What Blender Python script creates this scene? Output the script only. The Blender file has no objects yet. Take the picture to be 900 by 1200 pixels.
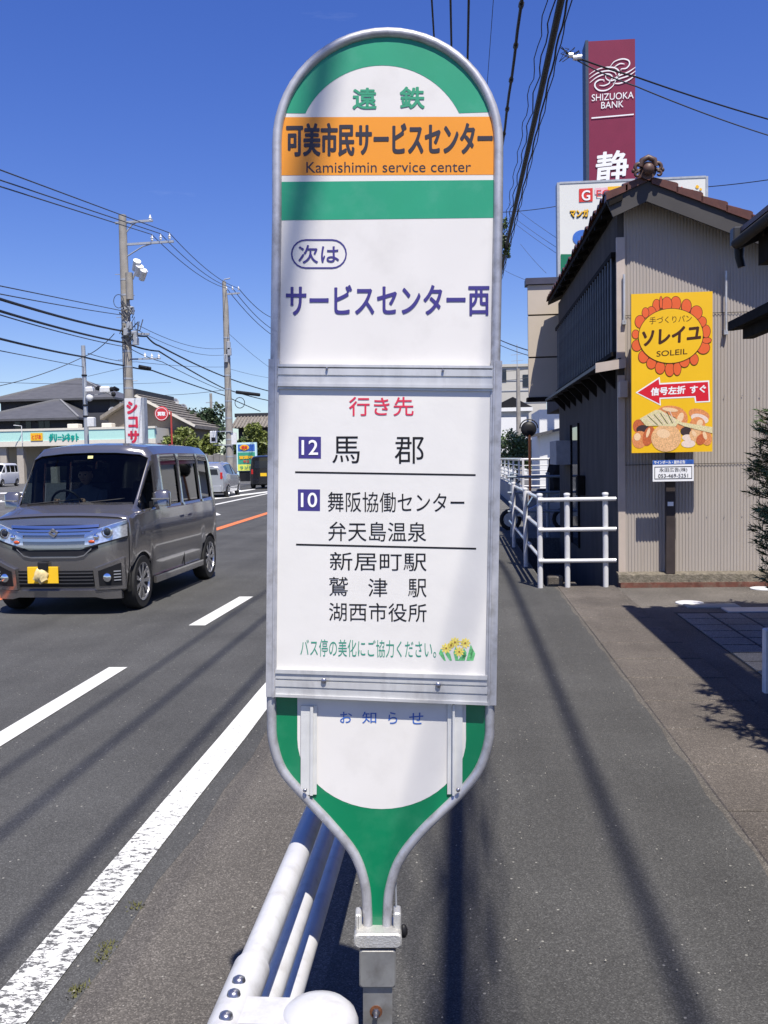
import bpy, math, random
from mathutils import Vector, Matrix
random.seed(7)
R_ = math.radians
SC = bpy.context.scene
COL = SC.collection

# ------------------------------------------------------------------ camera
FPX = 1080.0                      # focal length in pixels of the 900 x 1200 photograph
CAM = Vector((0, 0, 1.55))
_yaw, _pitch, _roll = R_(4.76), R_(3.29), R_(1.1)
F0 = Vector((-math.sin(_yaw)*math.cos(_pitch), math.cos(_yaw)*math.cos(_pitch), -math.sin(_pitch)))
R0 = Vector((math.cos(_yaw), math.sin(_yaw), 0))
U0 = R0.cross(F0)
CR = R0*math.cos(_roll) - U0*math.sin(_roll)
CU = U0*math.cos(_roll) + R0*math.sin(_roll)
cd = bpy.data.cameras.new('camera'); cam = bpy.data.objects.new('camera', cd); COL.objects.link(cam)
cd.sensor_fit = 'HORIZONTAL'; cd.sensor_width = 36; cd.lens = 36*FPX/900
cd.clip_start = 0.05; cd.clip_end = 3000
m = Matrix((CR, CU, -F0)).transposed().to_4x4(); m.translation = CAM
cam.matrix_world = m
SC.camera = cam

# ------------------------------------------------------------------ light
SUN = Vector((0.185, -0.47, 1.0)).normalized()
w = bpy.data.worlds.new("World"); SC.world = w; w.use_nodes = True
nt = w.node_tree; nt.nodes.clear()
sky = nt.nodes.new('ShaderNodeTexSky'); sky.sky_type = 'NISHITA'; sky.sun_disc = False
sky.sun_elevation = math.asin(SUN.z); sky.sun_rotation = math.atan2(SUN.x, SUN.y)
sky.air_density = 1.0; sky.dust_density = 0.25; sky.ozone_density = 3.0; sky.altitude = 50
hs = nt.nodes.new('ShaderNodeHueSaturation'); hs.inputs['Hue'].default_value = 0.526
hs.inputs['Saturation'].default_value = 1.42; hs.inputs['Value'].default_value = 1.0
bg = nt.nodes.new('ShaderNodeBackground'); bg.inputs['Strength'].default_value = 0.125
wo = nt.nodes.new('ShaderNodeOutputWorld')
tint = nt.nodes.new('ShaderNodeMixRGB'); tint.blend_type = 'MULTIPLY'; tint.inputs[0].default_value = 1; tint.inputs[2].default_value = (.93, .97, 1.1, 1)
gm = nt.nodes.new('ShaderNodeGamma'); gm.inputs['Gamma'].default_value = .82
nt.links.new(sky.outputs[0], gm.inputs['Color']); nt.links.new(gm.outputs[0], hs.inputs['Color']); nt.links.new(hs.outputs[0], tint.inputs[1]); 
# thin high cirrus, strongest low over the horizon
wt = nt.nodes.new('ShaderNodeTexCoord'); wm = nt.nodes.new('ShaderNodeMapping'); wm.inputs['Scale'].default_value = (1.6, 1.6, 9)
wn = nt.nodes.new('ShaderNodeTexNoise'); wn.inputs['Scale'].default_value = 2.2; wn.inputs['Detail'].default_value = 7; wn.inputs['Roughness'].default_value = .6
wr = nt.nodes.new('ShaderNodeValToRGB'); wr.color_ramp.elements[0].position = .66; wr.color_ramp.elements[1].position = .85; wr.color_ramp.elements[1].color = (.10,.10,.10,1)
wx = nt.nodes.new('ShaderNodeMixRGB'); wx.inputs[2].default_value = (7.5, 8.2, 9.5, 1)
nt.links.new(wt.outputs['Generated'], wm.inputs[0]); nt.links.new(wm.outputs[0], wn.inputs['Vector']); nt.links.new(wn.outputs['Fac'], wr.inputs[0])
nt.links.new(wr.outputs[0], wx.inputs[0]); nt.links.new(tint.outputs[0], wx.inputs[1]); nt.links.new(wx.outputs[0], bg.inputs['Color']); nt.links.new(bg.outputs[0], wo.inputs['Surface'])
sl = bpy.data.lights.new('sun', 'SUN'); sl.energy = 5.0; sl.angle = R_(0.53); sl.color = (1.0, 0.945, 0.85)
so = bpy.data.objects.new('sun', sl); COL.objects.link(so)
so.rotation_euler = SUN.to_track_quat('Z', 'Y').to_euler(); so.location = (3, -6, 30)
SC.view_settings.view_transform = 'Standard'; SC.view_settings.look = 'None'
SC.view_settings.exposure = 0.52; SC.view_settings.gamma = 1.0; SC.view_settings.use_curve_mapping = False

# ------------------------------------------------------------------ helpers
def ray(px, py): return F0 + CR*((px-450)/FPX) + CU*((600-py)/FPX)
def at(px, py, Y):
    r = ray(px, py); return CAM + r*(Y/r.y)
def gnd(px, py, z=0.0):
    r = ray(px, py); return CAM + r*((z-CAM.z)/r.z)

class MB:
    def __init__(s): s.v = []; s.f = []
    def add(s, vs, fs):
        b = len(s.v); s.v += [tuple(p) for p in vs]; s.f += [tuple(i+b for i in f) for f in fs]; return s
    def box(s, x0, x1, y0, y1, z0, z1):
        return s.add([(x0,y0,z0),(x1,y0,z0),(x1,y1,z0),(x0,y1,z0),(x0,y0,z1),(x1,y0,z1),(x1,y1,z1),(x0,y1,z1)],
                     [(0,3,2,1),(4,5,6,7),(0,1,5,4),(1,2,6,5),(2,3,7,6),(3,0,4,7)])
    def bbox(s, x0, x1, y0, y1, z0, z1, b):
        # box with chamfered vertical and top edges
        def ring(i, z): return [(x0+i,y0+i*0,z),(x1-i,y0+i*0,z),(x1-i*0,y0+i,z),(x1-i*0,y1-i,z),(x1-i,y1,z),(x0+i,y1,z),(x0,y1-i,z),(x0,y0+i,z)]
        a = ring(b, z0); c = ring(b, z1-b)
        d = [(x0+2*b if x < (x0+x1)/2 else x1-2*b, y0+b if y < (y0+y1)/2 else y1-b, z1) if False else
             (x+(b if x < (x0+x1)/2 else -b), y+(b if y < (y0+y1)/2 else -b), z1) for x, y, _ in c]
        n = 8; fs = [tuple(range(n))[::-1], tuple(range(2*n, 3*n))]
        for k in (0, 1):
            for i in range(n): j = (i+1) % n; fs.append((k*n+i, k*n+j, (k+1)*n+j, (k+1)*n+i))
        return s.add(a+c+d, fs)
    def frame_box(s, o, ax, ay, az):
        o, ax, ay, az = Vector(o), Vector(ax), Vector(ay), Vector(az)
        vs = [o, o+ax, o+ax+ay, o+ay, o+az, o+ax+az, o+ax+ay+az, o+ay+az]
        return s.add(vs, [(0,3,2,1),(4,5,6,7),(0,1,5,4),(1,2,6,5),(2,3,7,6),(3,0,4,7)])
    def bar(s, p, q, wx, wz, up=(0,0,1)):
        p, q = Vector(p), Vector(q); d = (q-p).normalized(); up = Vector(up)
        if abs(d.dot(up)) > .99: up = Vector((1,0,0))
        a = d.cross(up).normalized()*wx; b = a.cross(d).normalized()*wz
        return s.frame_box(p-a/2-b/2, a, q-p, b)
    def tube(s, pts, r, n=8, cap=True, closed=False):
        pts = [Vector(p) for p in pts]; m = len(pts)
        rs = r if isinstance(r, (list, tuple)) else [r]*m
        rings = []; prev = None
        for i, p in enumerate(pts):
            if closed: d = pts[(i+1) % m]-pts[i-1]
            else: d = pts[min(i+1, m-1)]-pts[max(i-1, 0)]
            d.normalize()
            if prev is None:
                up = Vector((0,0,1)) if abs(d.z) < .9 else Vector((1,0,0))
                a = d.cross(up).normalized()
            else: a = (prev - d*prev.dot(d)).normalized()
            prev = a; b = d.cross(a)
            rings.append([p+(a*math.cos(t)+b*math.sin(t))*rs[i] for t in [2*math.pi*k/n for k in range(n)]])
        vs = [q for rg in rings for q in rg]; fs = []
        for i in range(m if closed else m-1):
            i2 = (i+1) % m
            for k in range(n): fs.append((i*n+k, i*n+(k+1) % n, i2*n+(k+1) % n, i2*n+k))
        if cap and not closed: fs += [tuple(range(n))[::-1], tuple((m-1)*n+k for k in range(n))]
        return s.add(vs, fs)
    def lathe(s, c, prof, n=20, axis='z', cap=True):
        c = Vector(c); vs = []; fs = []
        for r, h in prof:
            for k in range(n):
                t = 2*math.pi*k/n; a, b = r*math.cos(t), r*math.sin(t)
                vs.append(c+Vector((a,b,h) if axis == 'z' else ((h,a,b) if axis == 'x' else (a,h,b))))
        for i in range(len(prof)-1):
            for k in range(n): fs.append((i*n+k, i*n+(k+1) % n, (i+1)*n+(k+1) % n, (i+1)*n+k))
        if cap: fs += [tuple(range(n))[::-1], tuple((len(prof)-1)*n+k for k in range(n))]
        return s.add(vs, fs)
    def sphere(s, c, r, n=12, sc=(1,1,1)):
        prof = [(r*math.sin(math.pi*i/(n//2)), -r*math.cos(math.pi*i/(n//2))) for i in range(n//2+1)]
        prof[0] = (r*.02, -r); prof[-1] = (r*.02, r)
        b = len(s.v); s.lathe((0,0,0), prof, n)
        for i in range(b, len(s.v)): p = s.v[i]; s.v[i] = (p[0]*sc[0]+c[0], p[1]*sc[1]+c[1], p[2]*sc[2]+c[2])
        return s
    def prism(s, poly, ext):
        poly = [Vector(p) for p in poly]; ext = Vector(ext); n = len(poly)
        fs = [tuple(range(n)), tuple(range(2*n-1, n-1, -1))]
        for i in range(n): j = (i+1) % n; fs.append((i, n+i, n+j, j))
        return s.add(poly+[p+ext for p in poly], fs)
    def quad(s, a, b, c, d): return s.add([a,b,c,d], [(0,1,2,3)])
    def sheet(s, x0, x1, y0, y1, z, nx=1, ny=1, fn=None):
        vs = []; fs = []
        for j in range(ny+1):
            for i in range(nx+1):
                x = x0+(x1-x0)*i/nx; y = y0+(y1-y0)*j/ny
                if fn: x, y = fn(x, y)
                vs.append((x, y, z))
        for j in range(ny):
            for i in range(nx):
                a = j*(nx+1)+i; fs.append((a, a+1, a+nx+2, a+nx+1))
        return s.add(vs, fs)
    def build(s, name, mat, parent=None, smooth=None, kind=None, label=None, fix=False):
        me = bpy.data.meshes.new(name)
        off = Vector((0,0,0)); q = parent
        while q is not None: off += q.location; q = q.parent
        me.from_pydata([(x-off.x, y-off.y, z-off.z) for x, y, z in s.v], [], s.f)
        me.validate()
        if fix:
            import bmesh
            bm = bmesh.new(); bm.from_mesh(me); bmesh.ops.recalc_face_normals(bm, faces=bm.faces); bm.to_mesh(me); bm.free()
        if smooth is not None:
            me.polygons.foreach_set('use_smooth', [True]*len(me.polygons)); me.set_sharp_from_angle(angle=R_(smooth))
        me.materials.append(mat)
        o = bpy.data.objects.new(name, me); COL.objects.link(o)
        if parent is not None: o.parent = parent
        if kind: o['kind'] = kind
        if label: o['label'] = label
        return o

def tag(o, label, cat, group=None):
    o['label'] = label; o['category'] = cat
    if group: o['group'] = group
    return o
def root(name, label, cat, loc=(0,0,0), group=None):
    o = bpy.data.objects.new(name, None); COL.objects.link(o); o.location = loc; o.empty_display_size = .1
    return tag(o, label, cat, group)
def struct_root(name, loc=(0,0,0)):
    o = bpy.data.objects.new(name, None); COL.objects.link(o); o.location = loc; o['kind'] = 'structure'; return o
def copy_tree(o, parent=None):
    c = o.copy(); COL.objects.link(c)
    if parent is not None: c.parent = parent
    for ch in [x for x in bpy.data.objects if x.parent == o]: copy_tree(ch, c)
    return c

def mat(name, rgb, rough=.6, metal=0, var=.12, scale=8, bump=0, bscale=None, coat=0, spec=.5, detail=4, dirt=None, dscale=1.5, stretch=None, alpha=None, trans=0, ior=1.45):
    m = bpy.data.materials.new(name); m.use_nodes = True
    n = m.node_tree.nodes; L = m.node_tree.links; b = n['Principled BSDF']
    b.inputs['Roughness'].default_value = rough; b.inputs['Metallic'].default_value = metal
    b.inputs['Specular IOR Level'].default_value = spec; b.inputs['IOR'].default_value = ior
    b.inputs['Coat Weight'].default_value = coat; b.inputs['Coat Roughness'].default_value = .04
    b.inputs['Transmission Weight'].default_value = trans
    tc = n.new('ShaderNodeTexCoord'); src = tc.outputs['Object']
    if stretch:
        mp = n.new('ShaderNodeMapping'); mp.inputs['Scale'].default_value = stretch; L.new(src, mp.inputs[0]); src = mp.outputs[0]
    c4 = (*rgb, 1)
    if var > 0:
        t = n.new('ShaderNodeTexNoise'); t.inputs['Scale'].default_value = scale; t.inputs['Detail'].default_value = detail; L.new(src, t.inputs['Vector'])
        r = n.new('ShaderNodeValToRGB'); r.color_ramp.elements[0].position = .3; r.color_ramp.elements[1].position = .7
        r.color_ramp.elements[0].color = (*[c*(1-var) for c in rgb], 1); r.color_ramp.elements[1].color = (*[min(1, c*(1+var)) for c in rgb], 1)
        L.new(t.outputs['Fac'], r.inputs[0]); out = r.outputs[0]
        if dirt:
            t2 = n.new('ShaderNodeTexNoise'); t2.inputs['Scale'].default_value = dscale; t2.inputs['Detail'].default_value = 8; t2.inputs['Roughness'].default_value = .65; L.new(src, t2.inputs['Vector'])
            r2 = n.new('ShaderNodeValToRGB'); r2.color_ramp.elements[0].position = .5; r2.color_ramp.elements[1].position = .72; r2.color_ramp.elements[1].color = (dirt[3],)*3+(1,); r2.color_ramp.elements[0].color = (0,0,0,1)
            L.new(t2.outputs['Fac'], r2.inputs[0])
            mx = n.new('ShaderNodeMixRGB'); mx.inputs[2].default_value = (*dirt[:3], 1); L.new(r2.outputs[0], mx.inputs[0]); L.new(out, mx.inputs[1]); out = mx.outputs[0]
        L.new(out, b.inputs['Base Color'])
    else: b.inputs['Base Color'].default_value = c4
    if bump:
        t3 = n.new('ShaderNodeTexNoise'); t3.inputs['Scale'].default_value = bscale or scale*4; t3.inputs['Detail'].default_value = 5; L.new(src, t3.inputs['Vector'])
        bp = n.new('ShaderNodeBump'); bp.inputs['Strength'].default_value = bump; bp.inputs['Distance'].default_value = .01
        L.new(t3.outputs['Fac'], bp.inputs['Height']); L.new(bp.outputs[0], b.inputs['Normal'])
    return m

def asphalt(name, dark, light, tint=(1,1,1), grain=260, patch=.5):
    m = bpy.data.materials.new(name); m.use_nodes = True
    n = m.node_tree.nodes; L = m.node_tree.links; b = n['Principled BSDF']; b.inputs['Roughness'].default_value = .88; b.inputs['Specular IOR Level'].default_value = .3
    tc = n.new('ShaderNodeTexCoord'); src = tc.outputs['Object']
    vo = n.new('ShaderNodeTexVoronoi'); vo.inputs['Scale'].default_value = grain; L.new(src, vo.inputs['Vector'])
    sep = n.new('ShaderNodeSeparateColor'); L.new(vo.outputs['Color'], sep.inputs[0])
    r = n.new('ShaderNodeValToRGB'); e = r.color_ramp.elements
    e[0].position = 0; e[0].color = (*[dark*t*.7 for t in tint], 1); e[1].position = .55; e[1].color = (*[dark*t*1.1 for t in tint], 1)
    x = e.new(.88); x.color = (*[light*t for t in tint], 1); x = e.new(.985); x.color = (*[light*t*1.45 for t in tint], 1)
    L.new(sep.outputs[0], r.inputs[0])
    vo2 = n.new('ShaderNodeTexVoronoi'); vo2.inputs['Scale'].default_value = grain*.22; L.new(src, vo2.inputs['Vector'])
    s2 = n.new('ShaderNodeSeparateColor'); L.new(vo2.outputs['Color'], s2.inputs[0])
    m1 = n.new('ShaderNodeMath'); m1.operation = 'GREATER_THAN'; m1.inputs[1].default_value = .975; L.new(s2.outputs[1], m1.inputs[0])
    m2 = n.new('ShaderNodeMath'); m2.operation = 'LESS_THAN'; m2.inputs[1].default_value = .25; L.new(vo2.outputs['Distance'], m2.inputs[0])
    m3 = n.new('ShaderNodeMath'); m3.operation = 'MULTIPLY'; L.new(m1.outputs[0], m3.inputs[0]); L.new(m2.outputs[0], m3.inputs[1])
    mx = n.new('ShaderNodeMixRGB'); L.new(m3.outputs[0], mx.inputs[0]); L.new(r.outputs[0], mx.inputs[1]); mx.inputs[2].default_value = (.27,.26,.23,1)
    no = n.new('ShaderNodeTexNoise'); no.inputs['Scale'].default_value = .9; no.inputs['Detail'].default_value = 7; no.inputs['Roughness'].default_value = .6; L.new(src, no.inputs['Vector'])
    r2 = n.new('ShaderNodeValToRGB'); r2.color_ramp.elements[0].position = .3; r2.color_ramp.elements[1].position = .72
    r2.color_ramp.elements[0].color = (1-patch*.5,)*3+(1,); r2.color_ramp.elements[1].color = (1+patch*.3,)*3+(1,)
    L.new(no.outputs['Fac'], r2.inputs[0])
    mu = n.new('ShaderNodeMixRGB'); mu.blend_type = 'MULTIPLY'; mu.inputs[0].default_value = 1; L.new(mx.outputs[0], mu.inputs[1]); L.new(r2.outputs[0], mu.inputs[2])
    # wheel-polished streaks running along the road, and a few hairline cracks
    mp = n.new('ShaderNodeMapping'); mp.inputs['Scale'].default_value = (1.5, .05, 1); L.new(src, mp.inputs[0])
    ns = n.new('ShaderNodeTexNoise'); ns.inputs['Scale'].default_value = 1.6; ns.inputs['Detail'].default_value = 4; L.new(mp.outputs[0], ns.inputs['Vector'])
    rs = n.new('ShaderNodeMapRange'); rs.inputs[1].default_value = .3; rs.inputs[2].default_value = .7; rs.inputs[3].default_value = .84; rs.inputs[4].default_value = 1.14; L.new(ns.outputs['Fac'], rs.inputs[0])
    wn_ = n.new('ShaderNodeTexNoise'); wn_.inputs['Scale'].default_value = 3.5; wn_.inputs['Detail'].default_value = 5; L.new(src, wn_.inputs['Vector'])
    va = n.new('ShaderNodeVectorMath'); va.operation = 'MULTIPLY_ADD'; va.inputs[1].default_value = (.5,.5,.5); L.new(wn_.outputs['Color'], va.inputs[0]); L.new(src, va.inputs[2])
    vc = n.new('ShaderNodeTexVoronoi'); vc.feature = 'DISTANCE_TO_EDGE'; vc.inputs['Scale'].default_value = .42; L.new(va.outputs[0], vc.inputs['Vector'])
    cr = n.new('ShaderNodeMath'); cr.operation = 'LESS_THAN'; cr.inputs[1].default_value = .0028; L.new(vc.outputs[0], cr.inputs[0])
    mk = n.new('ShaderNodeMath'); mk.operation = 'GREATER_THAN'; mk.inputs[1].default_value = .50; L.new(no.outputs['Fac'], mk.inputs[0])
    cm = n.new('ShaderNodeMath'); cm.operation = 'MULTIPLY'; L.new(cr.outputs[0], cm.inputs[0]); L.new(mk.outputs[0], cm.inputs[1])
    cs = n.new('ShaderNodeMath'); cs.operation = 'MULTIPLY_ADD'; cs.inputs[1].default_value = 0.0; L.new(cm.outputs[0], cs.inputs[0]); L.new(rs.outputs[0], cs.inputs[2])
    m5 = n.new('ShaderNodeVectorMath'); m5.operation = 'SCALE'; L.new(mu.outputs[0], m5.inputs[0]); L.new(cs.outputs[0], m5.inputs['Scale'])
    L.new(m5.outputs[0], b.inputs['Base Color'])
    bp = n.new('ShaderNodeBump'); bp.inputs['Strength'].default_value = .35; bp.inputs['Distance'].default_value = .003
    L.new(sep.outputs[0], bp.inputs['Height']); L.new(bp.outputs[0], b.inputs['Normal'])
    return m

def worn(name, rgb, under, amt=.5, scale=35):
    # road paint: cracked and rubbed through to the asphalt, more so towards the near end of the line
    m = bpy.data.materials.new(name); m.use_nodes = True
    n = m.node_tree.nodes; L = m.node_tree.links; b = n['Principled BSDF']; b.inputs['Roughness'].default_value = .75
    tc = n.new('ShaderNodeTexCoord'); src = tc.outputs['Object']
    mp = n.new('ShaderNodeMapping'); mp.inputs['Scale'].default_value = (.8, 1.5, 1); L.new(src, mp.inputs[0])
    no = n.new('ShaderNodeTexNoise'); no.inputs['Scale'].default_value = scale; no.inputs['Detail'].default_value = 9; no.inputs['Roughness'].default_value = .75; L.new(mp.outputs[0], no.inputs['Vector'])
    n2 = n.new('ShaderNodeTexNoise'); n2.inputs['Scale'].default_value = 1.1; n2.inputs['Detail'].default_value = 3; L.new(src, n2.inputs['Vector'])
    vo = n.new('ShaderNodeTexVoronoi'); vo.feature = 'DISTANCE_TO_EDGE'; vo.inputs['Scale'].default_value = 28; L.new(mp.outputs[0], vo.inputs['Vector'])
    sx = n.new('ShaderNodeSeparateXYZ'); L.new(src, sx.inputs[0])
    mr = n.new('ShaderNodeMapRange'); mr.inputs[1].default_value = 2.2; mr.inputs[2].default_value = 5.5; mr.inputs[3].default_value = .075; mr.inputs[4].default_value = -.02; L.new(sx.outputs[1], mr.inputs[0])
    a = n.new('ShaderNodeMath'); a.operation = 'MULTIPLY_ADD'; a.inputs[1].default_value = .22; L.new(n2.outputs['Fac'], a.inputs[0]); L.new(no.outputs['Fac'], a.inputs[2])
    a1 = n.new('ShaderNodeMath'); a1.operation = 'ADD'; L.new(a.outputs[0], a1.inputs[0]); L.new(mr.outputs[0], a1.inputs[1])
    c = n.new('ShaderNodeMath'); c.operation = 'LESS_THAN'; c.inputs[1].default_value = .03; L.new(vo.outputs[0], c.inputs[0])
    a2 = n.new('ShaderNodeMath'); a2.operation = 'MULTIPLY_ADD'; a2.inputs[1].default_value = .05; L.new(c.outputs[0], a2.inputs[0]); L.new(a1.outputs[0], a2.inputs[2])
    r = n.new('ShaderNodeValToRGB'); r.color_ramp.elements[0].position = .75-.1*amt; r.color_ramp.elements[1].position = .78-.1*amt
    L.new(a2.outputs[0], r.inputs[0])
    mx = n.new('ShaderNodeMixRGB'); L.new(r.outputs[0], mx.inputs[0]); mx.inputs[1].default_value = (*rgb, 1); mx.inputs[2].default_value = (*under, 1)
    L.new(mx.outputs[0], b.inputs['Base Color'])
    return m

M = {}
M['road'] = asphalt('road_asphalt', .060, .088, (1,1,.97))
M['walk'] = asphalt('sidewalk_asphalt', .060, .088, (1,.985,.93), patch=.5)
M['gutter'] = asphalt('gutter_concrete', .080, .125, (1.04,.95,.84), grain=240, patch=.4)
M['ground'] = asphalt('ground_far', .10, .15, (1,.98,.93), grain=120)
M['drive'] = asphalt('driveway_concrete', .096, .14, (1.05,.94,.82), grain=220, patch=.7)
M['slab'] = asphalt('slab_concrete', .088, .135, (1.07,.93,.80), grain=220, patch=.7)
M['line'] = worn('line_paint', (.6,.6,.57), (.085,.085,.083), .5)
M['line_solid'] = worn('line_paint_fresh', (.6,.6,.57), (.12,.12,.12), -.1)
M['orange_line'] = worn('orange_paint', (.62,.16,.05), (.12,.1,.1), .0)
M['white'] = mat('white_paint', (.66,.67,.68), .35, var=.05, scale=20, dirt=(.45,.42,.36,.5), dscale=9)
M['white_rail'] = mat('white_pipe_paint', (.60,.60,.61), .3, coat=.5, var=.04, scale=20, dirt=(.6,.58,.54,.5), dscale=25)
M['rail_near'] = mat('kerb_rail_paint', (.50,.50,.51), .4, coat=.15, var=.04, scale=20, dirt=(.36,.35,.34,.7), dscale=30)
M['alu'] = mat('aluminium', (.56,.56,.555), .4, .35, var=.1, scale=30, dirt=(.25,.24,.24,.5), dscale=22, stretch=(1,1,.35))
M['alu_tube'] = mat('grey_tube_metal', (.46,.46,.48), .42, .4, var=.12, scale=40, dirt=(.22,.21,.2,.7), dscale=30)
M['post_metal'] = mat('weathered_galvanised', (.33,.33,.32), .55, .6, var=.2, scale=18, dirt=(.14,.12,.1,.6), dscale=16)
M['cast'] = mat('cast_aluminium_collar', (.62,.61,.57), .5, .55, var=.12, scale=30, bump=.3, bscale=300)
M['panel'] = mat('panel_white', (.66,.64,.61), .32, var=.025, scale=6, dirt=(.52,.5,.47,.4), dscale=8, coat=.2)
M['paper'] = mat('insert_white', (.66,.645,.615), .35, var=.03, scale=5, dirt=(.58,.56,.54,.2), dscale=12, bump=.12, bscale=14, coat=.2)
M['green_top'] = mat('green_upper', (.022,.28,.15), .35, var=.06, scale=8, dirt=(.1,.34,.24,.3), dscale=14, coat=.25)
M['green_low'] = mat('green_lower', (.002,.18,.075), .3, var=.06, scale=8, dirt=(.06,.27,.15,.35), dscale=10, coat=.3)
M['orange'] = mat('orange_band', (.72,.27,.015), .35, var=.04, scale=8, coat=.25)
M['ink'] = mat('ink_black', (.012,.012,.015), .5, var=0, spec=.2)
M['ink_navy'] = mat('ink_charcoal', (.022,.02,.032), .4, var=0)
M['ink_purple'] = mat('ink_purple', (.045,.035,.19), .4, var=0)
M['ink_green'] = mat('ink_green', (.03,.27,.15), .4, var=0)
M['ink_green2'] = mat('ink_green_small', (.04,.25,.17), .4, var=0)
M['ink_blue'] = mat('ink_blue', (.04,.12,.42), .4, var=0)
M['ink_red'] = mat('ink_red', (.58,.03,.07), .4, var=0)
M['ink_white'] = mat('ink_white', (.8,.8,.8), .4, var=0)
M['black'] = mat('black_plastic', (.012,.012,.014), .5, var=.1, spec=.35)
M['rubber'] = mat('rubber', (.018,.018,.018), .8, var=.2, scale=30)
M['cable'] = mat('cable_black', (.012,.012,.013), .6, var=.1)
M['cable_grey'] = mat('cable_grey', (.05,.055,.065), .6, var=.1)
M['steel'] = mat('steel_bolt', (.32,.32,.36), .3, .9, var=.15, scale=60)
M['chrome'] = mat('chrome', (.85,.86,.9), .08, 1, var=0)
M['concrete_pole'] = mat('pole_concrete', (.30,.28,.25), .85, var=.15, scale=3, dirt=(.16,.15,.13,.6), dscale=2)
M['grey_metal'] = mat('grey_metal', (.38,.40,.43), .5, .3, var=.1)
M['porcelain'] = mat('porcelain', (.75,.75,.74), .2, var=.04)
M['trunk'] = mat('bark', (.1,.075,.05), .9, var=.3, scale=20, bump=.5)
# ------------------------------------------------------------------ lettering
_cache = {}
def glyphs(text, bold=0.0, space=1.0):
    key = (text, bold, space)
    if key in _cache: return _cache[key]
    cu = bpy.data.curves.new('tmp', 'FONT'); cu.body = text; cu.size = 1; cu.offset = bold; cu.resolution_u = 5; cu.space_character = space
    cu.fill_mode = 'FRONT' if hasattr(cu, 'fill_mode') else cu.fill_mode
    o = bpy.data.objects.new('tmp', cu); COL.objects.link(o)
    dg = bpy.context.evaluated_depsgraph_get()
    me = bpy.data.meshes.new_from_object(o.evaluated_get(dg))
    vs = [tuple(v.co) for v in me.vertices]; fs = [tuple(p.vertices) for p in me.polygons]
    bpy.data.objects.remove(o); bpy.data.curves.remove(cu); bpy.data.meshes.remove(me)
    xs = [v[0] for v in vs]; ys = [v[1] for v in vs]
    x0, x1, y0, y1 = min(xs), max(xs), min(ys), max(ys)
    out = ([((x-x0)/(x1-x0), (y-y0)/(y1-y0)) for x, y, _ in vs], fs)
    _cache[key] = out; return out
def lettering(text, m, parent, place, bold=0.0, space=1.0, name='lettering', mb=None):
    """place(u, v) -> world point; u, v in 0..1 over the ink box of the text"""
    vs, fs = glyphs(text, 0, space)
    own = mb is None
    if own: mb = MB()
    c = Vector(place(.5, .5)); ex = Vector(place(1, .5))-c; ey = Vector(place(.5, 1))-c; nrm = ex.cross(ey).normalized()
    H_ = ey.length*2
    if bold <= 0.001: mb.add([place(u, v) for u, v in vs], fs)
    else:
        # heavier strokes: copies shifted round a small circle, each a hair above the last
        b = bold*H_*1.25; n_ = 10; st = max(.00004, .0004*min(1, H_)); ux = ex.normalized(); uy = ey.normalized()
        base = [Vector(place(u, v)) for u, v in vs]; sx = 1-b/max(ex.length, b*2); sy = 1-b/max(ey.length, b*2)
        base = [c+(p-c).dot(ux)*ux*sx+(p-c).dot(uy)*uy*sy+(p-c).dot(nrm)*nrm for p in base]
        for k in range(n_):
            a = 2*math.pi*k/n_; o = ux*b*math.cos(a)+uy*b*math.sin(a)+nrm*st*k
            mb.add([p+o for p in base], fs)
    if own: return mb.build(name, m, parent)

# ------------------------------------------------------------------ bus stop sign (sign plane frame: photograph-parallel, 1.71 m ahead)
SD = 1.71
def SP(px, py, off=0.0):
    return CAM + F0*(SD-off) + CR*((px-450)*SD/FPX) + CU*((600-py)*SD/FPX)
PXM = FPX/SD
pb = SP(442, 1149); low = pb - CU*(pb.z/CU.z)
stop = root('bus_stop_sign', 'tall round topped bus stop sign with green and orange bands in grey tube frame', 'bus stop sign', (low.x, low.y, 0))

def arc(cx, cy, r, a0, a1, n, ry=None):
    ry = ry or r
    return [(cx+r*math.cos(R_(a0+(a1-a0)*i/n)), cy-ry*math.sin(R_(a0+(a1-a0)*i/n))) for i in range(n+1)]
def smooth_path(pts, n=6):
    out = []
    P = [pts[0]]+list(pts)+[pts[-1]]
    for i in range(1, len(P)-2):
        p0, p1, p2, p3 = P[i-1], P[i], P[i+1], P[i+2]
        for k in range(n):
            t = k/n
            out.append(tuple(.5*((2*p1[j])+(-p0[j]+p2[j])*t+(2*p0[j]-5*p1[j]+4*p2[j]-p3[j])*t*t+(-p0[j]+3*p1[j]-3*p2[j]+p3[j])*t**3) for j in range(len(p1))))
    out.append(tuple(pts[-1])); return out
left_up = [(318,812),(319.6,700),(321,560),(322.5,430),(323.3,342),(324.6,250)]
right_dn = [(583.6,250),(582,342),(580.5,430),(578,560),(575.5,700),(573.5,812)]
archp = arc(454.4, 168, 129.8, 180, 0, 28)
top_path = left_up + archp + right_dn
low_left = smooth_path([(318,812),(318.5,840),(320,868),(331,902),(358,934),(388,966),(415,1000),(427.5,1035),(430.5,1065),(431,1090)], 5)
low_right = smooth_path([(573.5,812),(573.8,840),(572.5,868),(561,902),(535,934),(494,974),(468,1008),(456.5,1042),(454,1070),(453.5,1090)], 5)
fr = MB()
path = list(reversed(low_left)) + left_up[1:] + archp + right_dn[:-1] + low_right
fr.tube([SP(x, y, 0) for x, y in path], 5.7/PXM, 14)
fr.build('frame_tube', M['alu_tube'], stop, smooth=60)

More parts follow.
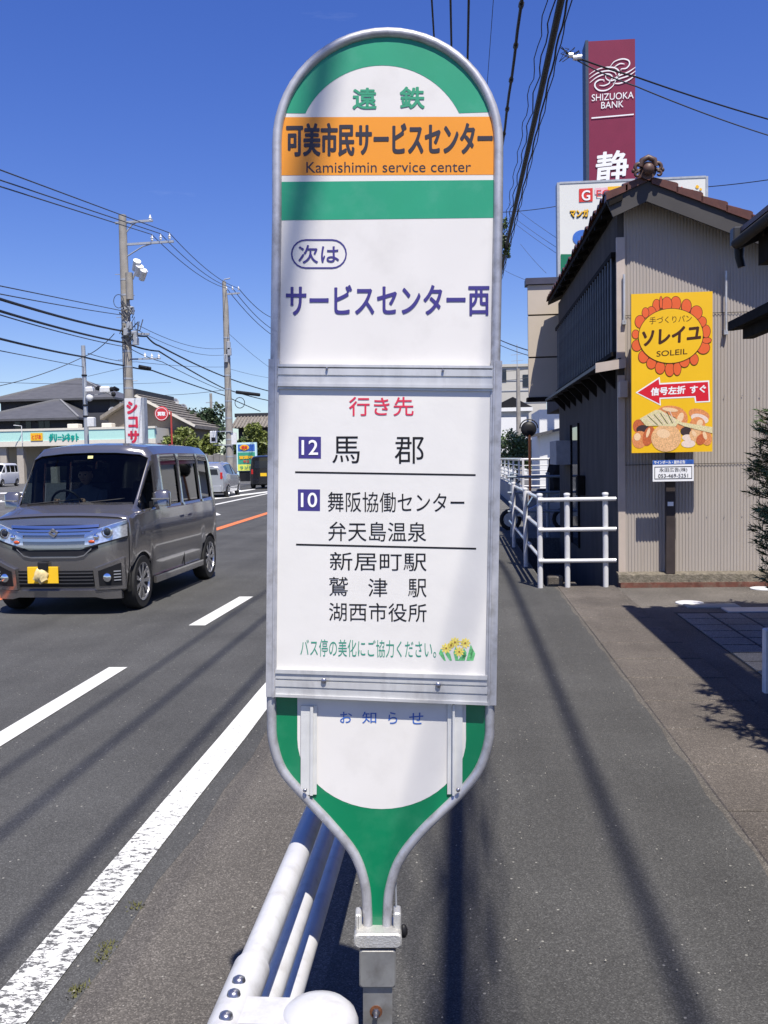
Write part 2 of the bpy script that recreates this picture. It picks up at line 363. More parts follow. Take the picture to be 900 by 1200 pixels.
def board(poly, m, name, off, thick=.004, label=None):
    mb = MB(); mb.prism([SP(x, y, off) for x, y in poly], F0*thick); return mb.build(name, m, stop, label=label)
def flat(poly, m, name, off, label=None):
    mb = MB(); mb.add([SP(x, y, off) for x, y in poly], [tuple(range(len(poly)))]); return mb.build(name, m, stop, label=label)

# upper board: white, with printed green arch, orange band, green band
up = [(327,428)]+[(326.8,420),(327.6,342),(329,250),(329.2,170)]+arc(454.4,168,125.5,180,0,24)+[(579.5,170),(579.4,250),(577.6,342),(576.6,430)]
board(up, M['panel'], 'upper_board', 0.0)
outer = arc(454.4,168,125.5, 163.5, 16.5, 24)
inner = arc(454.4-6.5,177,100.3, 26, 154, 20)
inner = [(x, y) for x, y in inner]
# green arch as a strip between outer and inner circles, ending on a level line
mb = MB()
ao = arc(454.4,168,125.2, 163.6, 17.0, 30); ai = arc(448,177,100.3, 154.0, 26.2, 30)
vs = [SP(x, y, .0004) for x, y in ao]+[SP(x, y, .0004) for x, y in ai]
mb.add(vs, [(i, i+1, 31+i+1, 31+i) for i in range(30)]); mb.build('green_arch', M['green_top'], stop)
def clipx(y):   # inner edges of the frame at row y
    if y < 168:
        dx = math.sqrt(max(0, 125.3**2-(168-y)**2)); return 454.4-dx, 454.4+dx
    return 329.4-(y-168)*.0085, 579.2-(y-168)*.0085
def band(y0l, y0r, y1l, y1r, m, name, off=.0004):
    n = 8; L = []; Rr = []
    for i in range(n+1):
        t = i/n; yl = y0l+(y1l-y0l)*t; yr = y0r+(y1r-y0r)*t
        L.append((clipx(yl)[0], yl)); Rr.append((clipx(yr)[1], yr))
    flat(L+Rr[::-1], m, name, off)
band(137.4,136.8,205.6,204.8, M['orange'], 'orange_band')
band(213.2,211.0,258.2,255.2, M['green_top'], 'green_band')

def T(text, x0, x1, y0, y1, m, bold=.012, slope=0.0, off=.0008, space=1.0, mb=None):
    def place(u, v):
        x = x0+(x1-x0)*u; return SP(x, y1+(y0-y1)*v+slope*(x-x0), off)
    return lettering(text, M[m], stop, place, bold, space, mb=mb)
T('遠', 413,441.5,103,128.3,'ink_green',.022); T('鉄', 468.4,497.8,101.6,127.6,'ink_green',.022)
T('可美市民サービスセンター', 335.2,577.5,144,183.4,'ink_navy',.02, slope=-.004)
T('Kamishimin service center', 359,552,190,202.5,'ink_navy',.0, slope=-.004)
T('次は', 349.6,397.4,287.2,308.6,'ink_purple',.008)
T('サービスセンター西', 335,573.5,334,370.6,'ink_purple',.014, slope=-.002)
# the pill outline round the two small characters
def ring2d(mb, cx, cy, hw, hh, t, n=10, off=.0008):
    def pill(hw, hh):
        return [(cx+hw-hh+hh*math.cos(a), cy-hh*math.sin(a)) for a in [math.pi/2-math.pi*i/n for i in range(n+1)]] + \
               [(cx-hw+hh+hh*math.cos(a), cy-hh*math.sin(a)) for a in [-math.pi/2-math.pi*i/n for i in range(n+1)]]
    a = pill(hw, hh); b = pill(hw-t, hh-t); k = len(a)
    mb.add([SP(x, y, off) for x, y in a+b], [(i, (i+1) % k, k+(i+1) % k, k+i) for i in range(k)])
mb = MB(); ring2d(mb, 373.8, 297.6, 32.8, 17.3, 1.7); mb.build('pill_outline', M['ink_purple'], stop)

# middle insert with its aluminium rails
ins = [(327.5,455),(575.2,459),(570,791),(324,783)]
board(ins, M['paper'], 'insert_board', .012, .006)
M['paper_edge'] = M['paper']
def rail(yl0, yr0, yl1, yr1, xl, xr, steps, name):
    # extruded rail: several ledges of differing depth across its height
    r = root_part = None
    mb = MB(); n = len(steps)
    for i, (a, b, d) in enumerate(steps):
        ya0 = yl0+(yl1-yl0)*a; yb0 = yr0+(yr1-yr0)*a; ya1 = yl0+(yl1-yl0)*b; yb1 = yr0+(yr1-yr0)*b
        mb.prism([SP(xl, ya0, d), SP(xr, yb0, d), SP(xr-.3, yb1, d), SP(xl-.3, ya1, d)], F0*(d+.006))
    return mb.build(name, M['alu'], stop, fix=True)
rs = [(0,.1,.019),(.1,.16,.012),(.16,.42,.018),(.42,.5,.015),(.5,.78,.0175),(.78,.9,.0205),(.9,1,.016)]
ru = rail(428.5,430.5,457,459.8,327,576.3, rs, 'upper_rail')
rl = rail(782.5,790,814,824,324.3,570.2, [(0,.14,.019),(.14,.34,.016),(.34,.4,.011),(.4,.62,.018),(.62,.68,.014),(.68,.9,.017),(.9,1,.021)], 'lower_rail')
for (x, y, pr, r) in [(383.8,434,ru,1.5),(518.2,436,ru,1.5),(380.3,795.5,rl,3.1),(512.8,800.5,rl,3.1)]:
    mb = MB(); c = SP(x, y, .019)
    mb.tube([c, c-F0*.003, c-F0*.0045], [r/PXM, r/PXM, r*.6/PXM], 12); mb.build('screw', M['steel'], pr, smooth=50)
# side channels holding the insert
for nm, xa, xb, xc, xd in (('left', 315.6, 328.2, 324.8, 312.4), ('right', 574.6, 587.6, 580.6, 567.6)):
    mb = MB(); y0, y1 = (422, 815) if nm == 'left' else (424, 825)
    for (fa, fb, d) in [(0,.58,.0125),(.62,.8,.017),(.8,1,.0145)]:
        if nm == 'right': fa, fb = 1-fb, 1-fa
        mb.prism([SP(xa+(xb-xa)*fa, y0, d), SP(xa+(xb-xa)*fb, y0, d), SP(xd+(xc-xd)*fb, y1, d), SP(xd+(xc-xd)*fa, y1, d)], F0*.022)
    mb.build('side_channel', M['alu_tube'], stop, fix=True)
T('行き先', 409.3,484.5,466,488.2,'ink_red',.006, off=.0126)
for (s, x0, x1, y0, y1) in (('12', 350.5,376.7,512.2,537.6), ('10', 349.8,375.6,573.5,598.5)):
    o = flat([(x0,y0),(x1,y0+.3),(x1,y1+.3),(x0,y1)], M['ink_purple'], 'number_box', .0124)
    T(s, x0+3.6, x1-3.4, y0+4, y1-4, 'ink_white', .012, off=.0132)
T('馬', 389.8,421.8,512,543.2,'ink',.0, off=.0126); T('郡', 462.4,496.4,512.6,543.8,'ink',.0, off=.0126)
T('舞阪協働センター', 384.6,543.5,576.4,599.6,'ink',-.004, slope=.008, off=.0126)
T('弁天島温泉', 385.3,499.2,611,633.6,'ink',-.004, slope=.008, off=.0126)
T('新居町駅', 387,499.6,646.4,667.8,'ink',-.002, slope=.008, off=.0126)
T('鷲', 386,408.2,675.4,697.6,'ink',-.012, off=.0126); T('津', 431.6,454,677,698.6,'ink',-.004, off=.0126); T('駅', 478,499.6,677.8,699,'ink',-.004, off=.0126)
T('湖西市役所', 386,499.6,705,726.6,'ink',-.002, slope=.012, off=.0126)
T('バス停の美化にご協力ください。', 352.7,510.7,747.6,767.6,'ink_green2',-.004, slope=.014, off=.0126)
for (xa, ya, xb, yb) in ((346.6,553.6,556.6,557), (347.7,637.8,557.3,642.6)):
    flat([(xa,ya-1),(xb,yb-1),(xb,yb+1.1),(xa,ya+1.1)], M['ink'], 'rule_line', .0124)
# printed bunch of yellow daisies
M['petal'] = mat('print_yellow', (.78,.64,.12), .5, var=.2, scale=300); M['petal2'] = mat('print_pale_yellow', (.82,.68,.3), .5, var=.2, scale=300)
M['leafp'] = mat('print_leaf', (.12,.42,.16), .5, var=.35, scale=200)
mg, mp_, mc = MB(), MB(), MB()
for cx, dx, h in ((519,-3,14),(526,-2,12),(533,0,16),(541,2,15),(547,4,19),(537,6,10),(551,2,14)):
    mg.add([SP(cx-dx*.3, 773, .0123), SP(cx+3, 773, .0123), SP(cx+dx+3.2, 773-h*.6, .0123), SP(cx+dx, 773-h, .0123), SP(cx+dx-2.2, 773-h*.6, .0123)], [(0,1,2,3,4)])
for fx, fy, r in ((522.5,758.5,6.5),(532.5,751.5,6.5),(544.5,752.5,6.5),(537.5,762.5,6.3),(528,755,4)):
    for k in range(9):
        a = 2*math.pi*k/9+fx; ca, sa = math.cos(a), math.sin(a)
        mp_.add([SP(fx+r*.15*ca-sa*.4, fy+r*.15*sa+ca*.4, .0126), SP(fx+r*.7*ca-sa*1.25, fy+r*.7*sa+ca*1.25, .0126), SP(fx+r*ca, fy+r*sa, .0126), SP(fx+r*.7*ca+sa*1.25, fy+r*.7*sa-ca*1.25, .0126), SP(fx+r*.15*ca+sa*.4, fy+r*.15*sa-ca*.4, .0126)], [(0,1,2,3,4)])
    mc.add([SP(fx+1.3*math.cos(k), fy+1.3*math.sin(k), .0130) for k in range(6)], [tuple(range(6))])
mg.build('printed_leaves', M['leafp'], stop); mp_.build('printed_petals', M['petal'], stop)
mc.build('printed_flower_centres', mat('print_brown', (.3,.16,.04), .5, var=0), stop)

# lower board: green with white rounded field and two bracket strips
lowpoly = [(x+5, y) for x, y in low_left if y > 812][:-1]; lowpoly2 = [(x-5, y) for x, y in low_right if y > 812][:-1]
def shrink(pts, side):
    out = []
    for i, (x, y) in enumerate(pts):
        a = pts[max(0, i-1)]; b = pts[min(len(pts)-1, i+1)]; dx, dy = b[0]-a[0], b[1]-a[1]; l = math.hypot(dx, dy) or 1
        out.append((x+side*dy/l*3.5, y-side*dx/l*3.5))
    return out
gl = shrink(low_left, 1)[:-1]; gr = shrink(low_right, -1)[:-1]
mb = MB(); n = min(len(gl), len(gr))
vs = [SP(*p, 0) for p in gl[:n]]+[SP(*p, 0) for p in gr[:n]]
fs = [(i, i+1, n+i+1, n+i) for i in range(n-1)]
vs2 = [v+F0*.004 for v in vs]; mb.add(vs+vs2, fs+[tuple(reversed([k+2*n for k in f])) for f in fs])
mb.build('lower_board', M['green_low'], stop)
white = [(348.5,815),(348.5,860)]+arc(447.3,866,98.8,180,360,26,ry=82)[0:]+[(546,860),(546,824)]
flat(white, M['panel'], 'white_field', .0004)
for g_, xa, xb, ya, yb in (('お',398.5,412.5,834,847),('知',424.5,441,834,847.5),('ら',455,465.5,834.5,848),('せ',479.5,496,835,848.5)): T(g_, xa, xb, ya, yb, 'ink_blue', .004)
for (x0, x1, y0, y1, sx) in ((353,371.6,826.5,930.3,358.2),(524.4,541.8,824.5,930,536)):
    mb = MB()
    for (fa, fb, d) in (((0,.32,.004),(.32,.46,.013),(.46,1,.006)) if x0 > 400 else ((0,.6,.006),(.6,.78,.011),(.78,1,.004))):
        mb.prism([SP(x0+(x1-x0)*fa, y0, d), SP(x0+(x1-x0)*fb, y0, d), SP(x0+(x1-x0)*fb-.4, y1, d), SP(x0+(x1-x0)*fa-.4, y1, d)], F0*(d-.002))
    br = mb.build('bracket_strip', M['alu'] if False else mat('pale_aluminium', (.66,.66,.64), .45, .3, var=.08, scale=30), stop, fix=True)
    c = SP(sx, y1-7, .013); q = MB(); q.tube([c, c-F0*.003, c-F0*.0045], [2.4/PXM, 2.4/PXM, 1.4/PXM], 10); q.build('screw', M['steel'], br, smooth=50)
# collar, socket, post
def rbox(px0, px1, py0, py1, off0, depth, m, name, parent, b=2.2):
    mb = MB(); P = []
    poly = []
    for cx, cy, a0 in ((px1-b,py0+b,0),(px0+b,py0+b,90),(px0+b,py1-b,180),(px1-b,py1-b,270)):
        poly += [(cx+b*math.cos(R_(a0+t)), cy-b*math.sin(R_(a0+t))) for t in (0,30,60,90)]
    A = [SP(x, y, off0) for x, y in poly]
    inn = [(x+(1.6 if x < (px0+px1)/2 else -1.6), y+(1.6 if y < (py0+py1)/2 else -1.6)) for x, y in poly]
    Bf = [SP(x, y, off0+.003) for x, y in inn]; C = [SP(x, y, off0-depth) for x, y in poly]; k = len(poly)
    fs = [tuple(range(k))]
    for i in range(k): j = (i+1) % k; fs += [(i, j, k+j, k+i), (k+i, k+j, 2*k+j, 2*k+i)]
    fs.append(tuple(range(3*k-1, 2*k-1, -1)))
    mb.add(Bf+A+C, fs); return mb.build(name, m, parent, smooth=35, fix=True)
rbox(415.5,470.5,1084,1101,.034,.068,M['cast'],'collar',stop,5)
rbox(416.5,424,1068,1092,.012,.03,M['cast'],'collar_lip',stop,2.5); rbox(461,470,1066,1092,.012,.03,M['cast'],'collar_lip',stop,2.5)
rbox(424,462,1100,1105,.022,.044,M['black'],'collar_gasket',stop,1)
rbox(421.6,463.8,1103.5,1147,.031,.062,M['post_metal'],'socket',stop,3)
mb = MB(); a = SP(425.8,1145,.025); hgt = a.z/CU.z
mb.frame_box(a, CR*(33.8/PXM), F0*.05, -CU*hgt); mb.build('post', M['post_metal'], stop)
c = SP(440.8,1177,.0255); mb = MB(); mb.tube([c+F0*.002, c-F0*.0006], [7.6/PXM, 7.2/PXM], 14); mb.build('rust_ring', mat('rust', (.16,.06,.025), .9, var=.4, scale=200), stop); mb = MB(); mb.tube([c+F0*.002, c-F0*.004], [5/PXM, 4.6/PXM], 6); mb.tube([c-F0*.004, c-F0*.02, c-F0*.023], [3/PXM, 2.8/PXM, 1.2/PXM], 10); mb.build('bolt', M['steel'], stop, smooth=40)
bx, by = low.x, low.y
mb = MB(); mb.bbox(bx-.13, bx+.13, by-.11, by+.15, -.02, .045, .01); mb.build('base_block', M['slab'], stop)
# little black knob and wire on the right of the collar
c = SP(473,1091,.0); mb = MB(); mb.sphere(c, 5/PXM, 10, (1,1,1.7)); mb.build('clamp_knob', M['black'], stop, smooth=60)
mb = MB(); mb.tube([SP(463.6,1035,-.01), SP(464.6,1072,-.01)], 1.2/PXM, 6); mb.build('stay_rod', M['grey_metal'], stop)

# ------------------------------------------------------------------ setting: ground, road, pavement
PX0, PX1, PY0, PY1 = .99, 1.86, 11.02, 17.6      # open ditch beside the house
g = MB(); BIG = 900
for (x0,x1,y0,y1) in ((-BIG,PX0,-200,BIG),(PX1,BIG,-200,BIG),(PX0,PX1,-200,PY0),(PX0,PX1,PY1,BIG)): g.sheet(x0,x1,y0,y1,0)
for a, b in (((PX0,PY0),(PX1,PY0)),((PX1,PY0),(PX1,PY1)),((PX1,PY1),(PX0,PY1)),((PX0,PY1),(PX0,PY0))):
    g.quad((a[0],a[1],0),(b[0],b[1],0),(b[0],b[1],-.9),(a[0],a[1],-.9))
g.sheet(PX0,PX1,PY0,PY1,-.9)
g.build('ground', M['ground'], kind='structure')
def wob(edges, amp=.012):
    return lambda x, y: (x+(amp*math.sin(y*7.3)+amp*.7*math.sin(y*19.1+1)+random.uniform(-amp,amp)*.5 if abs(x-edges) < .001 else 0), y)
MB().sheet(-14, -1.125, -30, 160, .004, 1, 400, wob(-1.125)).build('road', M['road'], kind='structure')
MB().sheet(-60, -14, 20, 76, .004).build('car_park', asphalt('car_park_asphalt', .09, .14), kind='structure')
MB().sheet(-1.14, -.42, -30, 60, .003).build('gutter_strip', M['gutter'], kind='structure')
s = MB(); s.sheet(-.42, 1.10, -30, 10.95, .0055, 1, 200, wob(1.10, .009)); s.sheet(-.42, .975, 10.95, 60, .0055); s.build('sidewalk', M['walk'], kind='structure')
MB().sheet(1.80, 9, -10, 10.95, .004).build('driveway', M['drive'], kind='structure')
# rows of ditch cover slabs between sidewalk and driveway
sl_root = struct_root('ditch_cover', (1.45, 5, 0))
y = -2.0; k = 0
while y < 10.98:
    L = .60; x1 = 1.795; mb = MB(); j = random.uniform(-.003,.003)
    mb.bbox(1.128, x1, y+.007, min(y+L, 11.0)-.007, -.05, .012+j, .006); mb.build('slab', M['slab'], sl_root); y += L; k += 1
MB().sheet(1.06, 1.13, -30, 10.95, .0045).build('joint_strip', asphalt('joint_gravel', .085, .13, (1.05,.95,.82), grain=190), kind='structure')
# paving tiles under the carport on the right
tl = struct_root('tile_paving', (3, 6, 0)); M['tile'] = asphalt('tile_stone', .17, .24, (1,.97,.92), grain=200)
MB().sheet(2.05, 5.2, -1, 9.1, .006).build('tile_bed', mat('tile_joint_mesh_shadow', (.03,.03,.03), .9, var=.2), tl)  # dark joint grid also stands in for the mesh shadow on the tiles
n = 0
for i in range(10):
    for j in range(16):
        x0 = 2.05+i*.3; y0 = 4.2+j*.3
        if x0 > .36*y0+.1 or n > 240: continue
        mb = MB(); mb.box(x0+.014, x0+.286, y0+.014, y0+.286, .004, .014+random.uniform(-.001,.001)); mb.build('tile', M['tile'], tl); n += 1

# painted road lines
def strip(pts_l, pts_r, m, name, z=.009):
    mb = MB()
    vs = [(x, y, z) for x, y in pts_l]+[(x, y, z) for x, y in pts_r]; n = len(pts_l)
    mb.add(vs, [(i, n+i, n+i+1, i+1) for i in range(n-1)]); return mb.build(name, m, kind='structure')
ys = [-6+i*1.0 for i in range(70)]
strip([(-1.372+.003*math.sin(y*3), y) for y in ys], [(-1.222+.004*math.sin(y*4.1), y) for y in ys], M['line'], 'road_edge_line')
def gquad(pts, m, name='lane_line'):
    P = [gnd(*p) for p in pts]; mb = MB(); mb.add([(p.x, p.y, .009) for p in P], [tuple(range(len(P)))]); return mb.build(name, m, kind='structure')
gquad([(-40,883),(-12,884),(149.4,783.1),(127.8,783.1)], M['line_solid'], 'dash_line')
gquad([(220.9,733.9),(240.4,733.9),(296.7,700),(280.6,700)], M['line_solid'], 'dash_line')
a, b = gnd(330,677,0), gnd(348,677,0)
for (y0, y1) in ((12.6,14.4),(16.3,18.1),(20,21.8),(23.7,25.5)):
    strip([(-2.5+.02*(y0-12), y0), (-2.5+.02*(y1-12), y1)], [(-2.35+.02*(y0-12), y0), (-2.35+.02*(y1-12), y1)], M['line_solid'], 'dash_line')
a, b = gnd(248,622.3), gnd(314.7,601.2)
dx = (b.x-a.x)/(b.y-a.y)
strip([(a.x+dx*(y-a.y)-.11, y) for y in (8,60)], [(a.x+dx*(y-a.y)+.11, y) for y in (8,60)], M['orange_line'], 'centre_line')
a, b = gnd(245,593), gnd(314.7,578.3); dx = (b.x-a.x)/(b.y-a.y)
strip([(a.x+dx*(y-a.y)-.1, y) for y in (20,85)], [(a.x+dx*(y-a.y)+.1, y) for y in (20,85)], M['line_solid'], 'lane_line')
gquad([(240,602),(252,600.5),(259,603.5),(244,606)], M['line_solid'], 'arrow_marking')
gquad([(230,586),(262,582),(316,575.6),(316,577),(262,584),(230,588)], M['line_solid'])
gquad([(270,576.5),(297,573),(300,573.6),(275,577.8)], M['line_solid'], 'stop_line')
gquad([(0,577.5),(30,576.5),(30,577.7),(0,579)], M['line_solid'], 'parking_line')
gquad([(0,586.5),(14,585.5),(20,587.5),(0,588.8)], M['line_solid'], 'parking_line')
# small lids on the driveway
for (px, py, rx, ry, m_, nm, lab) in ((808,707.5,.14,.13,M['white'],'manhole_cover','small round white drain lid on the concrete in front of the tin wall'),(893,690.5,.13,.12,M['white'],'manhole_cover','small round white drain lid near the shrub at the right edge'),(834,711,.26,.12,mat('lid_grey',(.3,.3,.26),.8),'meter_lid','flat grey meter lid beside the round white lid')):
    p = gnd(px, py); mb = MB()
    if nm == 'manhole_cover': mb.lathe((p.x, p.y, 0), [(rx, .0), (rx, .014), (rx*.9, .018), (.01, .019)], 24)
    else: mb.bbox(p.x-rx, p.x+rx, p.y-ry, p.y+ry, 0, .017, .004)
    tag(mb.build(nm, m_, smooth=40), lab, 'manhole cover' if nm == 'manhole_cover' else 'meter lid')
p = gnd(886, 716); mb = MB(); 
tag((mb.bbox(p.x-.3,p.x+.35,p.y-.13,p.y+.13,0,.018,.004) or mb).build('drain_grate', M['grey_metal']), 'rectangular steel drain cover in the dark shade by the tiles', 'drain cover')
# moss and weeds at the edge of the road
M['moss'] = mat('moss', (.09,.09,.03), .95, var=.4, scale=90)
mb = MB()
for (px, py, n) in ((125,1112,60),(118,1125,40),(160,1063,40),(90,1164,40),(93,1160,30)):
    c = gnd(px, py)
    for k in range(n):
        x, y = c.x+random.gauss(0,.014), c.y+random.gauss(0,.02); h = random.uniform(.006,.018); a = random.uniform(0,6.28)
        mb.add([(x,y,.004),(x+.006*math.cos(a),y+.006*math.sin(a),.004),(x+.01*math.cos(a+1),y+.01*math.sin(a+1),h)], [(0,1,2)])
mb.build('moss_tufts', M['moss'], kind='stuff')
# loose grit and dry litter on the sidewalk
mb = MB()
for k in range(420):
    y = 2.2+random.random()**2*9; x = random.uniform(-.4, 1.9) if random.random() < .7 else random.uniform(-1.15,-.4); r = random.uniform(.0012,.0038)
    mb.add([(x-r,y-r,.0125),(x+r,y-r*.6,.0125),(x+r*.7,y+r,.0125),(x-r*.5,y+r*.8,.0125),(x,y,.0125+r*1.3)], [(0,1,4),(1,2,4),(2,3,4),(3,0,4)])
mb.build('grit', mat('grit', (.26,.245,.21), .9, var=.5, scale=50), kind='stuff')

# ------------------------------------------------------------------ guard rail on the kerb
GX = -.318
gr_ = root('guard_rail', 'white three pipe guard rail ending in a domed post beside the road edge', 'guard rail', (GX+.12, 1.17, 0))
for k, (z, r) in enumerate(((.80,.0225),(.685,.0195),(.575,.0195))):
    mb = MB(); y0 = 1.02+.0*k
    mb.tube([(GX+.0, y0-.35, z), (GX, y0+.12, z), (GX-.01, 6, z), (GX-.02, 30, z)], r, 20); mb.build('pipe', M['rail_near'], gr_, smooth=60)
sl_ = MB(); sl_.tube([(GX,.6,.80),(GX,1.30,.80)], .0275, 24); sleeve = sl_.build('pipe_sleeve', M['rail_near'], gr_, smooth=60)
for (px, py) in ((280,1150),(274,1166),(265,1192)):
    r = ray(px, py); 
    # point on sleeve top surface
    c = CAM + r*((.826-1.55)/r.z); c.x = max(GX-.024, min(GX+.024, c.x))
    nrm = Vector((c.x-GX, 0, .0275**2-(c.x-GX)**2 and math.sqrt(max(1e-5,.0275**2-(c.x-GX)**2)))).normalized(); s0 = Vector((GX, c.y, .80))+nrm*.0265
    mb = MB(); mb.tube([s0, s0+nrm*.004, s0+nrm*.007], [.0095,.0085,.004], 14); mb.build('bolt', M['steel'], sleeve, smooth=50)
for i, py_ in enumerate((1.17, 4.17, 7.17, 10.17, 13.17, 16.17)):
    px_ = GX+.120; mb = MB()
    mb.tube([(px_, py_, -.05), (px_, py_, .80)], .052, 24); po = mb.build('post', M['rail_near'], gr_, smooth=50)
    c = MB(); c.lathe((px_, py_, .80), [(.0535,-.012),(.0535,.006),(.050,.016),(.041,.025),(.025,.031),(.004,.033)], 28); c.build('post_cap', M['rail_near'], po, smooth=70)
    for z in (.80,.685,.575):
        b = MB(); b.box(GX, px_, py_-.03, py_+.03, z-.02, z+.02); b.build('pipe_bracket', M['rail_near'], po)

# ------------------------------------------------------------------ pipe fence round the ditch
def post(mb, x, y, z1, r, z0=0): mb.tube([(x,y,z0),(x,y,z1)], r, 14); mb.lathe((x,y,z1), [(r*1.18,-.012),(r*1.18,.006),(r*.9,.014),(.004,.018)], 14)
fn = root('pipe_fence', 'white steel pipe fence turning the corner round the open ditch by the tin clad house', 'fence', (.92, 10.86, 0))
C0 = (.92, 10.86); 
for (x, y) in (C0, (1.235,10.86), (1.675,10.86), (.90,12.95), (.90,15.8)):
    mb = MB(); post(mb, x, y, 1.10, .032); mb.build('post', M['white_rail'], fn, smooth=50)
for z in (1.04,.69,.325):
    mb = MB(); mb.tube([(.90,10.825,z),(1.79,10.825,z)], .024, 14); mb.build('rail', M['white_rail'], fn, smooth=50)
    mb = MB(); mb.tube([(.955,10.95,z),(.94,13,z),(.93,17.6,z)], .023, 14); mb.build('rail', M['white_rail'], fn, smooth=50)
    for yy in (12.95, 11.0):
        mb = MB(); mb.tube([(.953,yy-.09,z),(.95,yy+.09,z)], .029, 12); mb.build('rail_joint', M['white_rail'], fn, smooth=50)
f2 = root('pipe_fence', 'shaded grey pipe fence closing the far end of the ditch under the overhang', 'fence', (1.2, 17.7, 0))
M['shade_blue'] = mat('blue_grey_shade', (.2,.24,.29), .4, var=.1)  # shade under the overhang is put into this blue-grey pipe colour
for x in (.98, 1.66, 2.3):
    mb = MB(); post(mb, x, 17.75, 1.22, .035); mb.build('post', M['shade_blue'], f2, smooth=50)
for z in (1.16,.86,.5):
    mb = MB(); mb.tube([(.9,17.72,z),(2.35,17.72,z)], .024, 12); mb.build('rail', M['shade_blue'], f2, smooth=50)
# bits of concrete kerb by the corner post
for q, l in (((1.02,1.2,10.99,11.14,-.3,.12,.012),'taller concrete block behind the corner post of the white fence'),((1.2,1.36,10.97,11.1,-.3,.04,.012),'lower concrete block beside the taller one behind the white fence')):
    mb = MB(); mb.bbox(*q); tag(mb.build('concrete_block', M['slab']), l, 'concrete block')
# ------------------------------------------------------------------ tin clad house
M['tin'] = mat('beige_tin', (.37,.33,.293), .55, .0, var=.05, scale=3, dirt=(.3,.25,.2,.35), dscale=3, stretch=(2,2,.3))
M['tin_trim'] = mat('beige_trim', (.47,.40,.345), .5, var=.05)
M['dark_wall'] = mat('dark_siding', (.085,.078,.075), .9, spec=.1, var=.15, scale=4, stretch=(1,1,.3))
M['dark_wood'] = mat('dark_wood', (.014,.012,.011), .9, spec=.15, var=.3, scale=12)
M['barge'] = mat('grey_bargeboard', (.05,.046,.046), .7, var=.12, scale=4)
M['tile_red'] = mat('roof_tile_red', (.095,.035,.024), .45, var=.3, scale=9, dirt=(.05,.03,.025,.6), dscale=6)
M['slat'] = mat('window_slat', (.15,.16,.18), .45, .3, var=.15)
M['glass_dark'] = mat('window_glass_dark', (.02,.025,.035), .06, 0, var=0)
HX, HY, HY2 = 1.855, 11.0, 17.45
RX, RZ = 2.13, 4.57            # ridge
def roofz(x): return RZ-abs(x-RX)*.425
house = root('tin_clad_house', 'old house with ribbed beige tin gable wall, dark side wall and red brown tile roof', 'house', (HX, HY, 0))
def ribs(x0, x1, z0f, z1f, y, name, pitch=.0365, d=.0065):
    mb = MB(); prof = []; x = x0
    while x < x1-.001:
        for fx, fy in ((0,0),(.42,0),(.56,1),(.86,1)):
            xx = x+fx*pitch
            if xx < x1: prof.append((xx, y+fy*d))
        x += pitch
    prof.append((x1, y)); n = len(prof)
    vs = [(a, b, z0f(a)) for a, b in prof]+[(a, b, z1f(a)) for a, b in prof]
    mb.add(vs, [(i, i+1, n+i+1, n+i) for i in range(n-1)]); return mb.build(name, M['tin'], house)
ribs(HX+.07, 6, lambda a: .165, lambda a: 1.43, HY-.008, 'wall_sheet')
ribs(HX+.07, 6, lambda a: 1.42, lambda a: min(3.16, roofz(a)), HY+.001, 'wall_sheet')
ribs(HX+.07, 6, lambda a: min(3.15, roofz(a)), lambda a: roofz(a), HY+.010, 'wall_sheet')
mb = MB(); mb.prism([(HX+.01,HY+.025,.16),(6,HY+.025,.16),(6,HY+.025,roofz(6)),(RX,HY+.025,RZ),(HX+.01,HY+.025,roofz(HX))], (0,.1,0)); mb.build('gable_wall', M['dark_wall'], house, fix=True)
mb = MB(); mb.box(HX-.01,HX+.07,HY-.018,HY+.02,.17,2.47); mb.build('corner_trim', M['tin_trim'], house)
mb = MB(); mb.box(HX-.02,HX+.075,HY-.02,HY+.02,2.66,4.05); mb.build('corner_trim', M['tin_trim'], house)
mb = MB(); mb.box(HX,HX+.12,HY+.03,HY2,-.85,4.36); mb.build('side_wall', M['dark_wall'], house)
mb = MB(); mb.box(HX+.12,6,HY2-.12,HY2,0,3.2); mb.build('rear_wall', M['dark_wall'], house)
for z, yy in ((1.422,HY-.0155),(3.152,HY-.0065)):
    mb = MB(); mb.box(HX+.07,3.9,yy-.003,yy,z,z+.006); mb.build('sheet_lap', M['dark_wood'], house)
for k in range(10):
    for z in (.8,2.2):
        x = HX+.2+k*.2; mb = MB(); mb.box(x-.005,x+.005,HY-.013,HY-.008,z-.004,z+.004); mb.build('screw', M['steel'], house)
# foundation kerb
M['found'] = mat('foundation_stone', (.15,.13,.10), .95, var=.35, scale=26, bump=1.0, bscale=60, dirt=(.1,.09,.06,.7), dscale=10)
M['found_red'] = mat('foundation_red', (.13,.05,.035), .9, var=.3, scale=14, dirt=(.2,.16,.12,.7), dscale=9)
mb = MB(); n = 120
vs = []
for i in range(n+1):
    x = 1.82+(6-1.82)*i/n; j = random.uniform(-.008,.008)
    vs += [(x,10.83,.06),(x,10.84+j*.4,.15+j),(x,10.90,.168+j*.5),(x,11.02,.17)]
mb.add(vs, [(4*i+k, 4*(i+1)+k, 4*(i+1)+k+1, 4*i+k+1) for i in range(n) for k in range(3)]+[(0,1,2,3)]); mb.build('foundation_top', M['found'], house)
mb = MB(); mb.box(1.84,6,10.815,11.02,0,.062); mb.build('foundation_base', M['found_red'], house)
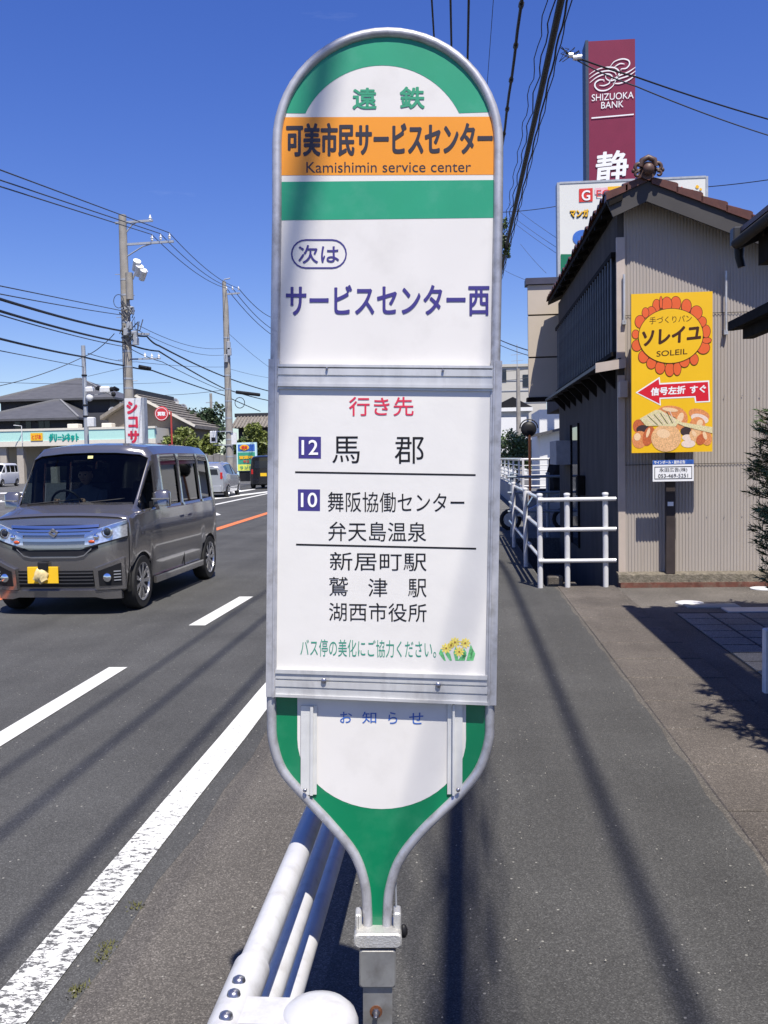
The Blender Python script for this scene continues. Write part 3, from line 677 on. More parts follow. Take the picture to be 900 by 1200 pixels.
# upper side window with vertical slats
for z, h in ((2.70,.05),(3.84,.06)):
    mb = MB(); mb.box(HX-.07,HX-.002,11.06,HY2-.1,z,z+h); mb.build('window_rail', M['dark_wood'], house)
mb = MB(); mb.box(HX-.012,HX-.004,11.08,HY2-.12,2.75,3.84); mb.build('window_glass', mat('dull_dark_glass',(.008,.01,.016),.7,var=0,spec=.05), house)
sm = None
for k in range(30):
    y = 11.12+k*.205
    if sm is None:
        mb = MB(); mb.box(HX-.066,HX-.05,y,y+.024,2.75,3.84); sm = mb.build('slat', M['slat'], house)
    else:
        c = sm.copy(); c.location.y += k*.205; COL.objects.link(c); c.parent = house
# small pent roof above the ground floor
mb = MB(); mb.prism([(1.59,10.93,2.56),(HX+.02,10.93,2.63),(HX+.02,10.93,2.67),(1.59,10.93,2.60)], (0,6.4,0)); mb.build('pent_roof', mat('pent_roof_metal',(.06,.055,.06),.5,.2,var=.2), house, fix=True)
mb = MB(); mb.prism([(1.58,10.905,2.50),(HX+.07,10.905,2.55),(HX+.07,10.905,2.655),(1.58,10.905,2.61)], (0,.022,0)); mb.build('pent_roof_end', M['tin_trim'], house, fix=True)
for k in range(8):
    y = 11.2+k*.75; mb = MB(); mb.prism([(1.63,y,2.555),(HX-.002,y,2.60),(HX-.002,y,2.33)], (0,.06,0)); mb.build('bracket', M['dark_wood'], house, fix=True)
mb = MB(); mb.bbox(1.85,1.95,10.90,11.0,2.21,2.40,.008); mb.build('vent_box', M['tin_trim'], house)
# openings and boxes along the shaded side
mb = MB(); mb.box(HX-.012,HX-.003,14.6,15.5,.1,2.0); mb.build('side_door', M['glass_dark'], house)
for y0, y1 in ((14.54,14.6),(15.5,15.56)):
    mb = MB(); mb.box(HX-.03,HX-.002,y0,y1,.1,2.05); mb.build('door_frame', M['dark_wood'], house)
mb = MB(); mb.box(HX-.26,HX-.003,15.5,16.6,1.40,1.80); mb.build('side_shelf_box', mat('grey_board',(.28,.28,.3),.7,var=.15), house)
mb = MB(); mb.bbox(HX-.12,HX-.003,13.9,14.1,.95,1.25,.01); mb.build('meter_box', M['dark_wood'], house)
# tall glass tubes / brackets fixed on the gable
for x, z0, z1 in ((1.915,3.08,3.62),(3.06,2.93,3.62)):
    mb = MB(); mb.tube([(x,HY-.05,z0),(x,HY-.05,z1)], .014, 8); b = mb.build('pipe_stub', M['alu'], house, smooth=50)
    mb = MB(); mb.box(x-.022,x+.022,HY-.06,HY-.0,z0-.03,z0+.02); mb.build('pipe_clip', M['grey_metal'], house)
# roof
OY = 10.73
def slope(xa, xb, th, y0, y1, m, name, dz=0):
    mb = MB(); za, zb = roofz(xa)+dz, roofz(xb)+dz
    mb.prism([(xa,y0,za),(xb,y0,zb),(xb,y0,zb+th),(xa,y0,za+th)], (0,y1-y0,0)); return mb.build(name, m, house, fix=True)
slope(1.70,RX,.06,OY+.03,HY2+.35,M['dark_wood'],'roof_deck'); slope(RX,6.1,.06,OY+.03,HY2+.35,M['dark_wood'],'roof_deck')
mb = MB(); mb.prism([(1.76,OY,roofz(1.76)-.19),(RX,OY,RZ-.19),(RX,OY,RZ+.035),(1.68,OY,roofz(1.68)+.035)], (0,.03,0)); mb.build('bargeboard', M['barge'], house, fix=True)
mb = MB(); mb.prism([(RX,OY,RZ-.19),(6.1,OY,roofz(6.1)-.19),(6.1,OY,roofz(6.1)+.035),(RX,OY,RZ+.035)], (0,.03,0)); mb.build('bargeboard', M['barge'], house, fix=True)
for k in range(12):
    y = 10.7+k*.55; mb = MB(); mb.prism([(1.71,y,roofz(1.71)-.055),(1.86,y,roofz(1.86)-.055),(1.86,y,roofz(1.86)),(1.71,y,roofz(1.71))], (0,.05,0)); mb.build('rafter', M['dark_wood'], house, fix=True)
# roof tiles: pantiles with a curved section
def pantile(w, L, slope_dir):
    # local: across = y (width w), down slope = x*dir
    mb = MB(); n = 6; vs = []; th = .018
    for layer in (0, 1):
        for e in (0, L):
            for i in range(n+1):
                t = i/n; h = .036*math.sin(t*math.pi*1.35+.1) if t < .75 else .036*math.sin(.75*math.pi*1.35+.1)-(t-.75)*.06
                z = -.425*e+ (.032 if e else 0) + h + layer*th
                vs.append((slope_dir*e, t*w, z))
    m_ = n+1; fs = []
    for i in range(n):
        fs.append((i, i+1, m_+i+1, m_+i)); fs.append((2*m_+i, 2*m_+i+1, 3*m_+i+1, 3*m_+i)); fs.append((m_+i, m_+i+1, 3*m_+i+1, 3*m_+i))
    fs += [(0,m_,3*m_,2*m_),(n,m_+n,3*m_+n,2*m_+n)]
    mb.add(vs, fs); return mb
proto = {}
cnt = 0
for sd in (-1, 1):
    rows = 2 if sd < 0 else 6; rp = .2 if sd < 0 else .235; r00 = .0 if sd < 0 else .06
    for r_ in range(rows):
        for k in range(27 if sd < 0 else 6):
            x = RX+sd*(r00+r_*rp); y = OY-.02+k*.26
            if (sd) not in proto:
                mbt = pantile(.262, .26, sd); mbt.v = [(a+x, b+y, c+RZ+.055-.425*(r00+r_*rp)) for a, b, c in mbt.v]
                proto[sd] = (mbt.build('roof_tile', M['tile_red'], house, smooth=40), x, y, r_)
            else:
                p, x0, y0, r0 = proto[sd]; c = p.copy(); c.location += Vector((x-x0, y-y0, -.425*rp*(r_-r0))); c.rotation_euler = (random.uniform(-.003,.003),)*3; COL.objects.link(c); c.parent = house
            cnt += 1
# verge tiles stepping down the right hand gable edge
p = None
for k in range(14):
    x = RX+.05+k*.27; z = roofz(x)+.015
    if p is None:
        mb = MB(); mb.prism([(x,OY-.03,z+.005),(x+.29,OY-.03,z-.112),(x+.29,OY-.03,z-.015),(x+.27,OY-.03,z+.0),(x,OY-.03,z+.075)], (0,.16,0)); p = mb.build('verge_tile', M['tile_red'], house, fix=True); x0, z0 = x, z
    else:
        c = p.copy(); c.location += Vector((x-x0, 0, z-z0)); COL.objects.link(c); c.parent = house
p = None
for k in range(2):
    x = RX-.0-k*.215; z = roofz(x)+.015; mb = MB()
    mb.prism([(x,OY-.03,z+.005),(x-.235,OY-.03,z-.09),(x-.235,OY-.03,z-.015),(x-.215,OY-.03,z),(x,OY-.03,z+.075)], (0,.16,0)); mb.build('verge_tile', M['tile_red'], house, fix=True)
for k in range(22):
    y = OY+.15+k*.32; mb = MB(); mb.tube([(RX,y,RZ+.12),(RX,y+.305,RZ+.12)], .075, 10); mb.build('ridge_tile', M['tile_red'], house, smooth=50)
# ridge end ornament: round boss with scrolls either side
M['orn'] = mat('ornament_clay', (.09,.048,.036), .5, var=.25, scale=14, dirt=(.06,.045,.04,.6), dscale=8)
mb = MB(); ox, oy, oz = RX, OY-.07, RZ+.17
mb.sphere((ox,oy-.055,oz-.015), .082, 16, (1,.75,1)); mb.tube([(ox,oy+.08,oz-.02),(ox,oy-.0,oz-.02)], [.10,.125], 18)
def scroll(cx, cz, r, a0, a1, rt, sgn):
    pts = []; n = 14
    for i in range(n+1):
        t = i/n; a = R_(a0+(a1-a0)*t); rr = r*(1-.55*t); pts.append((cx+sgn*rr*math.cos(a), oy-.015, cz+rr*math.sin(a)))
    mb.tube(pts, [rt*(1-.4*i/n) for i in range(n+1)], 8)
for sgn in (-1, 1):
    scroll(ox+sgn*.135, oz+.015, .062, 150, -170, .034, sgn); scroll(ox+sgn*.15, oz-.075, .04, 120, -160, .026, sgn); mb.sphere((ox+sgn*.2,oy,oz-.02), .035, 8)
mb.tube([(ox-.105,oy-.01,oz+.03),(ox-.085,oy-.02,oz+.115),(ox,oy-.02,oz+.155),(ox+.085,oy-.02,oz+.115),(ox+.105,oy-.01,oz+.03)], .042, 10)
mb.v = [(ox+(x-ox)*.78, oy+(y-oy)*.8, RZ+.05+(z-RZ-.05)*.78) for x, y, z in mb.v]; mb.build('ridge_ornament', M['orn'], house, smooth=60)

# ------------------------------------------------------------------ bakery sign standing in front of the gable wall
BY = 10.66
def BP(px, py, off=0.0):
    q = at(px, py, BY-off); return q
bk = root('bakery_sign', 'tall yellow bakery board with orange flower ring and red arrow on a brown post', 'sign', (at(790,600,BY).x, BY, 0))
M['yellow'] = mat('sign_yellow', (.80,.47,.012), .4, var=.03, scale=3)
M['petal_o'] = mat('print_orange', (.72,.12,.03), .4, var=.04); M['brown_ink'] = mat('ink_brown', (.06,.02,.008), .4, var=0); M['red_arrow'] = mat('print_red', (.62,.015,.03), .4, var=.03)
bx0, bx1 = at(740,440,BY).x, at(835,440,BY).x; bz0, bz1 = at(790,530,BY).z, at(788,343,BY).z
def B(u, v, off=0): return (bx0+(bx1-bx0)*u, BY-off, bz1-(bz1-bz0)*v)
mb = MB(); mb.box(bx0,bx1,BY,BY+.035,bz0,bz1); mb.build('board', M['yellow'], bk)
# coordinates on the board: u,v in 0..1 read from the photograph (board spans zoom 65..745 x 95..~1315)
def bu(x): return (x-72)/672.0
def bv(y): return (y-92)/1320.0
def ell(cx, cy, rx, ry, n=24, rot=0): return [(cx+rx*math.cos(t)*math.cos(rot)-ry*math.sin(t)*math.sin(rot), cy+rx*math.cos(t)*math.sin(rot)+ry*math.sin(t)*math.cos(rot)) for t in [2*math.pi*k/n for k in range(n)]]
def bpoly(pts, m, name, off, mb=None):
    own = mb is None; mb = mb or MB(); mb.add([B(bu(x), bv(y), off) for x, y in pts], [tuple(range(len(pts)))])
    if own: return mb.build(name, m, bk)
pet = [(282,192,32,50),(238,262,42,62),(190,250,28,42),(145,322,42,52),(108,425,30,36),(118,518,42,46),(172,612,42,50),(238,668,40,46),(310,706,40,52),(390,722,38,58),(452,716,32,58),(512,658,42,50),(592,646,34,46),(668,552,52,50),(695,492,38,24),(690,418,34,52),(655,338,38,42),(610,262,48,56),(528,208,40,58),(440,182,42,58),(366,186,42,60),(318,170,12,50)]
for k, (cx, cy, rx, ry) in enumerate(pet):
    a = MB(); bpoly(ell(cx,cy,rx+3.5,ry+3.5), None, '', .0015+.0002*k, a); o = a.build('petal_outline', M['brown_ink'], bk)
    a = MB(); bpoly(ell(cx,cy,rx-1,ry-1), None, '', .0016+.0002*k, a); a.build('petal', M['petal_o'], bk)
bpoly(ell(398,447,270,228,48), M['brown_ink'], 'ring_outline', .0062); bpoly(ell(398,447,265,223,48), M['yellow'], 'ring_field', .0066)
def BT(text, x0, x1, y0, y1, m, bold=.0, slope=0, shear=0, off=.0075):
    lettering(text, m, bk, lambda u, v: B(bu(x0+(x1-x0)*u+shear*v), bv(y1+(y0-y1)*v+slope*(x1-x0)*u), off), bold)
BT('手づくりパン', 222,572,288,346, M['brown_ink'], .0, -.03); BT('ソレイユ', 158,650,385,520, M['brown_ink'], .035, -.04)
BT('SOLEIL', 280,535,566,612, M['brown_ink'], .01, -.03)
bpoly([(105,908),(306,782),(312,834),(716,822),(724,1000),(600,1004),(594,960),(312,966),(316,1022)], M['ink_white'], 'arrow_outline', .0015)
bpoly([(122,908),(298,800),(304,846),(706,834),(713,990),(610,993),(604,948),(304,954),(306,1006)], M['red_arrow'], 'arrow', .0022)
BT('信号左折', 232,520,868,936, M['ink_white'], .03, -.02, off=.003); BT('すぐ', 556,690,862,926, M['ink_white'], .03, -.02, off=.003)
# bread picture printed along the foot of the board
def pic(name, c, v=.25, s=60): return mat(name, c, .45, var=v, scale=s)
mb_r = pic('print_bun', (.66,.25,.09)); mb_l = pic('print_bun_pale', (.72,.42,.2), .3, 90); mb_d = pic('print_bun_dark', (.5,.12,.04)); mb_w = pic('print_wheat', (.66,.58,.32), .25, 120); mb_s = pic('print_shade', (.05,.03,.03), .2); mb_m = pic('print_cream', (.75,.6,.5), .1)
# second zoom coordinates: x 85..800 , y 0..530 -> board (u: (x-88)/712, v: 1-(530-y)/(530+… )
def q2(x, y): return (72+(x-90)/712*672, 1412-(528-y)*.9415)
def bp2(pts, m, name, off): bpoly([q2(x, y) for x, y in pts], m, name, off)
for (cx,cy,rx,ry,rot,mm,off) in ((440,170,120,55,.1,mb_r,.0012),(500,240,85,95,.3,mb_r,.0014),(150,290,50,60,0,mb_d,.0013),(430,240,60,35,.2,mb_s,.0018),(190,320,60,40,0,mb_s,.0016),(160,410,66,78,.2,mb_r,.0019),(240,380,50,90,.3,mb_d,.0021),(685,200,95,50,.3,mb_r,.0013),(690,235,80,40,.3,mb_m,.0016),(570,345,50,40,0,mb_s,.0017),(580,400,45,28,0,mb_m,.0021),(590,455,62,34,0,mb_m,.0024),(670,290,70,70,.4,mb_r,.0020),(655,380,55,60,-.5,mb_l,.0024),(745,400,50,75,-.3,mb_r,.0026),(700,420,40,50,.5,mb_d,.0028)):
    bp2(ell(cx,cy,rx,ry,20,rot), mm, 'printed_bread', off)
bp2(ell(395,400,133,122,28), mb_l, 'printed_bun', .0036)
mb_h = pic('print_highlight', (.8,.55,.32), .15, 150)
for (cx,cy,rx,ry,rot,off) in ((430,150,70,18,.15,.0032),(520,225,26,50,.4,.0032),(690,275,26,34,.4,.0033),(640,365,16,30,-.5,.0033),(735,385,16,38,-.3,.0034),(140,385,30,34,.2,.0033),(370,360,60,40,.2,.0041),(235,350,14,44,.3,.0033)): bp2(ell(cx,cy,rx,ry,18,rot), mb_h, 'printed_highlight', off)
bp2([(160,225),(300,150),(340,150),(500,270),(480,300),(330,290),(220,290)], mb_w, 'printed_wheat', .0042)
bp2([(322,158),(345,152),(530,262),(505,276)], mb_w, 'printed_stalks', .0046); bp2([(480,266),(500,258),(800,312),(800,366),(560,302)], mb_w, 'printed_stalks', .0048)
for k in range(9):
    bp2([(200+k*28,205-k*5),(206+k*28,203-k*5),(300+k*22,285-k*2),(294+k*22,287-k*2)], mb_s if k % 2 else mb_m, 'printed_ear_line', .0050)
# company plate and post
px0_, px1_ = at(765,550,BY).x, at(813,550,BY).x; pz0, pz1 = at(790,564,BY).z, at(790,539,BY).z
def PL(u, v, off=0): return (px0_+(px1_-px0_)*u, BY-off, pz1-(pz1-pz0)*v)
mb = MB(); mb.box(px0_,px1_,BY,BY+.02,pz0,pz1); pl = mb.build('company_plate', M['ink_white'], bk)
mb = MB(); mb.add([PL(.0,0,.002),PL(1,0,.002),PL(1,.2,.002),PL(0,.2,.002)], [(0,1,2,3)]); mb.build('blue_strip', M['ink_blue'], pl)
lettering('サインポール・屋外広告', M['ink_white'], pl, lambda u, v: PL(.03+.76*u, .18-.16*v, .003), .02)
lettering('広告', M['ink_blue'], pl, lambda u, v: PL(.83+.14*u, .19-.17*v, .0035), .02)
mb = MB()
for (a,b,c,d) in ((.04,.3,.96,.33),(.04,.86,.96,.89),(.04,.3,.055,.89),(.945,.3,.96,.89)): mb.add([PL(a,b,.002),PL(c,b,.002),PL(c,d,.002),PL(a,d,.002)], [(0,1,2,3)])
mb.build('plate_border', M['ink'], pl)
lettering('永田広告(株)', M['ink'], pl, lambda u, v: PL(.16+.68*u, .58-.22*v, .003), .0); lettering('053-469-5251', M['ink'], pl, lambda u, v: PL(.13+.73*u, .82-.17*v, .003), .0)
pcx = at(790.5,600,BY).x; mb = MB(); mb.box(pcx-.05,pcx+.05,BY+.19,BY+.26,.16,bz1-.1); mb.build('post', mat('brown_post',(.04,.03,.028),.55,var=.2), bk)
mb = MB(); mb.box(pcx-.035,pcx+.03,BY+.184,BY+.19,at(790,594,BY).z,at(790,589,BY).z); mb.build('post_sticker', M['ink_white'], bk)
for z in (bz1-.25, bz0+.3):
    mb = MB(); mb.box(bx0+.1,bx1-.1,BY+.036,BY+.185,z-.02,z+.02); mb.build('stay_bar', M['dark_wood'], bk)

# ------------------------------------------------------------------ open carport / eaves on the right
rh = root('dark_eaved_house', 'house with dark deep eaves jutting in from the right edge above the tile paving', 'house', (2.35, 7.8, 0))
EX, EY, EZ = 2.30, 7.75, 3.26
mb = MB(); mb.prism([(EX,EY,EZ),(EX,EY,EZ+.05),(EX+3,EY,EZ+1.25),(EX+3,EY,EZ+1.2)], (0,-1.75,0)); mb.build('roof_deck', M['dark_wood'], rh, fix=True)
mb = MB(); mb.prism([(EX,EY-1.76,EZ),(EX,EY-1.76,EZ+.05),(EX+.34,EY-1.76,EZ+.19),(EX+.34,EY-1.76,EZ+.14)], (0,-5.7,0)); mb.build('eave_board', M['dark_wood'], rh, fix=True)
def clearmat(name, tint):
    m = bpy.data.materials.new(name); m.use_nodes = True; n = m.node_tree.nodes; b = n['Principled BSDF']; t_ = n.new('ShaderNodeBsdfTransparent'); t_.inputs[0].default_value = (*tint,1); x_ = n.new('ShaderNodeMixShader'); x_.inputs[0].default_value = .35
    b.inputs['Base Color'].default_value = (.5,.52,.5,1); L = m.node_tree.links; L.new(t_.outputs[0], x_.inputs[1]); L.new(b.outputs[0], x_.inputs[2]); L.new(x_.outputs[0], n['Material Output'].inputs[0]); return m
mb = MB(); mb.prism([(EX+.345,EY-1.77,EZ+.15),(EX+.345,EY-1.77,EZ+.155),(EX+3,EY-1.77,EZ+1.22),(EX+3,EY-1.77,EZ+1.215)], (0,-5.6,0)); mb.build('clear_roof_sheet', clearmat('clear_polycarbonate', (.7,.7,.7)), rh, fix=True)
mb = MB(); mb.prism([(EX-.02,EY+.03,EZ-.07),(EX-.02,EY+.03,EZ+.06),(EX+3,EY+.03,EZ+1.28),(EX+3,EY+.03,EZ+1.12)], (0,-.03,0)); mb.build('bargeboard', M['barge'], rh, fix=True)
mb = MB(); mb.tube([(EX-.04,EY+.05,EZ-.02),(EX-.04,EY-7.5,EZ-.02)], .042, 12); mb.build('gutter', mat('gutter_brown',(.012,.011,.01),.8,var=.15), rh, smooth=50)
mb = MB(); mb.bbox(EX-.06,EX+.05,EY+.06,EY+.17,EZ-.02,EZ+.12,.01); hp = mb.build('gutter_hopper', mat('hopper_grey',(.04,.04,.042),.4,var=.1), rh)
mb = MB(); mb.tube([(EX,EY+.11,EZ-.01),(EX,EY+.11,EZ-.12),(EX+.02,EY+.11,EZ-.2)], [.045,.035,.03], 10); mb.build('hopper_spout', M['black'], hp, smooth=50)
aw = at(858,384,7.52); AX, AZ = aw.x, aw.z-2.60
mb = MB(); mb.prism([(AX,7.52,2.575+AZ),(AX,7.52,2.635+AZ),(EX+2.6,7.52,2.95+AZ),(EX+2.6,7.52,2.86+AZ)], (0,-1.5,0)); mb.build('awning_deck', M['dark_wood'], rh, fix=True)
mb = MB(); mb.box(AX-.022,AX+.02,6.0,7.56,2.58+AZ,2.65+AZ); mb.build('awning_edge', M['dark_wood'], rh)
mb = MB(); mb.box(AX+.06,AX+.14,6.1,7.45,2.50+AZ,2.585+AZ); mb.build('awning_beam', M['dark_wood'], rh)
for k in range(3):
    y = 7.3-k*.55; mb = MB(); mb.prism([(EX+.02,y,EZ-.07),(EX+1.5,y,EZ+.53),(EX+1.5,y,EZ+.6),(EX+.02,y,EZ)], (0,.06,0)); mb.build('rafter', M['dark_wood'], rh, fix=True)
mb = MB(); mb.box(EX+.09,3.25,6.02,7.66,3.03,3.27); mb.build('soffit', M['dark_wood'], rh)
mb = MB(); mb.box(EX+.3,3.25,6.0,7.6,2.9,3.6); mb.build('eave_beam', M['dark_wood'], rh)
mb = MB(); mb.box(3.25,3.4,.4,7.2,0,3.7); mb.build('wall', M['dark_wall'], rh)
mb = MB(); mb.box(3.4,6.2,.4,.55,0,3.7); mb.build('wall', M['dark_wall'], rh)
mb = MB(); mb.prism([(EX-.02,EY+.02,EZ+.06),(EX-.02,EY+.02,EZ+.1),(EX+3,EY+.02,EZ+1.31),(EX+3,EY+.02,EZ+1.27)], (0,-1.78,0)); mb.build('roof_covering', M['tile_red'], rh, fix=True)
for k in range(3):
    x = EX+.25+k*.3; mb = MB(); mb.bbox(x,x+.12,EY-.05,EY+.08,EZ+.10+(x-EX)*.4,EZ+.19+(x-EX)*.4,.01); mb.build('verge_tile', M['orn'], rh)
# white gate post at the right edge
p = gnd(898, 812); gp = root('white_gate', 'white painted metal gate standing on the tiles at the right edge', 'gate', (p.x, p.y, 0))
mb = MB(); mb.bbox(p.x-.02, p.x+.05, p.y-.03, p.y+.03, 0, .42, .008); mb.build('gate_post', M['white'], gp)
for k in range(6):
    mb = MB(); mb.box(p.x+.05, p.x+1.2, p.y-.01, p.y+.01, .05+k*.062, .08+k*.062); mb.build('gate_bar', M['white'], gp)

# ------------------------------------------------------------------ foliage
def leafmat(name, rgb, v=.45):
    m = mat(name, rgb, .5, var=v, scale=1.7, detail=6); b = m.node_tree.nodes['Principled BSDF']
    b.inputs['Subsurface Weight'].default_value = 0
    return m
M['leaf_pine'] = leafmat('podocarpus_leaf', (.06,.10,.03)); M['leaf_mid'] = leafmat('leaf_mid', (.075,.115,.03)); M['leaf_yel'] = leafmat('leaf_yellow', (.15,.18,.04)); M['leaf_dark'] = leafmat('leaf_dark', (.035,.06,.025))
M['leaf_gloss'] = leafmat('leaf_gloss', (.1,.15,.06))
def crown(c, r, n, size, m, parent, clumps=14, name='crown', seed=1, long=1.0):
    rnd = random.Random(seed); mb = MB(); c = Vector(c)
    cl = []
    for k in range(clumps):
        d = Vector((rnd.gauss(0,1), rnd.gauss(0,1), rnd.gauss(0,1))).normalized()*rnd.uniform(.25,.85)
        cl.append((c+Vector((d.x*r[0], d.y*r[1], d.z*r[2])), rnd.uniform(.22,.42)))
    for k in range(n):
        cc, rr = cl[rnd.randrange(clumps)]
        d = Vector((rnd.gauss(0,1), rnd.gauss(0,1), rnd.gauss(0,1))).normalized()*(rnd.random()**.4)*rr
        p = cc+Vector((d.x*r[0], d.y*r[1], d.z*r[2])); s = size*rnd.uniform(.6,1.3)
        a = Vector((rnd.gauss(0,1), rnd.gauss(0,1), rnd.gauss(0,.6))).normalized(); b = a.cross(Vector((rnd.gauss(0,1), rnd.gauss(0,1), rnd.gauss(0,1)))).normalized()
        mb.add([p-a*s*long, p+b*s*.5, p+a*s*long, p-b*s*.5], [(0,1,2,3)])
    return mb.build(name, m, parent)
def tree(px, Y, label, h, r, n, size, m, trunk=.12, z0=.35, seed=1, name='tree', cat='tree', clumps=16, long=1.0, group=None, xw=None):
    x = at(px, 540, Y).x if xw is None else xw
    t = root(name, label, cat, (x, Y, 0), group)
    mb = MB(); rnd = random.Random(seed); top = Vector((x+rnd.uniform(-.2,.2)*r, Y, h*.75))
    mb.tube([(x,Y,0),(x+.02,Y,h*.3),top], [trunk, trunk*.7, trunk*.25], 8); mb.build('trunk', M['trunk'], t, smooth=50)
    for k in range(4):
        a = rnd.uniform(0, 6.28); s = Vector((x, Y, h*(.3+.1*k))); e = s+Vector((math.cos(a)*r*.6, math.sin(a)*r*.6, h*.25))
        mb = MB(); mb.tube([s, (s+e)/2+Vector((0,0,.05*h)), e], [trunk*.45, trunk*.3, trunk*.1], 6); mb.build('limb', M['trunk'], t)
    crown((x, Y, h*(z0+1)/2), (r, r, h*(1-z0)/2), n, size, m, t, clumps, seed=seed, long=long); return t
# shrub at the right edge: spiky dark leaves
sx, sy = 3.04, 8.7
sh = root('podocarpus_shrub', 'dark spiky leaved shrub leaning in from the right edge in front of the tin wall', 'shrub', (sx, sy, 0))
mb = MB(); mb.tube([(sx,sy,0),(sx+.03,sy,.9),(sx,sy,1.7)], [.04,.03,.015], 8); mb.build('trunk', M['trunk'], sh)
rnd = random.Random(5); mb = MB(); mb2 = MB()
for k in range(420):
    z = rnd.uniform(.25,1.98); rr = .42*(1-.3*abs(z-1.2)/.8)*rnd.uniform(.5,1.08); a = rnd.uniform(0,6.28)
    tipc = Vector((sx+rr*math.cos(a), sy+rr*math.sin(a), z)); ax = Vector((math.cos(a), math.sin(a), rnd.uniform(-.1,.7))).normalized()
    mb2.tube([Vector((sx,sy,z-.15)), tipc], .004, 4)
    for j in range(24):
        d = (ax*rnd.uniform(.1,1)+Vector((rnd.gauss(0,1),rnd.gauss(0,1),rnd.gauss(0,1))).normalized()*.9).normalized(); L = rnd.uniform(.05,.09); s = d.cross(ax)
        if s.length < .01: continue
        s = s.normalized()*.0055; o = tipc-ax*rnd.uniform(0,.12); mb.add([o-s*.4, o+d*L*.5-s, o+d*L, o+d*L*.5+s, o+s*.4], [(0,1,2,3,4)])
mb.build('crown', M['leaf_pine'], sh); mb2.build('twigs', M['trunk'], sh)
# ragged potted foliage whose shadow falls on the slabs (just past the right edge of the frame)
sx, sy = 2.36, 4.5
sh = root('overhanging_shrub', 'tall ragged shrub just past the right edge shading the concrete slabs', 'shrub', (sx, sy, 0))
mb = MB(); mb.tube([(sx,sy,0),(sx,sy,2.2)], [.04,.015], 8); mb.build('trunk', M['trunk'], sh)
rnd = random.Random(8); mb = MB()
for k in range(800):
    z = rnd.uniform(.5,2.4); rr = .46*rnd.uniform(.2,1.15); a = rnd.uniform(0,6.28); tc_ = Vector((sx+rr*math.cos(a), sy+2.2*rr*math.sin(a), z))
    for j in range(14):
        d = Vector((rnd.gauss(0,1),rnd.gauss(0,1),rnd.gauss(0,1))).normalized(); L = rnd.uniform(.06,.12); s = d.cross(Vector((.3,.2,1))).normalized()*.008; mb.add([tc_-s, tc_+d*L*.5-s, tc_+d*L, tc_+d*L*.5+s, tc_+s], [(0,1,2,3,4)])
mb.build('crown', M['leaf_pine'], sh)

# ------------------------------------------------------------------ beige house further along
bh = root('beige_sided_house', 'narrow beige sided house wall with dark roof edge behind the tin clad house', 'house', (1.6, 17.95, 0))
bx = at(619,400,17.95).x; M['siding'] = mat('beige_siding', (.50,.43,.35), .6, var=.05, scale=2)
for k, (z0, z1) in enumerate(((2.68,3.42),(3.45,4.22),(4.25,4.80))):
    mb = MB(); mb.box(bx,5,17.95,18.05,z0,z1); mb.build('siding_panel', M['siding'], bh)
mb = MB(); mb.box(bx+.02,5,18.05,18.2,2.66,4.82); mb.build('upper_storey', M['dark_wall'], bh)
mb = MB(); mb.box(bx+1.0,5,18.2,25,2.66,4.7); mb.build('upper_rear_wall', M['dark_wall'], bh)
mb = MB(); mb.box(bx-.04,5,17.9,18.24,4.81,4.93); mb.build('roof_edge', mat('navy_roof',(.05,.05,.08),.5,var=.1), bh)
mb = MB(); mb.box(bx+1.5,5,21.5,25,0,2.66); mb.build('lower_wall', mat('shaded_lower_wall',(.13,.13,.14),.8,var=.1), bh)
mb = MB(); mb.box(bx-.03,5,17.92,18.24,2.60,2.675); mb.build('floor_edge', M['dark_wood'], bh)
mb = MB(); mb.box(bx+1.0,bx+1.1,18.1,18.2,0,2.6); mb.build('corner_post', M['dark_wood'], bh)

# low wall with multi rail fence, traffic mirror, person with scooter
wl = root('bridge_wall_fence', 'low concrete wall with thin white multi rail fence running away beside the sidewalk', 'fence', (1.75, 27, 0))
pts = [(1.72,44),(1.76,36),(1.84,27.3)]; far = [(1.84,27.3),(4.2,27.0)]
M['conc_wall'] = mat('concrete_wall', (.3,.3,.31), .9, var=.15, scale=3)
mb = MB(); mb.box(1.66,1.9,27.4,44,0,.60); mb.build('wall', M['conc_wall'], wl)
mb = MB(); mb.box(1.66,4.2,27.1,27.4,0,.60); mb.build('wall', M['conc_wall'], wl)
for z, r in ((.68,.03),(.86,.018),(1.0,.018),(1.14,.018),(1.28,.018),(1.46,.045)):
    mb = MB(); mb.tube([(1.74,44,z),(1.76,36,z),(1.80,27.3,z)], r, 8); mb.build('rail', M['white_rail'], wl, smooth=60)
    mb = MB(); mb.tube([(1.80,27.25,z),(4.2,27.2,z)], r*.8, 8); mb.build('rail', M['white_rail'], wl, smooth=60)
for y in (28,31,34,37,40,43): 
    mb = MB(); mb.box(1.74,1.80,y-.03,y+.03,.6,1.48); mb.build('post', M['white_rail'], wl)
for x in (1.84,2.6,3.4,4.1): 
    mb = MB(); mb.box(x-.03,x+.03,27.2,27.26,.6,1.48); mb.build('post', M['white_rail'], wl)
mr = root('traffic_mirror', 'round traffic mirror seen from behind on an orange pole past the ditch fence', 'traffic mirror', (at(621,560,26.2).x, 26.2, 0))
mx_, my_ = mr.location.x, 26.2
mb = MB(); mb.tube([(mx_,my_,0),(mx_,my_,2.25)], .038, 10); mb.build('pole', mat('orange_pole',(.62,.17,.04),.45,var=.1), mr, smooth=50)
mb = MB(); mb.lathe((mx_-.02,my_,2.31), [(.195,.02),(.205,.0),(.18,-.03),(.1,-.055),(.01,-.06)], 24, 'y'); mb.build('mirror_back', M['black'], mr, smooth=50)
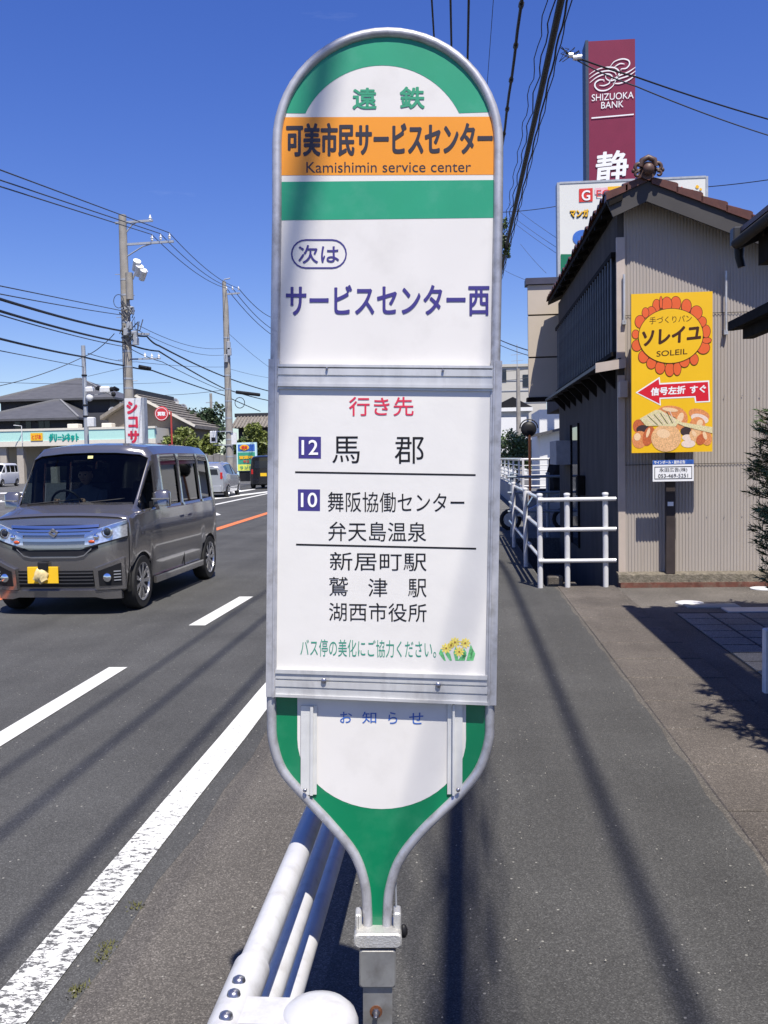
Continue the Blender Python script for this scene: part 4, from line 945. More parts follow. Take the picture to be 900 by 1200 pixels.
mb = MB(); mb.lathe((mx_-.02,my_,2.31), [(.01,.05),(.12,.04),(.22,.022)], 24, 'y'); mb.build('mirror_glass', M['chrome'], mr, smooth=50)
mb = MB(); mb.tube([(mx_-.02-.25*math.cos(t),my_-.02,2.33+.25*math.sin(t)) for t in [math.pi*k/10 for k in range(11)]], .02, 6); mb.build('mirror_hood', M['black'], mr)
# ------------------------------------------------------------------ people (one skinned surface each)
def skin_body(name, joints, edges, m, parent, sub=2, label=None):
    me = bpy.data.meshes.new(name); names = list(joints); off = Vector((0,0,0)); q = parent
    while q is not None: off += q.location; q = q.parent
    me.from_pydata([Vector(joints[k][0])-off for k in names], [(names.index(a), names.index(b)) for a, b in edges], [])
    o = bpy.data.objects.new(name, me); COL.objects.link(o)
    md = o.modifiers.new('skin', 'SKIN'); sv = me.skin_vertices[0].data
    for i, k in enumerate(names):
        sv[i].radius = (joints[k][1],)*2 if not isinstance(joints[k][1], tuple) else joints[k][1]; sv[i].use_root = (i == 0)
    md.use_smooth_shade = True; s = o.modifiers.new('sub', 'SUBSURF'); s.levels = sub; s.render_levels = sub
    dg = bpy.context.evaluated_depsgraph_get(); m2 = bpy.data.meshes.new_from_object(o.evaluated_get(dg)); o.modifiers.clear(); o.data = m2; bpy.data.meshes.remove(me)
    m2.materials.clear(); m2.materials.append(m); o.parent = parent
    if label: o['label'] = label
    return o
M['skin'] = mat('skin', (.5,.3,.2), .5, var=.05); M['cloth_black'] = mat('black_cloth', (.015,.015,.018), .85, var=.3, scale=10); M['hair'] = mat('hair', (.012,.01,.009), .5, var=.2)
M['cloth_grey'] = mat('grey_cloth', (.2,.2,.22), .8, var=.2)
def head(c, d, parent, r=.105):
    # d: unit horizontal facing direction
    c = Vector(c); d = Vector(d); s = Vector((-d.y, d.x, 0)); mb = MB()
    mb.sphere((0,0,0), r, 16, (.82,.92,1.12)); vs = []
    for x, y, z in mb.v:
        if z < 0: x *= 1-.25*(-z/r); y = y*(1-.12*(-z/r))
        vs.append(c+s*x+d*y+Vector((0,0,z)))
    mb.v = [tuple(v) for v in vs]
    h = mb
    h.add([c+d*r*.86+Vector((0,0,.02))+s*.008, c+d*r*.86+Vector((0,0,.02))-s*.008, c+d*r*.98-Vector((0,0,.028))+s*.016, c+d*r*.98-Vector((0,0,.028))-s*.016, c+d*r*1.13-Vector((0,0,.022))], [(0,1,4),(0,4,2),(1,3,4),(2,4,3)])
    o = h.build('head', M['skin'], parent, smooth=60)
    for sg in (-1, 1):
        e = MB(); e.sphere(c+d*r*.80+s*sg*r*.33+Vector((0,0,.012)), .012, 8); e.build('eye', M['ink'], o)
        e = MB(); e.sphere(c+s*sg*r*.82, .028, 8, (.4,.6,1)); e.build('ear', M['skin'], o)
    e = MB(); e.bar(c+d*r*.86-s*.022-Vector((0,0,.055)), c+d*r*.86+s*.022-Vector((0,0,.055)), .006, .006); e.build('mouth', mat('lip',(.35,.1,.09),.5,var=0), o)
    e = MB(); e.sphere((0,0,0), r*1.07, 16, (.88,.96,1.08)); e.v = [tuple(c-d*.014+s*x+d*y+Vector((0,0,max(z, -.03 if y < .0 else .045)+.008))) for x, y, z in e.v]; e.build('hair', M['hair'], o, smooth=60)
    return o
# person on a scooter, under the overhang past the ditch
D2 = 19.6; pxw = at(637, 560, D2).x
sc_ = root('scooter', 'pale silver scooter standing by the far grey fence under the overhang', 'scooter', (pxw-.1, D2, 0))
X = pxw-.1
mb = MB(); mb.prism([(X-.62,D2-.14,.42),(X-.50,D2-.17,.30),(X-.12,D2-.17,.26),(X-.05,D2-.17,.52),(X+.55,D2-.15,.62),(X+.5,D2-.15,.8),(X-.1,D2-.15,.76),(X-.3,D2-.12,.42),(X-.42,D2-.1,.98),(X-.52,D2-.1,.98)], (0,.3,0)); mb.build('body', mat('silver_scooter',(.5,.52,.56),.25,.6,var=.05), sc_, fix=True)
for dx in (-.6,.5):
    mb = MB(); mb.tube([(X+dx+.19*math.cos(t), D2, .22+.19*math.sin(t)) for t in [2*math.pi*k/16 for k in range(16)]], .045, 8, closed=True); wv = mb.build('wheel', M['rubber'], sc_, smooth=50)
    mb = MB(); mb.tube([(X+dx,D2-.03,.22),(X+dx,D2+.03,.22)], .15, 14); mb.build('rim', M['alu'], wv)
mb = MB(); mb.tube([(X-.6,D2,.22),(X-.45,D2,1.0)], .03, 8); mb.build('fork', M['grey_metal'], sc_)
mb = MB(); mb.tube([(X-.42,D2-.3,1.03),(X-.44,D2,1.0),(X-.42,D2+.3,1.03)], .02, 8); mb.build('handlebar', M['black'], sc_)
mb = MB(); mb.bbox(X-.05,X+.5,D2-.13,D2+.13,.76,.86,.03); mb.build('seat', M['black'], sc_)
mb = MB(); mb.sphere((X-.5,D2-.0,.9), .1, 12, (.6,1,1)); mb.build('headlight', M['porcelain'], sc_)
cv = MB(); n_ = 14; prof = [(.10,.82),(.15,.95),(.13,1.08),(.145,1.2),(.12,1.34),(.085,1.46),(.05,1.56),(.005,1.6)]
for j, (r, z) in enumerate(prof):
    for k in range(n_): a = 2*math.pi*k/n_; q = r*(1+.22*math.sin(3*a+j)+.12*math.sin(5*a-j)); cv.v.append((X+.32+q*math.cos(a)+.02*math.sin(j*2.1), D2+q*1.2*math.sin(a), z))
for j in range(len(prof)-1):
    for k in range(n_): cv.f.append((j*n_+k, j*n_+(k+1)%n_, (j+1)*n_+(k+1)%n_, (j+1)*n_+k))
cv.f.append(tuple(range(n_))[::-1])
tag(cv.build('rain_cover', M['cloth_black'], smooth=50), 'black folded rain cover heaped upright on the scooter seat', 'cover')

# ------------------------------------------------------------------ vehicles. Local frame: front towards -Y, built at the origin, then moved
M['paint_grey'] = mat('paint_gunmetal', (.25,.24,.238), .19, .76, var=.02, scale=60, coat=1.0); M['paint_silver'] = mat('paint_silver', (.50,.51,.53), .25, .6, var=.02, coat=1.0)
M['paint_black'] = mat('paint_black', (.01,.01,.013), .2, 0, var=.02, coat=1.0); M['paint_white'] = mat('paint_white', (.72,.72,.73), .25, 0, var=.02, coat=1.0)
M['under'] = mat('underbody', (.012,.012,.012), .8, var=.1); M['chrome_blue'] = mat('dark_chrome', (.62,.61,.64), .22, 1, var=0)
def glassmat(name, tint, a):
    m = bpy.data.materials.new(name); m.use_nodes = True; n = m.node_tree.nodes; L = m.node_tree.links; n.clear()
    out = n.new('ShaderNodeOutputMaterial'); tr = n.new('ShaderNodeBsdfTransparent'); tr.inputs[0].default_value = (*tint, 1)
    gl = n.new('ShaderNodeBsdfGlossy'); gl.inputs['Roughness'].default_value = .02; fr_ = n.new('ShaderNodeLayerWeight'); fr_.inputs[0].default_value = .5; pw = n.new('ShaderNodeMath'); pw.operation = 'POWER'; pw.inputs[1].default_value = 4.0; L.new(fr_.outputs['Facing'], pw.inputs[0])
    ad = n.new('ShaderNodeMath'); ad.operation = 'MULTIPLY_ADD'; ad.inputs[1].default_value = 1.0; ad.inputs[2].default_value = a; L.new(pw.outputs[0], ad.inputs[0])
    mx = n.new('ShaderNodeMixShader'); L.new(ad.outputs[0], mx.inputs[0]); L.new(tr.outputs[0], mx.inputs[1]); L.new(gl.outputs[0], mx.inputs[2]); L.new(mx.outputs[0], out.inputs[0]); return m
M['glass'] = glassmat('windscreen_glass', (.38,.44,.45), .02); M['glass_priv'] = glassmat('privacy_glass', (.06,.065,.07), .03)
M['lens'] = glassmat('lamp_lens', (.9,.92,.95), .04); M['red_lens'] = mat('red_lens', (.45,.01,.01), .15, var=0, coat=1); M['plate_y'] = mat('plate_yellow', (.85,.52,.02), .4, var=.02)

VAN = dict(L=3.4, arches=(-1.17, 1.245), R=.312, stations=[
 (-1.51, [(.62,.22),(.69,.25),(.722,.50),(.727,.76),(.718,.91),(.70,.952),(.62,.966),(.52,.973),(.40,.98),(.2,.986),(0,.988)]),
 (-1.43, [(.62,.21),(.70,.24),(.728,.50),(.734,.78),(.722,.94),(.702,.972),(.62,.988),(.55,.995),(.42,1.003),(.2,1.01),(0,1.012)]),
 (-1.28, [(.62,.20),(.70,.24),(.733,.50),(.737,.80),(.725,.98),(.705,1.005),(.64,1.03),(.58,1.04),(.44,1.05),(.22,1.055),(0,1.058)]),
 (-1.12, [(.62,.20),(.70,.24),(.735,.50),(.738,.80),(.73,.99),(.715,1.02),(.675,1.055),(.64,1.075),(.50,1.09),(.25,1.10),(0,1.10)]),
 (-.70, [(.62,.20),(.70,.24),(.735,.50),(.738,.80),(.73,1.0),(.722,1.04),(.675,1.49),(.655,1.565),(.57,1.60),(.30,1.625),(0,1.63)]),
 (-.60, [(.62,.20),(.70,.24),(.735,.50),(.738,.80),(.73,1.0),(.722,1.04),(.675,1.515),(.66,1.60),(.585,1.678),(.32,1.705),(0,1.71)]),
 (-.40, [(.62,.20),(.70,.24),(.735,.50),(.738,.80),(.73,1.0),(.72,1.04),(.675,1.53),(.66,1.612),(.585,1.695),(.32,1.727),(0,1.735)]),
 (.16, [(.62,.20),(.70,.24),(.735,.50),(.738,.80),(.73,1.0),(.72,1.045),(.672,1.54),(.658,1.62),(.583,1.705),(.32,1.738),(0,1.743)]),
 (.26, [(.62,.20),(.70,.24),(.735,.50),(.738,.80),(.73,1.0),(.72,1.045),(.672,1.54),(.658,1.62),(.583,1.705),(.32,1.738),(0,1.743)]),
 (.92, [(.62,.20),(.70,.24),(.735,.50),(.738,.80),(.73,1.01),(.72,1.05),(.67,1.54),(.656,1.62),(.58,1.703),(.32,1.735),(0,1.74)]),
 (1.00, [(.62,.20),(.70,.24),(.735,.50),(.738,.80),(.73,1.01),(.72,1.05),(.67,1.54),(.656,1.62),(.58,1.703),(.32,1.735),(0,1.74)]),
 (1.42, [(.62,.20),(.70,.24),(.735,.50),(.736,.80),(.728,1.01),(.715,1.06),(.665,1.525),(.65,1.605),(.572,1.685),(.31,1.715),(0,1.72)]),
 (1.60, [(.62,.22),(.69,.26),(.72,.50),(.722,.80),(.712,1.01),(.70,1.06),(.640,1.50),(.615,1.58),(.54,1.65),(.28,1.675),(0,1.678)]),
 (1.70, [(.56,.24),(.64,.28),(.67,.50),(.67,.80),(.66,1.01),(.65,1.06),(.59,1.47),(.56,1.54),(.48,1.60),(.25,1.62),(0,1.625)])],
 windows=[(-1.12,-.70,5,6,'quarter_window','glass'),(-1.12,-.70,7,10,'windscreen','glass'),(-.40,.16,5,6,'side_window','glass'),(.26,.92,5,6,'side_window','glass_priv'),(1.00,1.42,5,6,'side_window','glass_priv')],
 rear=(.48,1.08,1.46), z_nose=(.22,.95))
_h = lambda w, b, s, t, r: [(.66*w,.20),(.76*w,.24),(.80*w,.50),(.80*w,.74),(.79*w,b),(.77*w,b+.03),(s[0],s[1]),(s[0]-.05,s[1]+t),(s[0]-.13,s[1]+t*1.6),(.3,r-.01),(0,r)]
HATCH = dict(L=3.7, arches=(-1.2, 1.26), R=.33, stations=[
 (-1.72, [(.62,.22),(.68,.25),(.72,.48),(.72,.62),(.68,.72),(.66,.74),(.6,.755),(.5,.765),(.4,.77),(.2,.775),(0,.78)]),
 (-1.55, [(.66,.2),(.76,.24),(.79,.5),(.79,.7),(.77,.82),(.75,.84),(.66,.86),(.56,.87),(.42,.88),(.2,.885),(0,.89)]),
 (-1.05, [(.66,.2),(.78,.24),(.82,.5),(.82,.76),(.81,.92),(.79,.95),(.70,.98),(.64,.99),(.5,1.0),(.25,1.01),(0,1.01)]),
 (-.88, [(.66,.2),(.78,.24),(.82,.5),(.82,.76),(.81,.93),(.79,.96),(.72,1.01),(.66,1.03),(.52,1.045),(.25,1.055),(0,1.055)]),
 (-.15, [(.66,.2),(.78,.24),(.82,.5),(.82,.76),(.81,.95),(.79,.98),(.64,1.38),(.6,1.42),(.5,1.455),(.25,1.475),(0,1.48)]),
 (0.0, [(.66,.2),(.78,.24),(.82,.5),(.82,.76),(.81,.95),(.79,.98),(.64,1.40),(.6,1.45),(.5,1.50),(.25,1.52),(0,1.525)]),
 (.1, [(.66,.2),(.78,.24),(.82,.5),(.82,.76),(.81,.95),(.79,.98),(.64,1.41),(.6,1.46),(.5,1.51),(.25,1.53),(0,1.535)]),
 (.9, [(.66,.2),(.78,.24),(.82,.5),(.82,.76),(.81,.98),(.79,1.01),(.64,1.40),(.6,1.45),(.5,1.50),(.25,1.52),(0,1.525)]),
 (1.45, [(.66,.2),(.78,.24),(.82,.5),(.82,.76),(.80,1.02),(.77,1.06),(.63,1.33),(.59,1.39),(.5,1.44),(.25,1.46),(0,1.465)]),
 (1.68, [(.64,.24),(.74,.28),(.78,.5),(.78,.76),(.75,1.0),(.72,1.04),(.58,1.27),(.54,1.32),(.45,1.37),(.25,1.39),(0,1.395)]),
 (1.82, [(.6,.28),(.68,.3),(.72,.5),(.72,.74),(.68,.92),(.66,.96),(.54,1.2),(.5,1.25),(.42,1.28),(.25,1.3),(0,1.3)])],
 windows=[(-.88,-.15,7,10,'windscreen','glass_priv'),(-.88,-.15,5,6,'side_window','glass_priv'),(0.0,.1,5,6,'side_window','glass_priv'),(.1,.9,5,6,'side_window','glass_priv'),(.9,1.45,5,6,'side_window','glass_priv')],
 rear=(.5,.98,1.22), z_nose=(.22,.72))
def lerp(a, b, t): return a+(b-a)*t
def bulge(z, spec):
    a, b = spec['z_nose']; t = max(0, min(1, (z-a)/(b-a))); return .175*(1-abs(2*t-1)**3*.35)
def fy(x, z, spec): return spec['stations'][0][0]-bulge(z, spec)*(1-min(1, abs(x)/.735)**4)
def wheel(t, x, y, r, side, name='wheel'):
    q = bpy.data.objects.new(name, None)
    mb = MB(); w = .085
    mb.lathe((x,y,r), [(r*.66,-w*.4),(r*.66,-w),(r*.93,-w*1.02),(r,-w*.7),(r,w*.7),(r*.93,w*1.02),(r*.66,w),(r*.66,w*.4)], 30, 'x', cap=False); wh = mb.build('wheel', M['rubber'], t, smooth=40)
    mb = MB(); xo = x+side*w*.85
    mb.lathe((xo,y,r), [(r*.70,side*.016),(r*.655,side*.012),(r*.62,-side*.03),(r*.62,-side*.10)], 30, 'x', cap=False)
    for k in range(9):
        a = 2*math.pi*k/9
        for da in (-.085,.085):
            p0 = (xo-side*.012, y+r*.16*math.cos(a), r+r*.16*math.sin(a)); p1 = (xo-side*.004, y+r*.66*math.cos(a+da), r+r*.66*math.sin(a+da)); mb.bar(p0, p1, .022, .022, (1,0,0))
    mb.tube([(xo-side*.03,y,r),(xo+side*.002,y,r)], r*.19, 14); mb.build('rim', mat('alloy',(.6,.6,.62),.25,.9,var=.05) if 'alloy' not in M else M['alloy'], wh, smooth=40)
    mb = MB(); mb.tube([(xo-side*.07,y,r),(xo-side*.06,y,r)], r*.6, 20); mb.build('brake_disc', M['under'], wh)
M['alloy'] = mat('alloy_rim', (.6,.6,.62), .25, .9, var=.05)
def car(spec, paint, name, label, front=True, wheelr=.285, loc=(0,0,0), rot=0, scale=1, sz=1):
    t = root(name, label, 'van' if spec is VAN else 'car')
    st = spec['stations']; K = len(st[0][1]); A = spec['arches']; RR = spec['R']
    rows = []
    for i in range(len(st)-1):
        y0, a = st[i]; y1, b = st[i+1]; n = max(1, int((y1-y0)/.055))
        for k in range(n): tt = k/n; rows.append((lerp(y0,y1,tt), [(lerp(p[0],q[0],tt), lerp(p[1],q[1],tt)) for p, q in zip(a, b)]))
    rows.append(st[-1])
    def archz(y):
        z = 0
        for c in A:
            d = RR*RR-(y-c)**2
            if d > 0: z = max(z, wheelr+math.sqrt(d))
        return z
    R2 = []
    for y, pr_ in rows:
        az = archz(y); q = []
        for j, (x, z) in enumerate(pr_):
            if j < 3 and az > z: z = az+.004*j; 
            if j == 0 and az > .3: x = .70 if spec is VAN else .76
            q.append((x, z))
        R2.append((y, q))
    mb = MB(); W = 2*K-1
    for y, q in R2: mb.v += [(-x, y, z) for x, z in q]+[(x, y, z) for x, z in q[:-1][::-1]]
    def skip(i, j):
        yc = (R2[i][0]+R2[i+1][0])/2; jj = j if j < K-1 else 2*K-3-j
        for (ya, yb, ja, jb, _, _) in spec['windows']:
            if ya < yc < yb and ja <= jj < jb: return True
        return False
    for i in range(len(R2)-1):
        for j in range(W-1):
            if not skip(i, j): a = i*W+j; mb.f.append((a, a+W, a+W+1, a+1))
    bod = mb.build('body', paint, t, smooth=28)
    so_ = bod.modifiers.new('thick', 'SOLIDIFY'); so_.thickness = .012; so_.offset = -1; bod.data.materials.append(M['black']); so_.material_offset_rim = 1
    # windows: same surface, pulled in a few millimetres
    for (ya, yb, ja, jb, nm, gm) in spec['windows']:
        rr = [(y, q) for y, q in R2 if ya-1e-6 <= y <= yb+1e-6]
        sides = ((-1,),(1,)) if nm != 'windscreen' else ((0,),)
        for (sd,) in sides:
            g_ = MB(); nn = 0
            for y, q in rr:
                seg = q[ja:jb+1]
                if nm == 'windscreen': line = [(-x, y+.006, z-.004) for x, z in seg]+[(x, y+.006, z-.004) for x, z in seg[:-1][::-1]]
                else: line = [(sd*(x-.007), y, z) for x, z in seg]
                nn = len(line); g_.v += line
            for i in range(len(rr)-1):
                for j in range(nn-1): a = i*nn+j; g_.f.append((a, a+nn, a+nn+1, a+1))
            g_.build(nm, M[gm], t, smooth=60)
    # nose and tail
    y0 = st[0][0]; q = st[0][1]; nb = MB(); S = 17; lv = [(x, z) for x, z in q[:6]]
    for (xe, ze) in lv:
        for k in range(S): s_ = -1+2*k/(S-1); x = xe*s_; z = ze+(.03*(1-s_*s_) if ze > .6 else 0); nb.v.append((x, fy(x, z, spec) if abs(s_) < 1 else y0, z))
    hood = [( -x, z) for x, z in q[5:]]+[(x, z) for x, z in q[5:-1][::-1]]
    def hz(x):
        x = abs(x); pts = q[5:]
        for (xa, za), (xb, zb) in zip(pts, pts[1:]):
            if xb <= x <= xa: return lerp(za, zb, (xa-x)/(xa-xb+1e-9))
        return pts[0][1]
    for k in range(S): s_ = -1+2*k/(S-1); x = lv[-1][0]*s_; nb.v.append((x, y0-.02*(1-s_**4), hz(x)-.002))
    for k in range(S): s_ = -1+2*k/(S-1); x = lv[-1][0]*s_; nb.v.append((x, y0+.002, hz(x)))
    for i in range(len(lv)+1):
        for k in range(S-1): a = i*S+k; nb.f.append((a, a+1, a+S+1, a+S))
    nb.build('front_bumper' if spec is VAN else 'nose', paint, t, smooth=50)
    y1, q = st[-1]; tb = MB(); tb.v = [(-x, y1, z) for x, z in q]+[(x, y1, z) for x, z in q[:-1][::-1]]; tb.f = [tuple(range(W))[::-1]]
    tb.build('tailgate', paint, t)
    mb = MB(); mb.box(-.6,.6,y0+.1,y1-.1,.19,.30)
    mb.build('underbody', M['under'], t)
    for c in A:
        for sd in (-1, 1):
            mb = MB(); mb.lathe((sd*.60,c,wheelr), [(RR*1.02,.12 if sd > 0 else -.12),(RR*1.02,-.12 if sd > 0 else .12)], 24, 'x')
            mb.v = [(x, y, max(z,.22)) for x, y, z in mb.v]; mb.build('wheel_well', M['under'], t)
            wheel(t, sd*(.655 if spec is VAN else .73), c, wheelr, sd)
    # interior
    mb = MB(); mb.box(-.64,.64,-.95,y1-.12,.30,.55); mb.build('cabin_floor', M['under'], t)
    if spec is VAN:
        mb = MB(); mb.prism([(-.66,-1.05,.6),(-.66,-1.05,1.05),(-.66,-.75,1.04),(-.66,-.70,.95),(-.66,-.72,.6)], (1.32,0,0)); mb.build('dashboard', M['black'], t, fix=True)
    # rear lights, window, plate
    rw, za, zb = spec['rear']
    mb = MB(); mb.prism([(-rw,y1+.002,za),(rw,y1+.002,za),(rw-.05,y1+.002,zb),(-rw+.05,y1+.002,zb)], (0,.006,0)); mb.build('rear_window', M['glass_dark'], t, fix=True)
    for sd in (-1, 1):
        x = sd*(.60 if spec is VAN else .63); mb = MB(); mb.bbox(x-.05,x+.05,y1-.06,y1+.015,.78 if spec is VAN else .80,1.02 if spec is VAN else 1.08,.012); mb.build('tail_light', M['red_lens'], t)
    mb = MB(); mb.box(-.165,.165,y1+.003,y1+.012,.66,.825); mb.build('number_plate', M['plate_y'] if spec is VAN else M['white'], t)
    mb = MB(); mb.bbox(-.62,.62,y1-.03,y1+.04,.26,.52,.02); mb.build('rear_bumper', paint, t)
    t.location = loc; t.rotation_euler = (0, 0, rot); t.scale = (scale, scale, scale*sz)
    return t
def fstrip(spec, t, name, m, x0, x1, zl, zh, off=.004, depth=.012, n=10):
    """raised strip following the nose, between curves zl(x) and zh(x)"""
    mb = MB()
    for k in range(n+1):
        x = lerp(x0, x1, k/n); a, b = zl(x), zh(x); mid = (a+b)/2
        for z in (a, b): mb.v.append((x, fy(x, z, spec)-off, z))
        for z in (a, b): mb.v.append((x, fy(x, z, spec)+depth, z))
    for k in range(n):
        a = 4*k; b = a+4; mb.f += [(a, b, b+1, a+1), (a+1, b+1, b+3, a+3), (a, a+2, b+2, b)]
    mb.f += [(0,1,3,2), (4*n, 4*n+2, 4*n+3, 4*n+1)]
    return mb.build(name, m, t, smooth=35, fix=True)

# the grey van passing on the road
van = car(VAN, M['paint_grey'], 'tall_van', 'gunmetal grey tall boxy van driving towards the camera on the near lane')
V = VAN
# details
hood_edge = lambda x: .895-.02*(x/.6)**2
seg = MB()
fstrip(V, van, 'grille_surround', M['black'], -.46, .46, lambda x: .60+.07*max(0,abs(x)-.30)/.16, lambda x: .915-.01*(abs(x)/.46)**2, .003)
for (za, zb, w_, mm) in ((.878,.905,.47,'chrome_blue'),(.846,.866,.46,'chrome_blue'),(.812,.834,.45,'chrome_blue'),(.748,.776,.43,'chrome_blue'),(.682,.710,.39,'chrome_blue')):
    fstrip(V, van, 'grille_bar', M[mm], -w_, w_, lambda x, a=za: a+.012*(x/.5)**2, lambda x, b=zb: b+.012*(x/.5)**2, .013)
fstrip(V, van, 'grille_lower_trim', M['chrome'], -.40, .40, lambda x: .585+.10*max(0,abs(x)-.30)/.12, lambda x: .597+.105*max(0,abs(x)-.30)/.12, .014)
# emblem: two interlocking chevron strokes
em = MB(); y = fy(0,.83,V)-.020
for sg in (1, -1):
    P = [(-.055,.006),(.0,.045),(.022,.028),(-.012,.004),(.03,-.026),(.012,-.040)] if False else [(-.052,.004),(-.004,.046),(.05,.010),(.034,-.002),(-.004,.026),(-.026,.006),(.02,-.02),(.006,-.030)]
    em.prism([(sg*x, y, .835+sg*z*1.0) for x, z in P], (0,.008,0))
em.build('emblem', M['chrome'], van, fix=True)
# lower intake, plate, lip
fstrip(V, van, 'lower_intake', M['black'], -.40, .40, lambda x: .29, lambda x: .455, .002)
for z in (.32,.355,.39,.425): fstrip(V, van, 'intake_bar', mat('dark_grey_bar',(.06,.06,.065),.4,var=0), -.40, .40, lambda x, z=z: z, lambda x, z=z: z+.012, .008)
fstrip(V, van, 'bumper_lip', M['paint_grey'], -.66, .66, lambda x: .185-.02*(abs(x) > .42), lambda x: .255, .025, .03, 16)
for sd in (-1, 1):
    a, b = sorted((sd*.42, sd*.70))
    fstrip(V, van, 'fog_surround', M['paint_grey'], a, b, lambda x: .262+.0*x, lambda x: .475+.10*(abs(x)-.42)/.28, .034)
    a, b = sorted((sd*.465, sd*.675))
    fstrip(V, van, 'fog_recess', M['black'], a, b, lambda x: .30, lambda x: .44+.085*(abs(x)-.43)/.24, .036)
    for z in (.33,.36,.39,.42): fstrip(V, van, 'fog_fin', M['grey_metal'], *sorted((sd*.61, sd*.67)), lambda x, z=z: z+.02, lambda x, z=z: z+.028, .043, n=3)
    x = sd*.55; mb = MB(); mb.lathe((x, fy(x,.38,V)-.034, .385), [(.042,.01),(.042,-.012),(.034,-.016),(.004,-.02)], 18, 'y'); mb.build('fog_lamp', M['chrome'], van, smooth=50)
    # headlight: dark housing, reflectors, projector ring, clear lens
    a, b = sorted((sd*.33, sd*.722)); lo = lambda x: .685+.10*((abs(x)-.33)/.39); hi = lambda x: .815+.135*max(0,(abs(x)-.33)/.39)**.8
    hl = fstrip(V, van, 'headlight', mat('lamp_housing',(.72,.73,.76),.15,.7,var=.25,scale=40), a, b, lo, hi, .006, n=12)
    fstrip(V, van, 'headlight_edge', M['black'], a, b, lambda x: lo(x)-.012, lambda x: lo(x)+.004, .016, n=12)
    fstrip(V, van, 'headlight_strip', M['chrome_blue'], a, b, lambda x: hi(x)-.035, lambda x: hi(x)-.005, .014, n=12)
    x = sd*.55; c = (x, fy(x,.83,V)-.012, .835); mb = MB(); mb.lathe(c, [(.058,.01),(.060,-.008),(.048,-.010),(.044,.0)], 24, 'y'); mb.build('projector_ring', M['chrome'], hl, smooth=40)
    mb = MB(); mb.sphere(c, .036, 16, (1,.6,1)); mb.build('projector_lens', M['glass_dark'], hl, smooth=60)
    x = sd*.445; c = (x, fy(x,.79,V)-.010, .79); mb = MB(); mb.sphere(c, .032, 12, (1,.5,1)); mb.build('indicator', M['chrome'], hl, smooth=60)
    x = sd*.40; c = (x, fy(x,.745,V)-.010, .745); mb = MB(); mb.sphere(c, .022, 10, (1.6,.5,.8)); mb.build('amber_lamp', mat('amber',(.5,.09,.03),.2,var=0), hl, smooth=60)
    # mirrors, handles, door seams, sill, visor
    mb = MB(); mb.bbox(min(sd*.76,sd*.95),max(sd*.76,sd*.95),-.90,-.79,1.05,1.225,.03)
    mi = mb.build('door_mirror', M['paint_grey'], van, smooth=50)
    mb = MB(); mb.box(min(sd*.71,sd*.78),max(sd*.71,sd*.78),-.84,-.78,1.04,1.10); mb.build('mirror_arm', M['black'], mi)
    mb = MB(); mb.bar((sd*.772,-.93,1.135),(sd*.96,-.90,1.135),.008,.012); mb.build('mirror_indicator', M['chrome'], mi)
    for yy in (.06,.36):
        mb = MB(); mb.bar((sd*.742,yy,.885),(sd*.742,yy+.14,.89),.02,.022); mb.build('door_handle', M['chrome'], van)
    for ys_, za, zb in ((-.92,.30,1.02),(.21,.30,1.04),(.98,.62,1.05)):
        mb = MB(); mb.box(min(sd*.728,sd*.7405),max(sd*.728,sd*.7405),ys_-.003,ys_+.003,za,zb); mb.build('door_seam', M['black'], van)
    mb = MB(); mb.bar((sd*.742,-.82,.255),(sd*.742,.90,.255),.03,.07); mb.build('side_sill', M['paint_grey'], van)
    mb = MB(); mb.bar((sd*.742,-.75,.47),(sd*.742,.85,.52),.008,.012); mb.build('door_crease', M['paint_grey'], van)
    mb = MB(); mb.add([(sd*.684,-.55,1.49),(sd*.684,.95,1.50),(sd*.666,.95,1.595),(sd*.668,-.52,1.585)], [(0,1,2,3)]); mb.build('window_visor', M['glass_dark'], van)
    for ya, yb in ((-.60,-.42),(.16,.26),(.92,1.0)):
        mb = MB(); mb.add([(sd*.7265,ya-.014,1.04),(sd*.7265,yb+.014,1.04),(sd*.679,yb+.014,1.54),(sd*.679,ya-.014,1.54)], [(0,1,2,3)]); mb.build('pillar_trim', M['rubber'], van)
mb = MB(); y = fy(0,.38,V)-.03; mb.bbox(-.165-.12,.165-.12,y,y+.012,.335,.50,.004); pt = mb.build('number_plate', M['plate_y'], van)
mb = MB(); rnd = random.Random(3)
mb = MB(); mb.sphere((-.13,y-.02,.41), .075, 14, (1,.45,1)); mb.v = [(x+.012*math.sin(z*90), yy+.01*math.sin(x*70), z+.012*math.cos(x*80)) for x, yy, z in mb.v]; mb.build('plate_cover', mat('cream_cloth',(.62,.5,.25),.8,var=.3,scale=20), van, smooth=50)
mb = MB(); mb.bbox(-.16,-.05,y-.03,y,.47,.55,.01); mb.build('plate_bracket', M['black'], van)
# wipers, sticker, roof ribs, cowl
mb = MB(); mb.prism([(-.64,-1.135,1.07),(-.62,-1.10,1.098),(.62,-1.10,1.098),(.64,-1.135,1.07)], (0,.0,.01)); mb.build('cowl', M['black'], van, fix=True)
for (xa, xb) in ((-.55,.02),(.0,.52)):
    mb = MB(); mb.tube([(xa,-1.13,1.10),(xb,-1.055,1.145)], .008, 6); mb.build('wiper', M['black'], van)
mb = MB(); mb.add([(-.02,-.745,1.575),(.04,-.745,1.575),(.04,-.735,1.605),(-.02,-.735,1.605)], [(0,1,2,3)]); mb.build('windscreen_sticker', mat('sticker',(.8,.75,.3),.5,var=0), van)
for x in (-.42,-.14,.14,.42):
    mb = MB(); mb.bar((x,-.35,1.722-abs(x)*.03),(x,1.4,1.722-abs(x)*.03),.03,.014); mb.build('roof_rib', M['paint_grey'], van)
M['seat'] = mat('seat_cloth', (.05,.05,.055), .9, var=.2)
